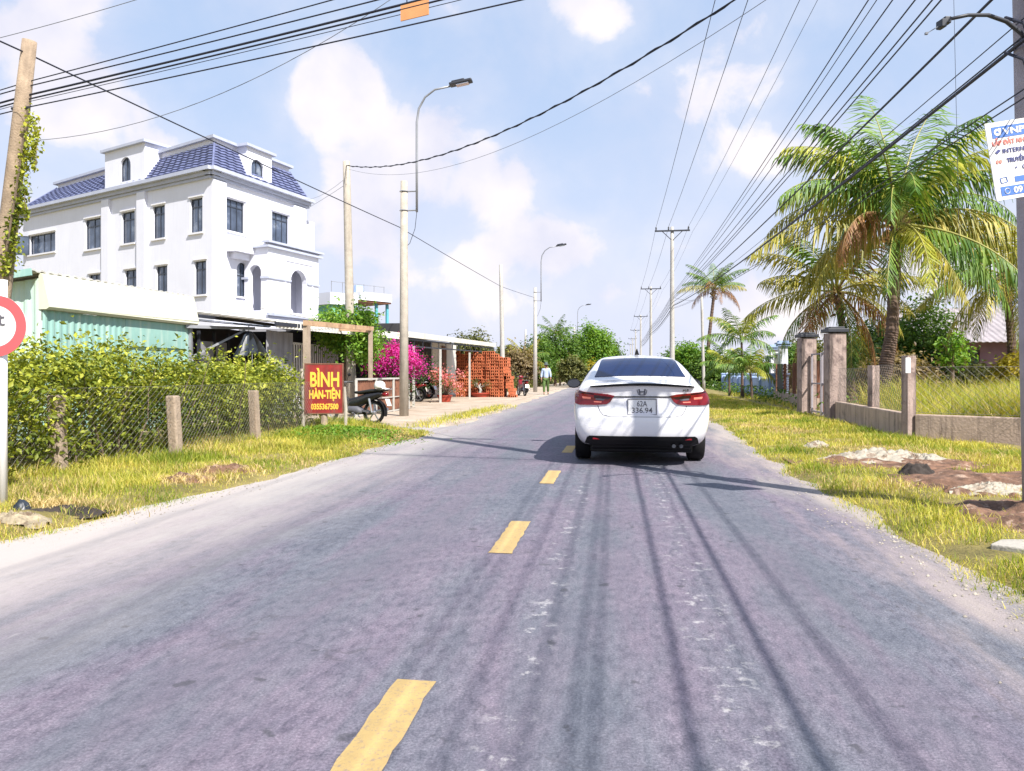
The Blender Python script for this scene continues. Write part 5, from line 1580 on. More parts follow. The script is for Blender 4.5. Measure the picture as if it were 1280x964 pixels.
def notice():
    d = 5.55
    c = at(1272, 198, d)
    t = thing('notice_board', 'tilted white and blue advertising notice fixed to the big concrete pole', 'sign', tuple(c), YAW + R(3))
    roll = Matrix.Rotation(R(9.5), 4, 'Y').inverted()
    W, H = .43, .585
    G = lambda x, z, y=0: Matrix.Identity(4)
    def panel(x, z, w, h, y, mat, name, th=.002):
        mb = MB(); mb.box((x, y, z), (w, th, h)); o = mb.build(name, mat, t); o.data.transform(roll); return o
    bd = panel(0, 0, W, H, 0, 'sign_white', 'board', .008)
    hd = panel(.01, .215, W - .065, .085, -.006, 'sign_blue', 'header')
    ft = panel(.01, -.23, W - .065, .07, -.006, 'sign_blue', 'footer')
    ov = panel(.06, -.152, .22, .042, -.006, 'sign_blue', 'label_band')
    def tx(txt, size, x, z, mat, wd=None, bold=.0, par=None):
        me = text_mesh(txt, size, .001, 'LEFT', 1, bold)
        if wd:
            co = np.array([v.co[:] for v in me.vertices]); me.transform(Matrix.Diagonal((wd / (co[:, 0].max()), 1, 1, 1)))
        me.transform(Matrix.Translation((x, -.0085, z)) @ FACE); me.transform(roll); o = link('lettering', me, mat, par or t); return o
    tx('VNPT', .066, -.085, .193, 'sign_white', .22, .002); tx('LẮP ĐẶT NHANH', .05, -.185, .118, 'pink_red', .355, .0015)
    tx('INTERNET', .05, -.115, .052, 'sign_navy', .23, .0005); tx('TRUYỀN HÌNH', .048, -.09, -.02, 'sign_navy', .26, .0015)
    tx('C', .045, .02, -.082, 'sign_navy', None, .001); tx('0911', .062, -.075, -.252, 'sign_white', .13, .002)
    # little pictograms
    def poly(pts, mat, name, y=-.0075):
        mb = MB(); n = len(pts)
        vs = [(x, y, z) for x, z in pts] + [(x, y - .0015, z) for x, z in pts]
        mb.add(vs, [tuple(range(n)), tuple(reversed(range(n, 2 * n)))] + [(i, n + i, n + (i + 1) % n, (i + 1) % n) for i in range(n)]); o = mb.build(name, mat, t); o.data.transform(roll)
    sw = [(-.132 + .026 * math.cos(a), .215 + .026 * math.sin(a)) for a in np.linspace(.5, 5.2, 14)] + [(-.132 + .012 * math.cos(a), .215 + .010 * math.sin(a)) for a in np.linspace(5.2, .5, 10)]
    poly(sw, 'sign_white', 'emblem'); poly([(-.118, .245), (-.10, .240), (-.105, .19), (-.122, .185)], 'sign_white', 'emblem')
    poly([(-.175, .066), (-.145, .088), (-.125, .075), (-.155, .052)], 'sign_navy', 'router_icon')
    for x in (-.165, -.14): poly([(x + .011 * math.cos(a), -.005 + .016 * math.sin(a)) for a in np.linspace(0, 5.8, 12)], 'pink_red', 'play_icon')
    poly([(-.035, -.062), (-.022, -.058), (-.02, -.07), (-.032, -.074)], 'sign_navy', 'spot')
    for (x0, z0, x1, z1) in ((-.165, -.13, -.115, -.125), (-.165, -.13, -.16, -.168), (-.115, -.125, -.11, -.163), (-.16, -.168, -.11, -.163)):
        mb = MB(); mb.bar((x0, -.007, z0), (x1, -.007, z1), .004); o = mb.build('card_icon', 'sign_blue', t); o.data.transform(roll)
    ring = MB(); ring.tube([(-.125 + .02 * math.cos(a), -.009, -.232 + .02 * math.sin(a)) for a in np.linspace(0, 6.283, 17)], .0025, 4); o = ring.build('phone_icon', 'sign_white', t); o.data.transform(roll)
    mb = MB(); mb.box((.05, .05, .12), (.03, .1, .03)); mb.box((.05, .05, -.12), (.03, .1, .03)); mb.build('strap', 'galv', t)
notice()

# ------------------------------------------------------------------ left fence and hedge
def left_fence():
    posts = [(75, 597, 100), (221, 577, 80), (320, 556, 66)]
    t = thing('chain_link_fence', 'chain link fence on squat rough concrete posts before the hedge', 'fence', (-6.1, 8, 0))
    pp = []
    for i, (u, v, hp) in enumerate(posts):
        g0 = gnd(u, v); d = EYE * FPX / (v - HV); h = hp * d / FPX * 1.03
        x, y = g0.x, g0.y
        pp.append((x, y))
        mb = MB(); lean = (-.05, -.06, -.05)[i]
        mb.add([(x - .07 + lean * k, y - .07, z) for k, z in ((0, -.05), (1, h))] + [(x + .07 + lean * k, y - .07, z) for k, z in ((0, -.05), (1, h))] + [(x + .07 + lean * k, y + .07, z) for k, z in ((0, -.05), (1, h))] + [(x - .07 + lean * k, y + .07, z) for k, z in ((0, -.05), (1, h))],
               [(0, 2, 3, 1), (2, 4, 5, 3), (4, 6, 7, 5), (6, 0, 1, 7), (1, 3, 5, 7), (0, 6, 4, 2)])
        mb.build('post', 'post_brown', t, bevel=.02)
    mb = MB()
    ends = [(-6.35, 4.4)] + pp + [(-6.0, 15.7)]
    for a, b in zip(ends[:-1], ends[1:]): chain_link(mb, (a[0], a[1] + .07), (b[0], b[1] + .07), .06, 1.02, .062, .0015)
    mb.build('netting', 'wire_mesh', t)
    rel(t)
left_fence()

M['leaf_hedge_shade'] = leafm('leaf_hedge_shade', [(0, (.016, .045, .010)), (.5, (.06, .11, .016)), (1, (.30, .33, .04))], .35)  # darker hedge leaf: the shade low in the hedge put into its colour
def hedge():
    t = thing('hedge', 'thick untrimmed yellow green hedge spilling over the chain link fence', 'hedge', (-7.3, 9, 0))
    cs = []; outs = []
    n_cl = 1050
    y = RNG.uniform(4.2, 14.6, n_cl); x = -6.25 - RNG.uniform(0, 1, n_cl) ** 1.4 * 2.1
    htop = 1.34 + .15 * vnoise(x, y, .8, 81) + .10 * vnoise(x, y, .3, 82) - np.clip((y - 13.2), 0, 2) * .25 - np.clip((y - 8.5) * .05, 0, .10)
    z = .12 + RNG.uniform(0, 1, n_cl) ** .72 * (htop - .12)
    per = 52
    sg = RNG.uniform(.10, .2, n_cl)
    c = np.repeat(np.stack([x, y, z], 1), per, 0) + RNG.normal(0, 1, (n_cl * per, 3)) * np.repeat(sg, per)[:, None] * np.array([.8, 1, 1.0])
    ok = (c[:, 0] < -6.13) & (c[:, 2] > .04)
    c = c[ok]
    # shoots sticking up out of the top
    k = 60
    sx = -6.3 - RNG.uniform(0, 1.5, k); sy = RNG.uniform(4.4, 14.2, k); sl = RNG.gamma(3, .075, k)
    for i in range(k):
        m = int(14 + sl[i] * 60); tt = RNG.uniform(0, 1, m)
        ln_ = RNG.normal(0, .25, 2)
        q = np.stack([sx[i] + ln_[0] * tt * sl[i], sy[i] + ln_[1] * tt * sl[i], (1.22 - .13 * min(1, max(0, (sy[i] - 8.5) / 2))) + tt * sl[i]], 1) + RNG.normal(0, .03, (m, 3))
        c = np.concatenate([c, q])
    # the taller sprig before the shed door and the bush by the fence end
    q = np.array(at(398 - 255, 442, 11.2))[None] + RNG.normal(0, 1, (420, 3)) * np.array([.16, .16, .13]); c = np.concatenate([c, q])
    for (u, v, d, r, m) in ((330, 462, 13.6, .17, 380), (345, 478, 13.9, .22, 420), (280, 470, 12.6, .17, 300), (25, 452, 8.4, .18, 400), (90, 462, 9.0, .16, 300)):
        c = np.concatenate([c, np.array(at(u, v, d))[None] + RNG.normal(0, 1, (m, 3)) * r])
    base = np.array([-7.3, 9, 0])
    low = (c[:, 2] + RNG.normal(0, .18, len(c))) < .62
    leaf_cloud((c - base)[~low], .064, .55, name='foliage', mat='leaf_hedge', parent=t, aspect=.52, up=.55)
    leaf_cloud((c - base)[low], .064, .55, name='foliage', mat='leaf_hedge_shade', parent=t, aspect=.52, up=.4)
    mb = MB(); rr = random.Random(3)
    for i in range(110):
        X, Y = rr.uniform(-8.2, -6.3) + 7.3, rr.uniform(4.2, 14.4) - 9
        pts = [(X, Y, -.05)]; a = rr.uniform(0, 6.28); s_ = rr.uniform(.05, .28)
        for k_ in range(1, 5): pts.append((X + math.cos(a) * s_ * k_ / 2 + rr.uniform(-.05, .05), Y + math.sin(a) * s_ * k_ / 2 + rr.uniform(-.05, .05), k_ * rr.uniform(.28, .36)))
        mb.tube(pts, [.014, .012, .009, .007, .004], 5)
    mb.build('stems', 'trunk', t)
hedge()

# ------------------------------------------------------------------ trees and shrubs
def tree(name, label, cat, base, h, rx, rz, mat, leaf, n_cl, per, trunk_h=None, seed=1, group=None, spread=.22, lobes=None, trunk_r=.1, aspect=.5, crown_name='crown', zc=None):
    """tapered trunk with limbs and a crown of leaf clumps set on a few lobes"""
    rg = np.random.default_rng(seed)
    t = thing(name, label, cat, base, 0, group)
    zc = h - rz if zc is None else zc
    L_ = lobes or [(0, 0, 0, 1.0), (.5, .1, -.25, .6), (-.5, -.1, -.2, .62), (.1, .45, .15, .55), (-.15, -.4, .2, .5)]
    w = np.array([l[3] ** 2 for l in L_]); w /= w.sum()
    li = rg.choice(len(L_), n_cl, p=w); L = np.array(L_)[li]
    d = rg.normal(0, 1, (n_cl, 3)); d /= np.linalg.norm(d, axis=1)[:, None]
    rad = rg.uniform(.35, 1.0, n_cl) ** .45
    sc = np.array([rx, rx, rz])
    cc = (L[:, :3] + d * (rad * L[:, 3] * rg.uniform(.82, 1.12, n_cl))[:, None]) * sc + np.array([0, 0, zc])
    cc[:, 2] = np.maximum(cc[:, 2], .1)
    out = np.repeat(d, per, 0)
    c = np.repeat(cc, per, 0) + rg.normal(0, 1, (n_cl * per, 3)) * np.repeat(rg.uniform(.6, 1.2, n_cl), per)[:, None] * spread * rx
    leaf_cloud(c, leaf, name=crown_name, mat=mat, parent=t, aspect=aspect, outward=out)
    mb = MB(); rr = random.Random(seed)
    th = trunk_h or zc
    mb.tube([(0, 0, -.08), (.02, .01, th * .5), (0, 0, th)], [trunk_r * 1.25, trunk_r, trunk_r * .7], 8)
    for k in range(7):
        q = cc[rr.randrange(n_cl)]
        s0 = Vector((0, 0, th * rr.uniform(.55, 1))); e = Vector(q)
        mb.tube([s0, s0.lerp(e, .5) + Vector((0, 0, .08 * rz)), e], [trunk_r * .5, trunk_r * .3, trunk_r * .1], 5)
    mb.build('trunk', 'trunk', t)
    return t

def on(u, d): p = at(u, 0, d); return (p.x, p.y, 0)
tree('leafy_tree', 'bushy bright green tree rising behind the rusty canopy', 'tree', on(433, 22.4), 3.35, .95, .85, 'leaf_bright', .12, 190, 46, seed=5, trunk_r=.09, lobes=[(0, 0, 0, .8), (.55, .2, -.3, .5), (-.45, 0, -.1, .5), (.2, .3, .35, .45), (.5, 0, -.8, .4)])
# bougainvillea
def bougainvillea():
    t = tree('bougainvillea', 'large magenta bougainvillea in full bloom beside the street lamp', 'bush', on(492, 24.0), 2.1, .74, .5, 'magenta', .075, 150, 80, seed=8, trunk_r=.05, crown_name='blossom', spread=.24,
             lobes=[(0, 0, .2, .8), (-.62, 0, -.15, .62), (.62, 0, -.1, .62), (.25, .2, .42, .5)], zc=1.5)
    n = 2600; c = RNG.normal(0, 1, (n, 3)) * np.array([.6, .45, .36]) + np.array([0, .0, 1.15])
    leaf_cloud(c, .08, name='foliage', mat='leaf_dark', parent=t)
bougainvillea()

FAR = [  # u, depth, top row, half width px, material, seed, label
    (590, 58, 414, 26, 'leaf_olive', 21, 'rounded olive tree top showing above the white shed roof'),
    (648, 50, 434, 20, 'leaf_dry', 22, 'dry brownish bush beside the tall brick stack'),
    (630, 62, 430, 14, 'leaf_olive', 29, 'thin olive shrub behind the plain grey pole'),
    (672, 62, 424, 24, 'leaf_green', 23, 'mid green shrub behind the parked maroon motorbike'),
    (700, 66, 408, 30, 'leaf_green', 24, 'dense green roadside tree behind the walking person'),
    (716, 60, 446, 15, 'leaf_olive', 25, 'yellow green shrub low beside the road past the walker'),
    (741, 72, 402, 24, 'leaf_bright', 26, 'bright pointed green tree nearest the road on the shop side'),
    (757, 86, 424, 22, 'leaf_green', 27, 'darker round tree just above the car mirror'),
    (735, 70, 454, 17, 'leaf_yellow', 28, 'low yellow flowering bush at the road edge by the car mirror'),
    (862, 58, 428, 24, 'leaf_bright', 31, 'fresh green tree behind the thin pale pole'),
    (885, 56, 440, 22, 'leaf_green', 32, 'round green tree over the far end of the blue wall'),
    (850, 90, 436, 20, 'leaf_green', 33, 'small distant tree beside the far crossarm poles'),
    (985, 40, 432, 22, 'leaf_green', 34, 'green shrub between the white gate piers and the old pillars'),
    (1010, 44, 424, 30, 'leaf_olive', 35, 'olive shrub behind the old capped gate pillars'),
    (1078, 30, 428, 40, 'leaf_dark', 41, 'dark green shrub between the shorter palm and the big palm trunk'),  # plain darker leaf colour
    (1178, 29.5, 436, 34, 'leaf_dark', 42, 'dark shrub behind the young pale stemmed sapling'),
    (1118, 27, 446, 44, 'leaf_dry', 40, 'dry brown thicket behind the netting under the big palm'),
    (1152, 31, 372, 46, 'leaf_green', 36, 'broad leafy green tree behind the big coconut palm'),
    (1098, 33, 400, 40, 'leaf_dark', 37, 'dark green tree behind the palm trunks'),  # same darker leaf colour
    (1215, 28, 462, 40, 'leaf_olive', 38, 'low tangled shrub before the purple house wall'),
    (1275, 26, 445, 30, 'leaf_yellow', 39, 'yellowish scrub beside the far end of the purple house'),
]
for (u, d, vt, hw, mat, sd_, lb) in FAR:
    z = EYE + (HV - vt) * d / FPX; rx = hw * d / FPX
    tree('roadside_tree' if z > 2.6 else 'shrub', lb, 'tree' if z > 2.6 else 'shrub', on(u, d), z, rx, max(.6, z * .42), mat, .10 + d * .0024, 170, 38, seed=sd_, trunk_r=.08, spread=.2)
# undergrowth along the far road edge and a far-off line of trees
def far_mass():
    n = 9000
    y = RNG.uniform(44, 130, n) ; x = -6.6 - np.abs(RNG.normal(0, 1.6, n)) - (y - 44) * .01
    z = RNG.uniform(0, 1, n) ** 1.3 * (1.05 + .5 * vnoise(x, y, 3, 91))
    tag(leaf_cloud(np.stack([x, y, z], 1), .3, name='undergrowth', mat='leaf_olive'), kind='stuff')
    n = 5000
    y = RNG.uniform(20, 75, n); x = 5.9 + (y - 20) * .022 + RNG.normal(0, .3, n); ok = RNG.uniform(-1, 1, n) < vnoise(x * 0, y, 2, 92); x, y = x[ok], y[ok]
    z = RNG.uniform(0, 1, len(x)) ** 1.5 * .6
    tag(leaf_cloud(np.stack([x, y, z], 1), .14, name='undergrowth', mat='leaf_green'), kind='stuff')
    n = 26000
    a = RNG.uniform(R(-62), R(62), n); d = RNG.uniform(240, 330, n)
    x, y = d * np.sin(a), d * np.cos(a)
    top = 4.2 + 2.2 * vnoise(x, y, 26, 93) + 1.4 * vnoise(x, y, 9, 94)
    z = RNG.uniform(0, 1, n) ** .8 * top
    ok = np.abs(x) > 5; 
    tag(leaf_cloud(np.stack([x, y, z], 1)[ok], 1.5, name='distant_woods', mat='leaf_olive', aspect=.8), kind='stuff')
far_mass()

# ------------------------------------------------------------------ palms
def frond_mesh(L, elev, droop, seed, width=.62, npair=46, twist=0.0, hang=.5, ragged=.12):
    """arching rachis along +X with two rows of hanging leaflets; returns (verts, faces4) for leaflets and rachis points"""
    rg = np.random.default_rng(seed)
    ts = np.linspace(0, 1, 26)
    # arc: direction angle falls along the length
    ang = elev - droop * ts ** 1.25
    dx = np.cos(ang) * L / 25; dz = np.sin(ang) * L / 25
    px = np.concatenate([[0], np.cumsum(dx)[:-1]]); pz = np.concatenate([[0], np.cumsum(dz)[:-1]])
    V, F_ = [], []
    for k in range(npair):
        t = .16 + .84 * (k + .5) / npair
        x, z, a = np.interp(t, ts, px), np.interp(t, ts, pz), np.interp(t, ts, ang)
        ll = width * (np.sin(np.pi * (t * .80 + .17)) ** .7 + .12) * rg.uniform(1 - ragged, 1 + ragged)
        for s in (-1, 1):
            if rg.uniform() < ragged * .35: continue
            fw = rg.uniform(.32, .55) + .35 * t
            tx, tz = np.cos(a), np.sin(a)
            d = np.array([tx * fw + rg.normal(0, ragged * .5), s * .85, tz * fw + rg.normal(0, .06 + ragged * .4) + .12]); d /= np.linalg.norm(d)
            h = hang * rg.uniform(.75, 1.25)
            p0 = np.array([x, 0, z]); p1 = p0 + d * ll * .5; d2 = d + np.array([0, 0, -h * 1.0]); d2 /= np.linalg.norm(d2)
            p1 = p0 + d2 * ll * .45
            d3 = d2 + np.array([0, -s * .25 * h, -h * 1.3]); d3 /= np.linalg.norm(d3); p2 = p1 + d3 * ll * .55
            wv = np.array([tx, 0, tz]) * (.017 + .011 * width); up = np.array([0, 0, 1.0]) * .01
            o = len(V)
            V += [p0 - wv * .6, p0 + wv * .6, p1 - wv, p1 + wv, p2 - wv * .12, p2 + wv * .12]
            F_ += [(o, o + 1, o + 3, o + 2), (o + 2, o + 3, o + 5, o + 4)]
    return np.array(V), np.array(F_), np.stack([px, px * 0, pz], 1)

def add_frond(t, origin, az, elev, droop, L, mat, seed, width=.62, npair=46, hang=.5, roll=0.0, ragged=.12):
    V, F_, rc = frond_mesh(L, elev, droop, seed, width, npair, 0, hang, ragged)
    ca, sa = math.cos(az), math.sin(az)
    def rot(P):
        x, y, z = P[:, 0], P[:, 1], P[:, 2]
        return np.stack([x * ca - y * sa, x * sa + y * ca, z], 1) + np.array(origin)
    fr = np_mesh('frond', rot(V), F_, mat, t)
    mb = MB(); P = rot(rc)
    mb.tube([tuple(q) for q in P[::2]], [max(.006, .042 * L / 4 * (1 - i / 13.5)) for i in range(len(P[::2]))], 5)
    mb.build('rachis', {'palm_brown': 'fibre'}.get(mat, 'rib'), fr)
    return fr
M['rib'] = pm('rib', (.30, .28, .06), .6, .25, 6)

def palm_trunk(t, pts, r0, r1, rings=60):
    """ringed trunk swelling at the foot"""
    P = [Vector(p) for p in pts]; mb = MB()
    def curve(q):
        f = q * (len(P) - 1); i = min(int(f), len(P) - 2); return P[i].lerp(P[i + 1], f - i)
    pp, rr = [], []
    for i in range(rings * 2 + 1):
        q = i / (rings * 2)
        pp.append(curve(q)); rr.append((r0 + (r1 - r0) * min(1, q * 1.15) + .10 * math.exp(-q * 14)) * (1.07 if i % 2 else .96))
    mb.tube(pp, rr, 12)
    return mb.build('trunk', 'palm_trunk', t)

def img_az(deg):
    """azimuth given in the camera frame: 0 right, 90 away, 180 left, 270 towards the camera"""
    return R(deg) + YAW

def big_palm():
    d = 21.5
    b = at(1100, 0, d); cr = at(1121, 282, d)
    t = thing('coconut_palm', 'big coconut palm with a full crown and one rust brown hanging frond', 'palm tree', (b.x, b.y, 0))
    O = Vector((cr.x - b.x, cr.y - b.y, cr.z))
    palm_trunk(t, [(0, 0, -.1), (.10, .02, 1.0), (O.x * .72, O.y * .72, 2.4), (O.x, O.y, O.z - .1)], .235, .15)
    mb = MB()
    rr = random.Random(4)
    for k in range(46):
        a = rr.uniform(0, 6.28); z0 = rr.uniform(-.7, .1)
        e = Vector((math.cos(a), math.sin(a), 0))
        mb.tube([O + e * .12 + Vector((0, 0, z0)), O + e * rr.uniform(.22, .4) + Vector((0, 0, z0 + rr.uniform(-.05, .4)))], [.05, .015], 5)
    mb.build('fibre', 'fibre', t)
    for k in range(7):
        a = rr.uniform(3.5, 6.0) ; n_ = MB(); c = O + Vector((math.cos(a) * .33, math.sin(a) * .33, -.25 - rr.uniform(0, .3)))
        n_.lathe([(.02, -.13), (.09, -.06), (.11, .02), (.07, .10), (.01, .13)], c, 10); n_.build('coconut', 'palm_olive', t, smooth=True)
    S_ = [  # azimuth, elevation, droop, length, material, hang
        (172, 55, 105, 3.7, 'palm_lime', .7), (186, 14, 62, 4.5, 'palm_olive', .8), (212, 22, 118, 3.4, 'palm_brown', 1.0), (262, -8, 82, 3.3, 'palm_lime', .7),
        (318, -12, 58, 4.3, 'palm_green', .9), (352, 24, 92, 4.2, 'palm_olive', .8), (12, 40, 84, 4.4, 'palm_green', .8), (22, 62, 72, 4.3, 'palm_green', .6),
        (150, 78, 60, 4.2, 'palm_green', .4), (100, 84, 30, 4.3, 'palm_green', .3), (35, 77, 44, 4.5, 'palm_green', .35), (172, 68, 85, 4.1, 'palm_green', .5),
        (230, 66, 88, 3.9, 'palm_green', .5), (285, 70, 80, 3.8, 'palm_green', .5), (330, 63, 90, 4.1, 'palm_lime', .5), (60, 60, 80, 4.3, 'palm_green', .5),
        (130, 42, 90, 4.4, 'palm_olive', .7), (95, 30, 80, 4.2, 'palm_green', .8), (45, 25, 85, 4.3, 'palm_olive', .8), (240, 40, 115, 3.7, 'palm_green', .8), (200, 72, 70, 3.9, 'palm_green', .4),
        (5, 72, 66, 4.1, 'palm_lime', .4), (0, 14, 84, 4.4, 'palm_olive', .9), (345, -16, 60, 3.8, 'palm_green', 1.0), (236, -25, 50, 3.0, 'palm_green', 1.0), (195, -12, 60, 3.7, 'palm_olive', 1.0), (60, 0, 70, 3.6, 'palm_green', .9), (120, 5, 75, 3.8, 'palm_olive', .9), (178, 70, 84, 4.1, 'palm_lime', .5), (250, 50, 110, 3.6, 'palm_green', .7), (190, 50, 95, 4.0, 'palm_green', .7), (345, 55, 95, 4.0, 'palm_green', .7), (25, 30, 82, 4.6, 'palm_green', .9), (290, -28, 50, 3.3, 'palm_olive', 1.0)]
    for i, (az, el, dr, L, mt, hg) in enumerate(S_):
        fr = add_frond(t, O + Vector((0, 0, .05)), img_az(az), R(el), R(dr), L * 1.06, mt, 100 + i, 1.0, 62, hg * 1.25, 0.0, .3)
        if mt == 'palm_brown': fr['label'] = 'dead rust brown frond'
big_palm()

def palm(name, label, d, ub, uc, vc, L, n, mats, seed, r0=.16, elevs=(-10, 80), width=.6, npair=36, group=None, cat='palm tree', coco=True, ragged=.15):
    b = at(ub, 0, d); cr = at(uc, vc, d); rr = random.Random(seed)
    t = thing(name, label, cat, (b.x, b.y, 0), 0, group)
    O = Vector((cr.x - b.x, cr.y - b.y, cr.z))
    palm_trunk(t, [(0, 0, -.1), tuple(O * .5 + Vector((O.x * -.12, 0, 0))), tuple(O - Vector((0, 0, .1)))], r0, r0 * .7, 34)
    if coco:
        mb = MB()
        for k in range(26):
            a = rr.uniform(0, 6.28); e = Vector((math.cos(a), math.sin(a), 0)); z0 = rr.uniform(-.8, .1)
            mb.tube([O + e * .1 + Vector((0, 0, z0)), O + e * rr.uniform(.2, .42) + Vector((0, 0, z0 + rr.uniform(-.2, .3)))], [.06, .02], 5)
        mb.build('fibre', 'fibre', t)
    for i in range(n):
        q = (i + .5) / n; el = elevs[0] + (elevs[1] - elevs[0]) * q ** .9 + rr.uniform(-6, 6)
        add_frond(t, O, 2.4 * i + rr.uniform(-.3, .3), R(el), R(rr.uniform(60, 95) * (.65 + .4 * (1 - q))), L * rr.uniform(.85, 1.1), mats[min(len(mats) - 1, int(q * len(mats)))] if rr.random() < .75 else rr.choice(mats), seed * 50 + i, width, npair, .4 + .5 * (1 - q), ragged=ragged)
    return t
palm('coconut_palm', 'shorter coconut palm leaning behind the pinkish gate pillar', 26, 1066, 1046, 365, 3.7, 24, ['palm_brown', 'palm_olive', 'palm_olive', 'palm_green'], 31, .17, (-45, 78), .9, 46)
palm('coconut_palm', 'coconut palm mostly hidden behind the big concrete pole', 27, 1268, 1258, 345, 3.7, 25, ['palm_olive', 'palm_olive', 'palm_green', 'palm_lime'], 32, .17, (-48, 78), .9, 46)
palm('coconut_palm', 'slender distant coconut palm standing alone beyond the blue wall', 58, 882, 893, 362, 3.0, 20, ['palm_brown', 'palm_olive', 'palm_green', 'palm_green', 'palm_green'], 33, .17)
palm('young_palm', 'young palm with arching fronds directly in front of the blue wall', 34, 928, 927, 425, 2.0, 14, ['palm_green', 'palm_green', 'palm_lime'], 34, .07, (5, 80), .5, 30, coco=False, cat='palm')
palm('young_palm', 'short dense palm clump nearest the white gate piers', 32.5, 940, 938, 462, 1.5, 13, ['palm_lime', 'palm_green', 'palm_green'], 35, .06, (0, 80), .45, 28, coco=False, cat='palm')
palm('young_palm', 'low bushy palm between the thin pale pole and blue wall piers', 37, 912, 911, 458, 1.6, 13, ['palm_green', 'palm_green', 'palm_lime'], 36, .06, (0, 80), .45, 28, coco=False, cat='palm')
palm('young_palm', 'small palm among the dry shrubs beyond the brick stack', 52, 658, 658, 452, 2.2, 14, ['palm_olive', 'palm_green', 'palm_olive'], 37, .09, (5, 80), .5, 26, coco=False, cat='palm')
palm('young_palm', 'feathery palm top above the green trees on the shop side', 66, 694, 694, 418, 2.1, 14, ['palm_green', 'palm_green'], 38, .1, (0, 80), .5, 22, coco=False, cat='palm')
tree('yard_sapling', 'young pale stemmed sapling in the tall grass of the palm yard', 'tree', on(1190, 24), 2.6, .55, .6, 'leaf_bright', .15, 40, 14, seed=55, trunk_r=.06)

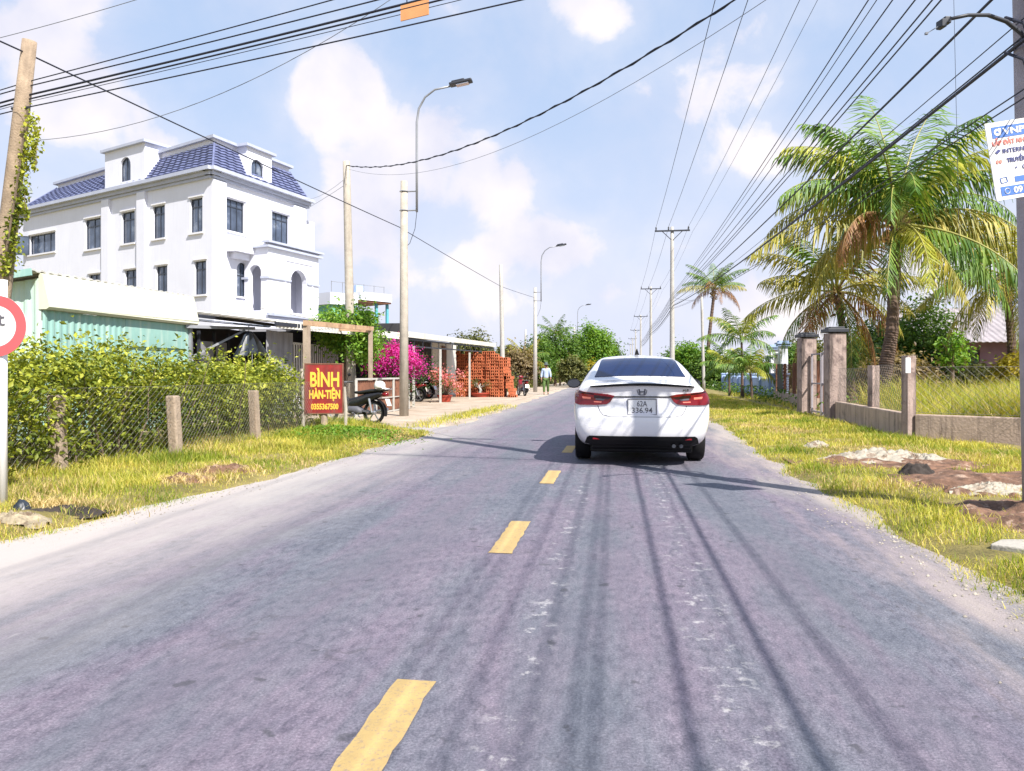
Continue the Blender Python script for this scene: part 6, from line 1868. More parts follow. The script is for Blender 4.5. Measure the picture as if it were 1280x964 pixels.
# ------------------------------------------------------------------ the white saloon car
def car():
    gx, gy = gnd(801, 578).x, gnd(801, 578).y
    t = thing('car', 'white saloon car with red tail lamps driving away on the road', 'car', (gx + .0, gy - .62, .004), R(1.2))
    # stations: y, underside half width & height, four side points (x, z), top edge (x, z), top centre z
    ST = [
        (.00, .60, .30, (.745, .37), (.815, .55), (.835, .78), (.775, .965), .665, 1.05, 1.062),
        (.10, .66, .26, (.80, .33), (.855, .55), (.868, .78), (.812, .975), .68, 1.056, 1.075),
        (.40, .70, .23, (.83, .31), (.870, .55), (.874, .80), (.822, .985), .69, 1.066, 1.092),
        (.58, .70, .21, (.835, .30), (.872, .55), (.874, .82), (.825, 1.0), .69, 1.10, 1.128),
        (.95, .70, .20, (.835, .28), (.872, .55), (.874, .84), (.828, 1.01), .635, 1.275, 1.318),
        (1.30, .70, .19, (.835, .27), (.870, .55), (.872, .85), (.828, 1.01), .590, 1.392, 1.432),
        (1.95, .70, .19, (.832, .26), (.868, .55), (.870, .84), (.826, 1.0), .580, 1.418, 1.470),
        (2.55, .70, .19, (.832, .26), (.868, .55), (.868, .83), (.824, .99), .578, 1.402, 1.458),
        (3.00, .70, .19, (.832, .26), (.868, .55), (.868, .82), (.820, .98), .600, 1.315, 1.372),
        (3.42, .70, .19, (.832, .27), (.868, .55), (.868, .81), (.815, .955), .680, 1.09, 1.125),
        (3.68, .70, .20, (.830, .28), (.868, .55), (.866, .79), (.810, .925), .700, .985, 1.02),
        (4.10, .68, .20, (.815, .29), (.855, .54), (.845, .74), (.780, .86), .650, .905, .94),
        (4.38, .62, .21, (.770, .30), (.800, .52), (.780, .68), (.700, .77), .560, .80, .83),
        (4.56, .50, .24, (.640, .32), (.680, .47), (.660, .58), (.600, .64), .460, .665, .69)]
    NC = 4
    yr = lambda x, z: .085 * (abs(x) / .83) ** 2.4 + (.05 * smooth(.58, .70, np.array(z)) if z < .98 else .05 - .05 * smooth(.98, 1.04, np.array(z))) + .10 * (1 - smooth(.28, .46, np.array(z)))
    bm = bmesh.new()
    rings = []
    for si, (y, wb, zb, s1, s2, s3, s4, wt, zte, ztc) in enumerate(ST):
        half = []
        for k in range(NC + 1): half.append((wb * k / NC, zb))
        half += [s1, s2, s3, s4]
        for k in range(NC, -1, -1):
            x = wt * k / NC; half.append((x, zte + (ztc - zte) * (1 - (x / wt) ** 2)))
        ring = []
        for sg in (1, -1):
            seq = half if sg == 1 else list(reversed(half))[1:-1]
            for (x, z) in seq:
                yy = y
                if si == 0: yy = float(yr(x, z))
                elif si == 1: yy = y + float(yr(x, z)) * .9
                elif si == 2: yy = y + .02
                if si == len(ST) - 1: yy = y - .12 * (abs(x) / .6) ** 2
                ring.append(bm.verts.new((sg * x, yy, z)))
        rings.append(ring)
    n = len(rings[0])
    for a, b in zip(rings[:-1], rings[1:]):
        for i in range(n):
            bm.faces.new((a[i], a[(i + 1) % n], b[(i + 1) % n], b[i]))
    H = 2 * NC + 6   # points on the half ring: 0..H-1 (+x), then mirrored
    def capfaces(ring, si, rev):
        right = lambda i: ring[i]
        left = lambda i: ring[(n - i) % n] if i not in (0, H - 1) else ring[i]
        rows = []
        bot = [left(k) for k in range(NC, 0, -1)] + [right(k) for k in range(0, NC + 1)]
        rows.append(bot)
        for j in range(4):
            l, r = left(NC + 1 + j), right(NC + 1 + j)
            row = [l]
            for c in range(1, 2 * NC):
                f = c / (2 * NC); x = l.co.x + (r.co.x - l.co.x) * f; z = l.co.z
                yy = float(yr(x, z)) if si == 0 else ST[-1][0] - .12 * (abs(x) / .6) ** 2 + .02
                row.append(bm.verts.new((x, yy, z)))
            row.append(r); rows.append(row)
        e = H - 1
        top = [left(NC + 5 + k) for k in range(0, NC)] + [right(e)] + [right(NC + 5 + k) for k in range(NC - 1, -1, -1)]
        rows.append(top)
        for a, b in zip(rows[:-1], rows[1:]):
            for c in range(2 * NC):
                q = (a[c], a[c + 1], b[c + 1], b[c])
                bm.faces.new(q if not rev else tuple(reversed(q)))
    capfaces(rings[0], 0, False); capfaces(rings[-1], len(ST) - 1, True)
    bmesh.ops.recalc_face_normals(bm, faces=bm.faces)
    me = bpy.data.meshes.new('body'); bm.to_mesh(me); bm.free()
    tmp = bpy.data.objects.new('body_tmp', me); COL.objects.link(tmp)
    me.materials.append(M['car_paint'])
    ss = tmp.modifiers.new('s', 'SUBSURF'); ss.levels = 2; ss.render_levels = 2
    # wheel arches cut out of the flanks
    cut = MB()
    for y in (.98, 3.60):
        for sx in (-1, 1):
            ring_ = []
            for xx in (.58, .98):
                for k in range(28): a = 2 * math.pi * k / 28; ring_.append((sx * xx, y + .352 * math.cos(a), .315 + .352 * math.sin(a)))
            fs = [tuple(range(28)), tuple(reversed(range(28, 56)))] + [(k, 28 + k, 28 + (k + 1) % 28, (k + 1) % 28) for k in range(28)]
            if sx < 0: fs = [tuple(reversed(f)) for f in fs]
            cut.add(ring_, fs)
    co = cut.build('cutter_tmp', 'black_plastic')
    b2 = bmesh.new(); b2.from_mesh(co.data); bmesh.ops.recalc_face_normals(b2, faces=b2.faces); b2.to_mesh(co.data); b2.free()
    dg = bpy.context.evaluated_depsgraph_get()
    solid = bpy.data.meshes.new_from_object(tmp.evaluated_get(dg))
    bvh = BVHTree.FromPolygons([v.co.copy() for v in solid.vertices], [tuple(p.vertices) for p in solid.polygons])
    bo = tmp.modifiers.new('b', 'BOOLEAN'); bo.operation = 'DIFFERENCE'; bo.object = co; bo.solver = 'EXACT'
    try: bo.material_mode = 'TRANSFER'
    except Exception: pass
    dg = bpy.context.evaluated_depsgraph_get()
    bodym = bpy.data.meshes.new_from_object(tmp.evaluated_get(dg))
    bodym.name = 'body'
    bpy.data.objects.remove(tmp); bpy.data.objects.remove(co)
    if len(bodym.materials) < 2: bodym.materials.append(M['black_plastic'])
    sm = []
    for p_ in bodym.polygons:
        c = p_.center
        if c.z < .262 and abs(p_.normal.z) > .5: p_.material_index = len(bodym.materials) - 1
        sm.append(True)
    bodym.polygons.foreach_set('use_smooth', sm)
    try: bodym.set_sharp_from_angle(angle=R(38))
    except Exception: pass
    body = bpy.data.objects.new('body', bodym); COL.objects.link(body); body.parent = t

    def patch(name, poly, mat, off=.004, th=.012, axis='y', grid=.05, parent=None, side=1, bulge=0.0):
        """a skin piece with outline poly laid on the body: seen from behind (x,z), from the front, or from one side (y,z)"""
        poly = [Vector(p) for p in poly]
        xs = [p.x for p in poly]; zs = [p.y for p in poly]
        pts = []; m = len(poly); edges = []
        for i in range(m):
            a, b = poly[i], poly[(i + 1) % m]; k = max(1, int((b - a).length / grid))
            for j in range(k): pts.append(a.lerp(b, j / k))
        nb = len(pts); edges = [(i, (i + 1) % nb) for i in range(nb)]
        def inside(q):
            c = False; j = m - 1
            for i in range(m):
                if (poly[i].y > q.y) != (poly[j].y > q.y) and q.x < (poly[j].x - poly[i].x) * (q.y - poly[i].y) / (poly[j].y - poly[i].y) + poly[i].x: c = not c
                j = i
            return c
        x = min(xs) + grid / 2
        while x < max(xs):
            z = min(zs) + grid / 2
            while z < max(zs):
                q = Vector((x, z))
                if inside(q) and min((q - p).length for p in pts[:nb]) > grid * .45: pts.append(q)
                z += grid
            x += grid
        vo, _e, fo, *_ = delaunay_2d_cdt(pts, edges, [], 1, 1e-5)
        out = []
        for q in vo:
            if axis == 'y': o, d = Vector((q.x, -3, q.y)), Vector((0, 1, 0))
            elif axis == 'f': o, d = Vector((q.x, 8, q.y)), Vector((0, -1, 0))
            else: o, d = Vector((side * 3, q.x, q.y)), Vector((-side, 0, 0))
            h = bvh.ray_cast(o, d)
            if h[0] is None:
                nr = bvh.find_nearest(o + d * (3 if axis == 'y' else 3)); hp, nm = nr[0], nr[1]
            else: hp, nm = h[0], h[1]
            if nm.dot(d) > 0: nm = -nm
            out.append((hp.copy(), nm.copy()))
        c2 = sum((Vector(p) for p in poly), Vector((0, 0))) / m
        V = [p + nm * (off + th) for p, nm in out] + [p - nm * .01 for p, nm in out]
        nv = len(out)
        Fc = []
        for f in fo:
            a, b, c = (V[i] for i in f)
            nn = (b - a).cross(c - a)
            Fc.append(tuple(f) if nn.dot(out[f[0]][1]) > 0 else tuple(reversed(f)))
        ec = {}
        for f in Fc:
            for i in range(len(f)): ec[(f[i], f[(i + 1) % len(f)])] = 1
        for (a, b) in list(ec):
            if (b, a) not in ec: Fc.append((b, a, nv + a, nv + b))
        mesh = bpy.data.meshes.new(name); mesh.from_pydata([tuple(v) for v in V], [], Fc)
        return link(name, mesh, mat, parent or t, smooth=False)
    mir = lambda poly: [(-x, z) for x, z in reversed(poly)]
    sh = lambda o: (o.data.polygons.foreach_set('use_smooth', [True] * len(o.data.polygons)), o.data.set_sharp_from_angle(angle=R(35)))
    # glass
    rg = patch('rear_window', [(-.60, 1.135), (-.3, 1.148), (0, 1.152), (.3, 1.148), (.60, 1.135), (.57, 1.20), (.515, 1.35), (.49, 1.378), (.25, 1.392), (0, 1.397), (-.25, 1.392), (-.49, 1.378), (-.515, 1.36), (-.57, 1.20)], 'car_glass', .004, .006, grid=.035); sh(rg)
    bl = MB(); bl.box((0, .66, 1.163), (.24, .03, .022)); bl.build('brake_lamp', 'tail_pale', rg)
    for k in range(6): 
        bl = MB(); bl.box((-.1 + k * .04, .642, 1.163), (.026, .008, .013)); bl.build('bulb', 'tail_red', rg)
    ws = patch('windscreen', [(-.62, 1.10), (0, 1.13), (.62, 1.10), (.55, 1.34), (0, 1.40), (-.55, 1.34)], 'car_glass', .001, .004, 'f', .07); sh(ws)
    for s_ in (1, -1):
        sw = patch('side_window', [(.95, 1.06), (1.9, 1.04), (1.9, 1.37), (1.45, 1.36), (1.15, 1.27)], 'car_glass', .001, .004, 'x', .07, side=s_); sh(sw)
        sw = patch('side_window', [(1.97, 1.04), (3.2, 1.02), (2.85, 1.27), (2.6, 1.345), (1.97, 1.375)], 'car_glass', .001, .004, 'x', .07, side=s_); sh(sw)
        for nm, y0, y1 in (('rear_door', 1.28, 2.02), ('front_door', 2.03, 3.1)):
            for yy in (y0, y1): patch('door_gap', [(yy, .40), (yy + .012, .40), (yy + .012, .99), (yy, .99)], 'gap', .0, .002, 'x', .1, side=s_)
            hd = MB(); hd.box((s_ * .885, y0 + .14, .86), (.03, .17, .03)); hd.build('door_handle', 'car_paint', t, bevel=.008)
        patch('headlamp', [(3.98, .70), (4.45, .62), (4.42, .70), (4.0, .78)], 'silver', .002, .006, 'x', .06, side=s_)
    # tail lamps
    L = [(.345, .905), (.43, .925), (.60, .94), (.78, .962), (.828, .955), (.838, .90), (.828, .80), (.79, .785), (.56, .785), (.44, .795), (.39, .83)]
    for poly in (L, mir(L)):
        o = patch('tail_lamp', poly, 'tail_red', .0, .022, grid=.04); sh(o)
        sg = 1 if poly is L else -1
        def sub(nm, pl, mat): return patch(nm, pl if sg > 0 else mir(pl), mat, .021, .003, grid=.03, parent=o)
        sub('dark_lens', [(.37, .885), (.60, .915), (.60, .875), (.42, .855)], 'tail_dark'); sub('dark_lens', [(.46, .86), (.58, .872), (.58, .85), (.48, .842)], 'gap')
        sub('pale_bulb', [(.64, .885), (.745, .893), (.74, .865), (.64, .858)], 'tail_pale'); sub('clear_strip', [(.50, .828), (.60, .832), (.60, .818), (.51, .814)], 'tail_pale')  # pale red patches on the lens, plain colour
        sub('dark_rim', [(.60, .935), (.78, .955), (.82, .95), (.78, .938), (.60, .918)], 'tail_dark')
    # boot lip spoiler, strip under the badge, boot shut line
    mb = MB()
    for k in range(25):
        x = -.65 + 1.3 * k / 24; q = (x / .65) ** 2; y0 = .012 + .085 * (abs(x) / .83) ** 2.4; z0 = 1.056 - .036 * q; e = .010 + .014 * (1 - q ** 3)
        mb.v += [(x, y0 - .02, z0 - e), (x, y0 - .026, z0), (x, y0 + .10, z0 + .018), (x, y0 + .10, z0 - .01)]
    mb.f = [(4 * k + j, 4 * k + (j + 1) % 4, 4 * k + 4 + (j + 1) % 4, 4 * k + 4 + j) for k in range(24) for j in range(4)] + [(3, 2, 1, 0), (96, 97, 98, 99)]
    mb.build('spoiler', 'black_plastic', t, smooth=False)
    o = None and patch('spoiler', [(-.65 + 1.3 * k / 16, 1.016 + .036 * (1 - ((k - 8) / 8) ** 2)) for k in range(17)] + [(.62 - 1.24 * k / 16, 1.002 + .026 * (1 - ((k - 8) / 8) ** 2)) for k in range(17)], 'black_plastic', .0, .035, grid=.03)
    patch('boot_strip', [(-.37, .884), (.37, .884), (.37, .898), (-.37, .898)], 'black_plastic', .0, .01, grid=.04)
    line = [(-.56, .775), (-.53, .70), (-.49, .655), (-.40, .635), (.40, .635), (.49, .655), (.53, .70), (.56, .775)]
    lo = [(x * 1.0 + (.0), z) for x, z in line]
    up = [(x * .985, z + .007) for x, z in line]
    patch('boot_gap', lo + list(reversed(up)), 'gap', -.001, .002, grid=.03)
    # number plate with its surround
    patch('plate_recess', [(-.225, .875), (.225, .875), (.20, .66), (-.20, .66)], 'white_trim', .0, .002, grid=.06)
    yp = float(yr(0, .77)) - .012
    mb = MB(); mb.box((0, yp, .765), (.345, .012, .19)); pl = mb.build('number_plate', 'plate', t, bevel=.003)
    mb = MB()
    for z in (.668, .862): mb.box((0, yp - .004, z), (.36, .014, .008))
    for x in (-.178, .178): mb.box((x, yp - .004, .765), (.007, .014, .195))
    mb.build('plate_frame', 'gap', pl)
    for txt, z, w in (('62A', .772, .125), ('336.94', .688, .255)):
        me_ = text_mesh(txt, .098, .001, 'CENTER', 1, .0005)
        co_ = np.array([v.co[:] for v in me_.vertices]); w0 = co_[:, 0].max() - co_[:, 0].min(); cx = (co_[:, 0].max() + co_[:, 0].min()) / 2
        me_.transform(Matrix.Diagonal((w / w0, 1, 1, 1)) @ Matrix.Translation((-cx, 0, 0)))
        me_.transform(Matrix.Translation((0, yp - .0085, z)) @ FACE); link('lettering', me_, 'plate_ink', pl)
    # badge: rounded frame with an upright letter form inside
    def flat(poly, mat, name, y): 
        m_ = MB(); k = len(poly); vs = [(x, y, z) for x, z in poly] + [(x, y - .006, z) for x, z in poly]
        m_.add(vs, [tuple(reversed(range(k))), tuple(range(k, 2 * k))] + [(i, (i + 1) % k, k + (i + 1) % k, k + i) for i in range(k)]); return m_.build(name, mat, bd)
    yb = float(yr(0, .95)) - .012
    fr = [(-.062, .992), (-.03, .998), (.03, .998), (.062, .992), (.058, .96), (.046, .926), (.03, .915), (-.03, .915), (-.046, .926), (-.058, .96)]
    mb = MB(); mb.tube([(x, yb, z) for x, z in fr + [fr[0]]], .0045, 6); bd = mb.build('badge', 'gap', t)
    flat([(-.048, .99), (-.028, .99), (-.018, .922), (-.034, .922)], 'gap', 'badge_bar', yb); flat([(.028, .99), (.048, .99), (.034, .922), (.018, .922)], 'gap', 'badge_bar', yb); flat([(-.026, .962), (.026, .962), (.024, .948), (-.024, .948)], 'gap', 'badge_bar', yb)
    for txt, x, w, mat, al in (('RS', .50, .085, 'tail_dark', 'LEFT'), ('CITY', -.60, .13, 'white_trim', 'LEFT')):
        me_ = text_mesh(txt, .042, .002, al, 1.0, .001, .2); me_.transform(Matrix.Diagonal((w / max(v.co.x for v in me_.vertices), 1, 1, 1)))
        hx = bvh.ray_cast(Vector((x + w / 2, -3, .97)), Vector((0, 1, 0)))[0]
        me_.transform(Matrix.Translation((x, hx.y - .007, .962)) @ Matrix.Rotation(R(6) * (1 if x > 0 else -1), 4, 'Z') @ FACE); link('lettering', me_, mat, t)
    # bumper: dark lower valance, reflectors, exhaust tips, crease
    dv = patch('rear_valance', [(-.775, .24), (-.74, .27), (-.70, .375), (-.66, .392), (.66, .392), (.70, .375), (.74, .27), (.775, .24), (.60, .12), (-.60, .12)] if False else
               [(-.72, .30), (-.69, .375), (-.66, .392), (.66, .392), (.69, .375), (.72, .30), (.60, .272), (-.60, .272)], 'black_plastic', .0, .014, grid=.05)
    mb = MB(); mb.box((0, .34, .245), (1.26, .24, .11), mat=Matrix.Rotation(R(-22), 4, 'X')); mb.box((0, 1.5, .215), (1.3, 2.4, .10)); mb.build('underbody', 'black_plastic', t, bevel=.02)
    for sx in (-1, 1):
        mb = MB(); mb.box((sx * .52, .10, .355), (.20, .03, .022)); mb.build('reflector', 'tail_red', t, bevel=.004)
    for x in (.40, .49):
        mb = MB(); mb.tube([(x, .10, .268), (x, .5, .268)], .024, 12); mb.build('exhaust', 'dark_metal', t)
    for s_ in (1, -1): patch('bumper_crease', [(s_ * x, z) for x, z in ((.50, .485), (.66, .50), (.78, .56), (.82, .64), (.812, .64), (.77, .568), (.655, .508), (.50, .492))] if s_ > 0 else list(reversed([(s_ * x, z) for x, z in ((.50, .485), (.66, .50), (.78, .56), (.82, .64), (.812, .64), (.77, .568), (.655, .508), (.50, .492))])), 'white_trim', -.002, .003, grid=.05)
    # mirrors
    for s_ in (-1, 1):
        mb = MB()
        c = Vector((s_ * .975, 2.92, 1.02))
        pts = []
        for k in range(7):
            a = k / 6
        bmm = bmesh.new(); bmesh.ops.create_uvsphere(bmm, u_segments=14, v_segments=9, radius=1)
        mm = bpy.data.meshes.new('mirror'); bmm.to_mesh(mm); bmm.free()
        mm.transform(Matrix.Translation(c) @ Matrix.Diagonal((.115, .075, .078, 1)))
        mo = link('mirror', mm, 'black_plastic', t, smooth=True)
        mb = MB(); mb.bar((s_ * .82, 2.95, .98), (s_ * .92, 2.93, 1.0), .07, .035); mb.build('mirror_stalk', 'black_plastic', mo)
        g_ = MB(); vs = [(c.x + .1 * math.cos(a), c.y - .058, c.z + .06 * math.sin(a)) for a in np.linspace(0, 2 * math.pi, 17)[:-1]]; vs2 = [(x, y - .018, z) for x, y, z in vs]
        g_.add(vs + vs2, [tuple(range(16, 32))] + [(k, (k + 1) % 16, 16 + (k + 1) % 16, 16 + k) for k in range(16)]); g_.build('mirror_glass', 'dark_metal', mo)
    # shark fin
    mb = MB(); mb.add([(-.035, 1.52, 1.455), (.035, 1.52, 1.455), (.022, 1.75, 1.462), (-.022, 1.75, 1.462), (-.006, 1.53, 1.545), (.006, 1.53, 1.545), (.004, 1.6, 1.53), (-.004, 1.6, 1.53)],
                      [(0, 1, 5, 4), (1, 2, 6, 5), (2, 3, 7, 6), (3, 0, 4, 7), (4, 5, 6, 7)]); mb.build('aerial', 'black_plastic', t)
    # wheels
    for y in (.98, 3.60):
        for sx in (-1, 1):
            w = MB(); prof = [(.19, -.10), (.285, -.105), (.308, -.085), (.312, 0), (.308, .085), (.285, .105), (.19, .10)]
            rings_ = []
            for r, xx in prof:
                for k in range(32): a = 2 * math.pi * k / 32; rings_.append((sx * .762 + xx, y + r * math.cos(a), .312 + r * math.sin(a)))
            fs = []
            for i in range(len(prof) - 1):
                for k in range(32): fs.append((i * 32 + k, (i + 1) * 32 + k, (i + 1) * 32 + (k + 1) % 32, i * 32 + (k + 1) % 32))
            w.add(rings_, fs); wo = w.build('wheel', 'rubber', t, smooth=True)
            rm = MB()
            for k in range(10):
                a = 2 * math.pi * k / 10; rm.bar((sx * .845, y + .03 * math.cos(a), .312 + .03 * math.sin(a)), (sx * .84, y + .19 * math.cos(a), .312 + .19 * math.sin(a)), .03, .04)
            rm.tube([(sx * .80, y, .312), (sx * .86, y, .312)], .05, 14)
            rm.tube([(sx * .845, y + .195 * math.cos(a), .312 + .195 * math.sin(a)) for a in np.linspace(0, 2 * math.pi, 33)], .016, 6)
            rm.build('rim', 'alloy', wo)
            db = MB(); db.tube([(sx * .70, y, .312), (sx * .78, y, .312)], .18, 20); db.build('brake_disc', 'gap', wo)
car()

# ------------------------------------------------------------------ motorbikes
def ringx(mb, c, r, w, n=24, m=8):
    """torus about the x axis"""
    vs = []
    for k in range(n):
        a = 2 * math.pi * k / n
        for j in range(m):
            b = 2 * math.pi * j / m; rr = r + w * math.cos(b)
            vs.append((c[0] + w * math.sin(b) * 1.1, c[1] + rr * math.cos(a), c[2] + rr * math.sin(a)))
    fs = [(k * m + j, ((k + 1) % n) * m + j, ((k + 1) % n) * m + (j + 1) % m, k * m + (j + 1) % m) for k in range(n) for j in range(m)]
    mb.add(vs, fs)

def loft(mb, secs, n=12):
    """closed loft through elliptical sections (x centre, y, z, half width, half height)"""
    o = len(mb.v)
    for (cx, y, z, hw, hh) in secs:
        for k in range(n):
            a = 2 * math.pi * k / n; ca, sa = math.cos(a), math.sin(a)
            mb.v.append((cx + hw * math.copysign(abs(ca) ** .75, ca), y, z + hh * math.copysign(abs(sa) ** .75, sa)))
    for i in range(len(secs) - 1):
        for k in range(n):
            mb.f.append((o + i * n + k, o + i * n + (k + 1) % n, o + (i + 1) * n + (k + 1) % n, o + (i + 1) * n + k))
    mb.f.append(tuple(reversed(range(o, o + n)))); e = o + (len(secs) - 1) * n; mb.f.append(tuple(range(e, e + n)))

def motorbike(label, loc, rz, paint='bike_black', guard='helmet', lean=.05):
    """underbone motorbike, rear wheel centre at y=0, nose towards +y"""
    t = thing('motorbike', label, 'motorbike', loc, rz, 'parked motorbikes')
    t.rotation_euler = (0, lean, rz)
    for y in (0, 1.23):
        mb = MB(); ringx(mb, (0, y, .28), .243, .038); w = mb.build('wheel', 'rubber', t, smooth=True)
        mb = MB(); ringx(mb, (0, y, .28), .205, .014, 24, 6)
        for k in range(5):
            a = 2 * math.pi * k / 5 + .3; mb.bar((0, y + .03 * math.cos(a), .28 + .03 * math.sin(a)), (0, y + .2 * math.cos(a), .28 + .2 * math.sin(a)), .03, .022)
        mb.tube([(-.07, y, .28), (.07, y, .28)], .04, 12); mb.build('rim', 'alloy' if y == 0 else 'silver', w)
    mb = MB(); loft(mb, [(0, -.30, .72, .05, .03), (0, -.15, .70, .10, .07), (0, .15, .62, .115, .12), (0, .40, .52, .11, .14), (0, .62, .48, .09, .12), (0, .80, .52, .10, .15), (0, .92, .62, .15, .20), (0, .99, .74, .13, .15), (0, 1.03, .86, .07, .06)]); mb.build('body', paint, t, smooth=True)
    mb = MB(); loft(mb, [(0, -.34, .80, .06, .02), (0, -.2, .80, .115, .04), (0, .1, .775, .125, .045), (0, .36, .735, .11, .045), (0, .5, .74, .06, .03)]); mb.build('seat', 'seat_black', t, smooth=True)
    mb = MB(); loft(mb, [(0, .28, .30, .10, .05), (0, .40, .33, .13, .11), (0, .62, .34, .12, .10), (0, .74, .36, .06, .05)]); mb.tube([(-.17, .48, .26), (.17, .48, .26)], .015, 6); mb.build('engine', 'gap', t, smooth=True)
    mb = MB(); mb.tube([(.10, .55, .26), (.13, .25, .24), (.14, .1, .27), (.15, -.28, .36)], [.018, .022, .045, .04], 10); mb.build('exhaust', 'silver', t, smooth=True)
    mb = MB()
    for sx in (-1, 1): mb.tube([(sx * .09, 0, .28), (sx * .10, .08, .60)], [.024, .028], 8)
    mb.build('shock_absorber', 'silver', t)
    mb = MB()
    for sx in (-1, 1): mb.bar((sx * .06, 0, .28), (sx * .06, .42, .34), .03, .04)
    mb.build('swing_arm', 'gap', t)
    mb = MB()
    for sx in (-1, 1): mb.tube([(sx * .06, 1.23, .28), (sx * .06, 1.04, .76)], .022, 8)
    mb.tube([(0, 1.03, .78), (0, .98, .98)], .03, 8); mb.build('front_fork', 'silver', t)
    def guard_mb(y, a0, a1, w, name, mat):
        g_ = MB(); n = 10
        for k in range(n + 1):
            a = a0 + (a1 - a0) * k / n
            for rr, x in ((.305, -w), (.325, 0), (.305, w)): g_.v.append((x, y + rr * math.cos(a), .28 + rr * math.sin(a)))
        for k in range(n):
            for j in range(2): g_.f.append((k * 3 + j, k * 3 + j + 1, k * 3 + j + 4, k * 3 + j + 3))
        o = g_.build(name, mat, t); so = o.modifiers.new('thick', 'SOLIDIFY'); so.thickness = .008; return o
    guard_mb(1.23, R(20), R(165), .06, 'front_mudguard', paint); guard_mb(0, R(75), R(195), .075, 'rear_mudguard', 'black_plastic')
    mb = MB(); mb.add([(-.095, -.335, .60), (.095, -.335, .60), (.095, -.40, .44), (-.095, -.40, .44), (-.095, -.345, .60), (.095, -.345, .60), (.095, -.41, .44), (-.095, -.41, .44)], [(0, 1, 2, 3), (7, 6, 5, 4), (0, 4, 5, 1), (1, 5, 6, 2), (2, 6, 7, 3), (3, 7, 4, 0)]); mb.build('number_plate', guard, t)
    mb = MB(); loft(mb, [(0, -.36, .70, .05, .035), (0, -.30, .70, .08, .05), (0, -.22, .70, .07, .05)], 10); mb.build('tail_lamp', 'tail_red', t, smooth=True)
    mb = MB(); mb.tube([(-.34, .82, 1.0), (-.2, .93, .99), (0, .97, .97), (.2, .93, .99), (.34, .82, 1.0)], .016, 8); hb = mb.build('handlebar', 'gap', t)
    mb = MB()
    for sx in (-1, 1): mb.tube([(sx * .35, .80, 1.0), (sx * .24, .90, .995)], .022, 8)
    mb.build('grips', 'seat_black', hb)
    mb = MB(); loft(mb, [(0, .88, .98, .10, .06), (0, 1.0, .98, .13, .08), (0, 1.08, .95, .10, .07), (0, 1.11, .93, .05, .04)], 12); hc = mb.build('headlamp_cowl', paint, t, smooth=True)
    mb = MB(); loft(mb, [(0, 1.095, .94, .07, .05), (0, 1.125, .935, .05, .035)], 10); mb.build('headlamp', 'silver', hc, smooth=True)
    for sx in (-1, 1):
        mb = MB(); mb.tube([(sx * .24, .90, 1.0), (sx * .30, .90, 1.14)], .007, 6); mo = mb.build('mirror', 'black_plastic', t)
        mb = MB(); loft(mb, [(sx * .33, .885, 1.17, .055, .035), (sx * .33, .90, 1.17, .06, .04), (sx * .33, .925, 1.17, .03, .02)], 10); mb.build('mirror_head', 'black_plastic' , mo, smooth=True)
    mb = MB(); mb.tube([(-.08, .45, .3), (-.22, .42, .02)], .012, 6); mb.tube([(-.08, .45, .3), (-.10, .3, .16)], .012, 6); mb.build('side_stand', 'gap', t)
    mb = MB()
    for sx in (-1, 1): mb.tube([(sx * .10, -.05, .80), (sx * .11, -.34, .82), (sx * .04, -.42, .83)], .011, 6)
    mb.build('grab_rail', 'silver', t)
    return t
p = gnd(467, 531)
rzb = YAW + R(70)
motorbike('black motorbike with a white helmet on its seat beside the red sign', (p.x, p.y, .0), rzb)
def helmet(p, label):
    t = thing('helmet', label, 'helmet', p)
    mb = MB(); mb.lathe([(.118, -.02), (.132, .02), (.130, .07), (.108, .115), (.065, .145), (.012, .155)], (0, 0, 0), 18); mb.build('shell', 'helmet', t, smooth=True)
    mb = MB(); n = 9
    for k in range(n):
        a = R(-55) + R(110) * k / (n - 1); mb.v += [(.125 * math.cos(a), .125 * math.sin(a), .0), (.185 * math.cos(a), .165 * math.sin(a), -.02)]
    mb.f = [(2 * k, 2 * k + 1, 2 * k + 3, 2 * k + 2) for k in range(n - 1)]
    pk = mb.build('peak', 'helmet', t); so = pk.modifiers.new('thick', 'SOLIDIFY'); so.thickness = .006
fw = Vector((-math.sin(rzb), math.cos(rzb)))
helmet((p.x - fw.x * .16, p.y - fw.y * .16, .86), 'white open helmet resting on the black motorbike seat')
p = gnd(523, 503); motorbike('maroon motorbike parked in shade under the open shed roof', (p.x, p.y, 0), R(80), 'bike_red', 'helmet')
p = gnd(541, 500); motorbike('black and silver motorbike parked behind the thin white shed post', (p.x - .5, p.y + 1.2, 0), R(64), 'bike_black', 'silver')
p = gnd(656, 495.5); motorbike('dark maroon motorbike parked by the road near the walking person', (p.x, p.y, 0), YAW + R(14), 'bike_red', 'helmet')

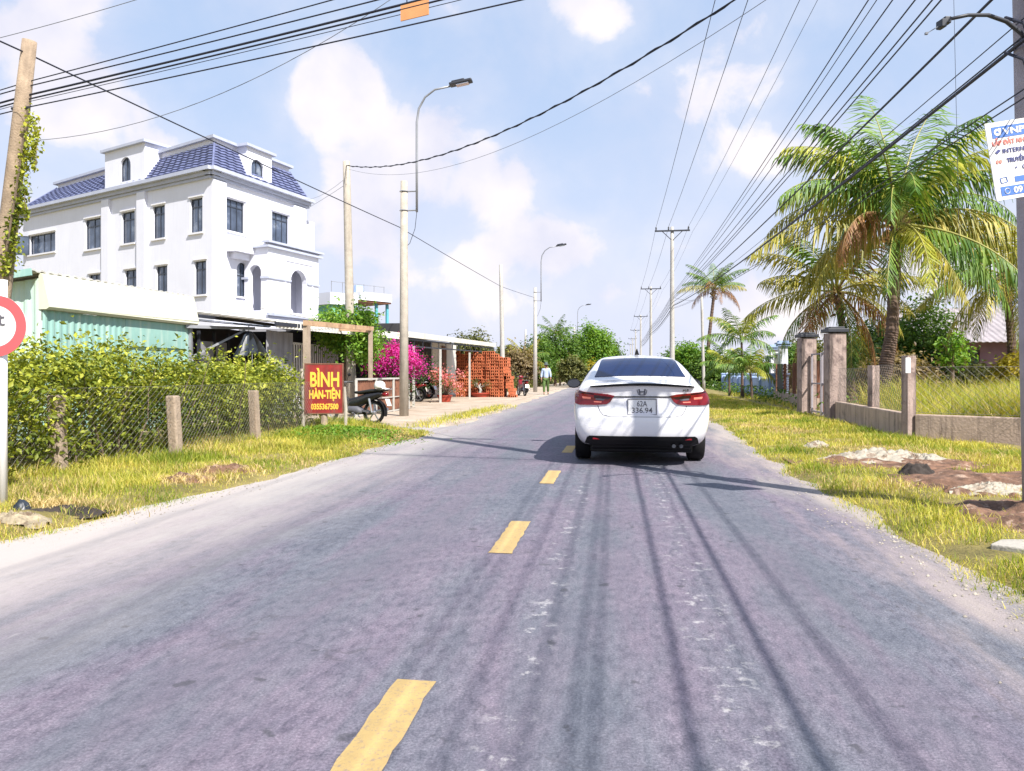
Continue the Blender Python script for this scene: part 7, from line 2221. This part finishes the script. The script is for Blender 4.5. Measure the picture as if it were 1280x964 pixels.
# ------------------------------------------------------------------ potted plants
def pot(label, u, v, r, h, kind):
    g0 = gnd(u, v)
    t = thing('flower_pot', label, 'flower pot', (g0.x, g0.y, 0))
    mb = MB(); mb.lathe([(r * .66, 0), (r * .74, h * .1), (r * .92, h * .75), (r * .95, h * .8), (r * 1.04, h * .82), (r * 1.04, h), (r * .9, h), (r * .86, h * .86), (.02, h * .85)], (0, 0, 0), 22); mb.build('pot', 'terracotta', t, smooth=False)
    mb = MB(); mb.lathe([(r * .87, h * .85), (r * .5, h * .9), (.01, h * .92)], (0, 0, 0), 14); mb.build('soil', 'soil', t)
    rr = random.Random(int(u)); st = MB()
    if kind == 'pink':
        tips = []
        for k in range(20):
            a = rr.uniform(0, 6.28); q = rr.uniform(.25, .72); e = Vector((math.cos(a) * q, math.sin(a) * q, h + rr.uniform(.25, 1.0)))
            st.tube([(0, 0, h * .8), e * .5 + Vector((0, 0, h * .45)), e], [.035, .022, .010], 6); tips.append(e)
        st.build('stems', 'trunk', t)
        c = np.concatenate([np.array(e)[None] + RNG.normal(0, .12, (50, 3)) for e in tips]); leaf_cloud(c, .085, name='blossom', mat='pink_petal', parent=t, aspect=.8)
        c = np.concatenate([np.array(e)[None] * np.array([.9, .9, .92]) + RNG.normal(0, .13, (16, 3)) for e in tips]); leaf_cloud(c, .11, name='foliage', mat='leaf_green', parent=t, aspect=.45)
    else:
        st.tube([(0, 0, h * .8), (.04, 0, h + .12), (-.05, .02, h + .28), (.03, 0, h + .42)], [.09, .07, .05, .03], 8); tips = []
        for k in range(11):
            a = rr.uniform(0, 6.28); q = rr.uniform(.2, .52); e = Vector((math.cos(a) * q, math.sin(a) * q, h + rr.uniform(.28, .62)))
            st.tube([(-.03, .01, h + .22), e], [.03, .008], 6); tips.append(e)
        st.build('stems', 'pole_concrete', t)
        c = np.concatenate([np.array(e)[None] + RNG.normal(0, .085, (34, 3)) for e in tips]); leaf_cloud(c, .075, name='foliage', mat='leaf_olive', parent=t, aspect=.6)
pot('pink flowering desert rose in a red pot beside the thin white post', 556, 503, .30, .30, 'pink')
pot('bonsai with twisted pale trunk in a wide red bowl before the bricks', 600, 497, .46, .24, 'bonsai')
pot('small potted plant with pale leaves behind the pink desert rose', 533, 498, .2, .25, 'bonsai')

# ------------------------------------------------------------------ the walking person
def person():
    g0 = gnd(682.5, 493.5)
    t = thing('person', 'person in blue shirt, green trousers and a dark brimmed hat walking along the road edge', 'person', (g0.x, g0.y, 0), YAW)
    def skin(name, pts, edges, rad, mat, root=0, lvl=2):
        me = bpy.data.meshes.new(name); me.from_pydata(pts, edges, [])
        o = bpy.data.objects.new(name, me); COL.objects.link(o)
        sk = o.modifiers.new('skin', 'SKIN'); sk.use_smooth_shade = True
        for i, r in enumerate(rad): me.skin_vertices[0].data[i].radius = r if isinstance(r, tuple) else (r, r)
        for i in range(len(pts)): me.skin_vertices[0].data[i].use_root = (i == root)
        ss = o.modifiers.new('s', 'SUBSURF'); ss.levels = lvl; ss.render_levels = lvl
        dg = bpy.context.evaluated_depsgraph_get()
        m2 = bpy.data.meshes.new_from_object(o.evaluated_get(dg)); bpy.data.objects.remove(o)
        m2.materials.clear(); return link(name, m2, mat, t, smooth=True)
    # faces -Y (towards the camera); one continuous body
    P = [(0, 0, .90), (0, .01, 1.08), (0, .01, 1.28), (0, 0, 1.40), (0, -.01, 1.47), (0, -.025, 1.56), (0, -.03, 1.66),
         (-.09, 0, .86), (-.11, -.09, .49), (-.11, -.10, .11), (-.115, -.20, .035),
         (.09, 0, .86), (.11, .06, .48), (.12, .20, .12), (.125, .12, .04),
         (-.17, .01, 1.385), (-.235, .03, 1.12), (-.25, -.04, .88), (-.25, -.06, .80),
         (.17, .01, 1.385), (.235, -.02, 1.12), (.25, -.10, .90), (.25, -.12, .82)]
    E = [(0, 1), (1, 2), (2, 3), (3, 4), (4, 5), (5, 6), (0, 7), (7, 8), (8, 9), (9, 10), (0, 11), (11, 12), (12, 13), (13, 14), (3, 15), (15, 16), (16, 17), (17, 18), (3, 19), (19, 20), (20, 21), (21, 22)]
    Rd = [(.135, .10), (.125, .09), (.15, .10), (.10, .075), (.052, .055), (.078, .092), (.072, .085), .085, .058, .04, .035, .085, .058, .04, .035, .06, .042, .034, .036, .06, .042, .034, .036]
    body = skin('body', P, E, Rd, 'skin')
    # five fingers on each hand, relaxed
    fm = MB()
    for s_, (hx, hy, hz) in ((-1, P[18]), (1, P[22])):
        for k in range(4):
            y = hy - .028 + k * .018; L = (.062, .075, .07, .055)[k]
            fm.tube([(hx, y, hz - .02), (hx + s_ * .006, y - .004, hz - .02 - L * .55), (hx - s_ * .004, y - .014, hz - .02 - L)], [.009, .008, .006], 6)
        fm.tube([(hx - s_ * .012, hy - .03, hz + .0), (hx - s_ * .022, hy - .05, hz - .03), (hx - s_ * .018, hy - .055, hz - .055)], [.011, .009, .007], 6)
    fm.build('fingers', 'skin', body, smooth=True)
    # face
    fc = MB()
    fc.tube([(0, -.112, 1.60), (0, -.135, 1.568), (0, -.118, 1.56)], [.008, .014, .012], 6)
    for s_ in (-1, 1): fc.tube([(s_ * .078, -.02, 1.62), (s_ * .088, -.01, 1.595), (s_ * .078, -.015, 1.565)], [.012, .016, .01], 6)
    fc.build('nose_and_ears', 'skin', body, smooth=True)
    fc = MB()
    for s_ in (-1, 1): fc.box((s_ * .032, -.112, 1.608), (.026, .012, .012))
    fc.box((0, -.112, 1.525), (.045, .012, .009)); fc.build('eyes_and_mouth', 'hair', body)
    # clothes follow the body
    skin('shirt', [(0, 0, .86), (0, .01, 1.05), (0, .01, 1.28), (0, .0, 1.405), (0, -.01, 1.44), (-.175, .01, 1.385), (-.24, .03, 1.12), (-.252, -.03, .92), (.175, .01, 1.385), (.24, -.02, 1.12), (.252, -.085, .94)],
         [(0, 1), (1, 2), (2, 3), (3, 4), (3, 5), (5, 6), (6, 7), (3, 8), (8, 9), (9, 10)], [(.165, .125), (.15, .112), (.168, .118), (.115, .088), (.062, .062), .075, .058, .05, .075, .058, .05], 'shirt')
    skin('trousers', [(0, 0, .92), (-.09, 0, .84), (-.11, -.09, .49), (-.11, -.10, .13), (.09, 0, .84), (.11, .06, .48), (.12, .195, .15)], [(0, 1), (1, 2), (2, 3), (0, 4), (4, 5), (5, 6)], [(.142, .108), .104, .08, .066, .104, .08, .066], 'trousers')
    mb = MB(); mb.lathe([(.088, 0), (.090, .05), (.078, .095), (.04, .11), (.005, .113)], (0, -.028, 1.655), 16); mb.lathe([(.085, .004), (.18, -.022), (.182, -.016), (.085, .012)], (0, -.035, 1.655), 20); mb.build('hat', 'hat', t, smooth=True)
    mb = MB(); mb.lathe([(.05, -.10), (.086, -.05), (.09, .01), (.086, .03)], (0, -.012, 1.645), 14); mb.build('hair', 'hair', t, smooth=True)
    mb = MB()
    for (x, y, z, pt) in ((-.115, -.165, .02, 0), (.125, .15, .03, .2)): mb.box((x, y, z + .005), (.085, .24, .03))
    mb.build('sandals', 'seat_black', t, bevel=.01)
person()
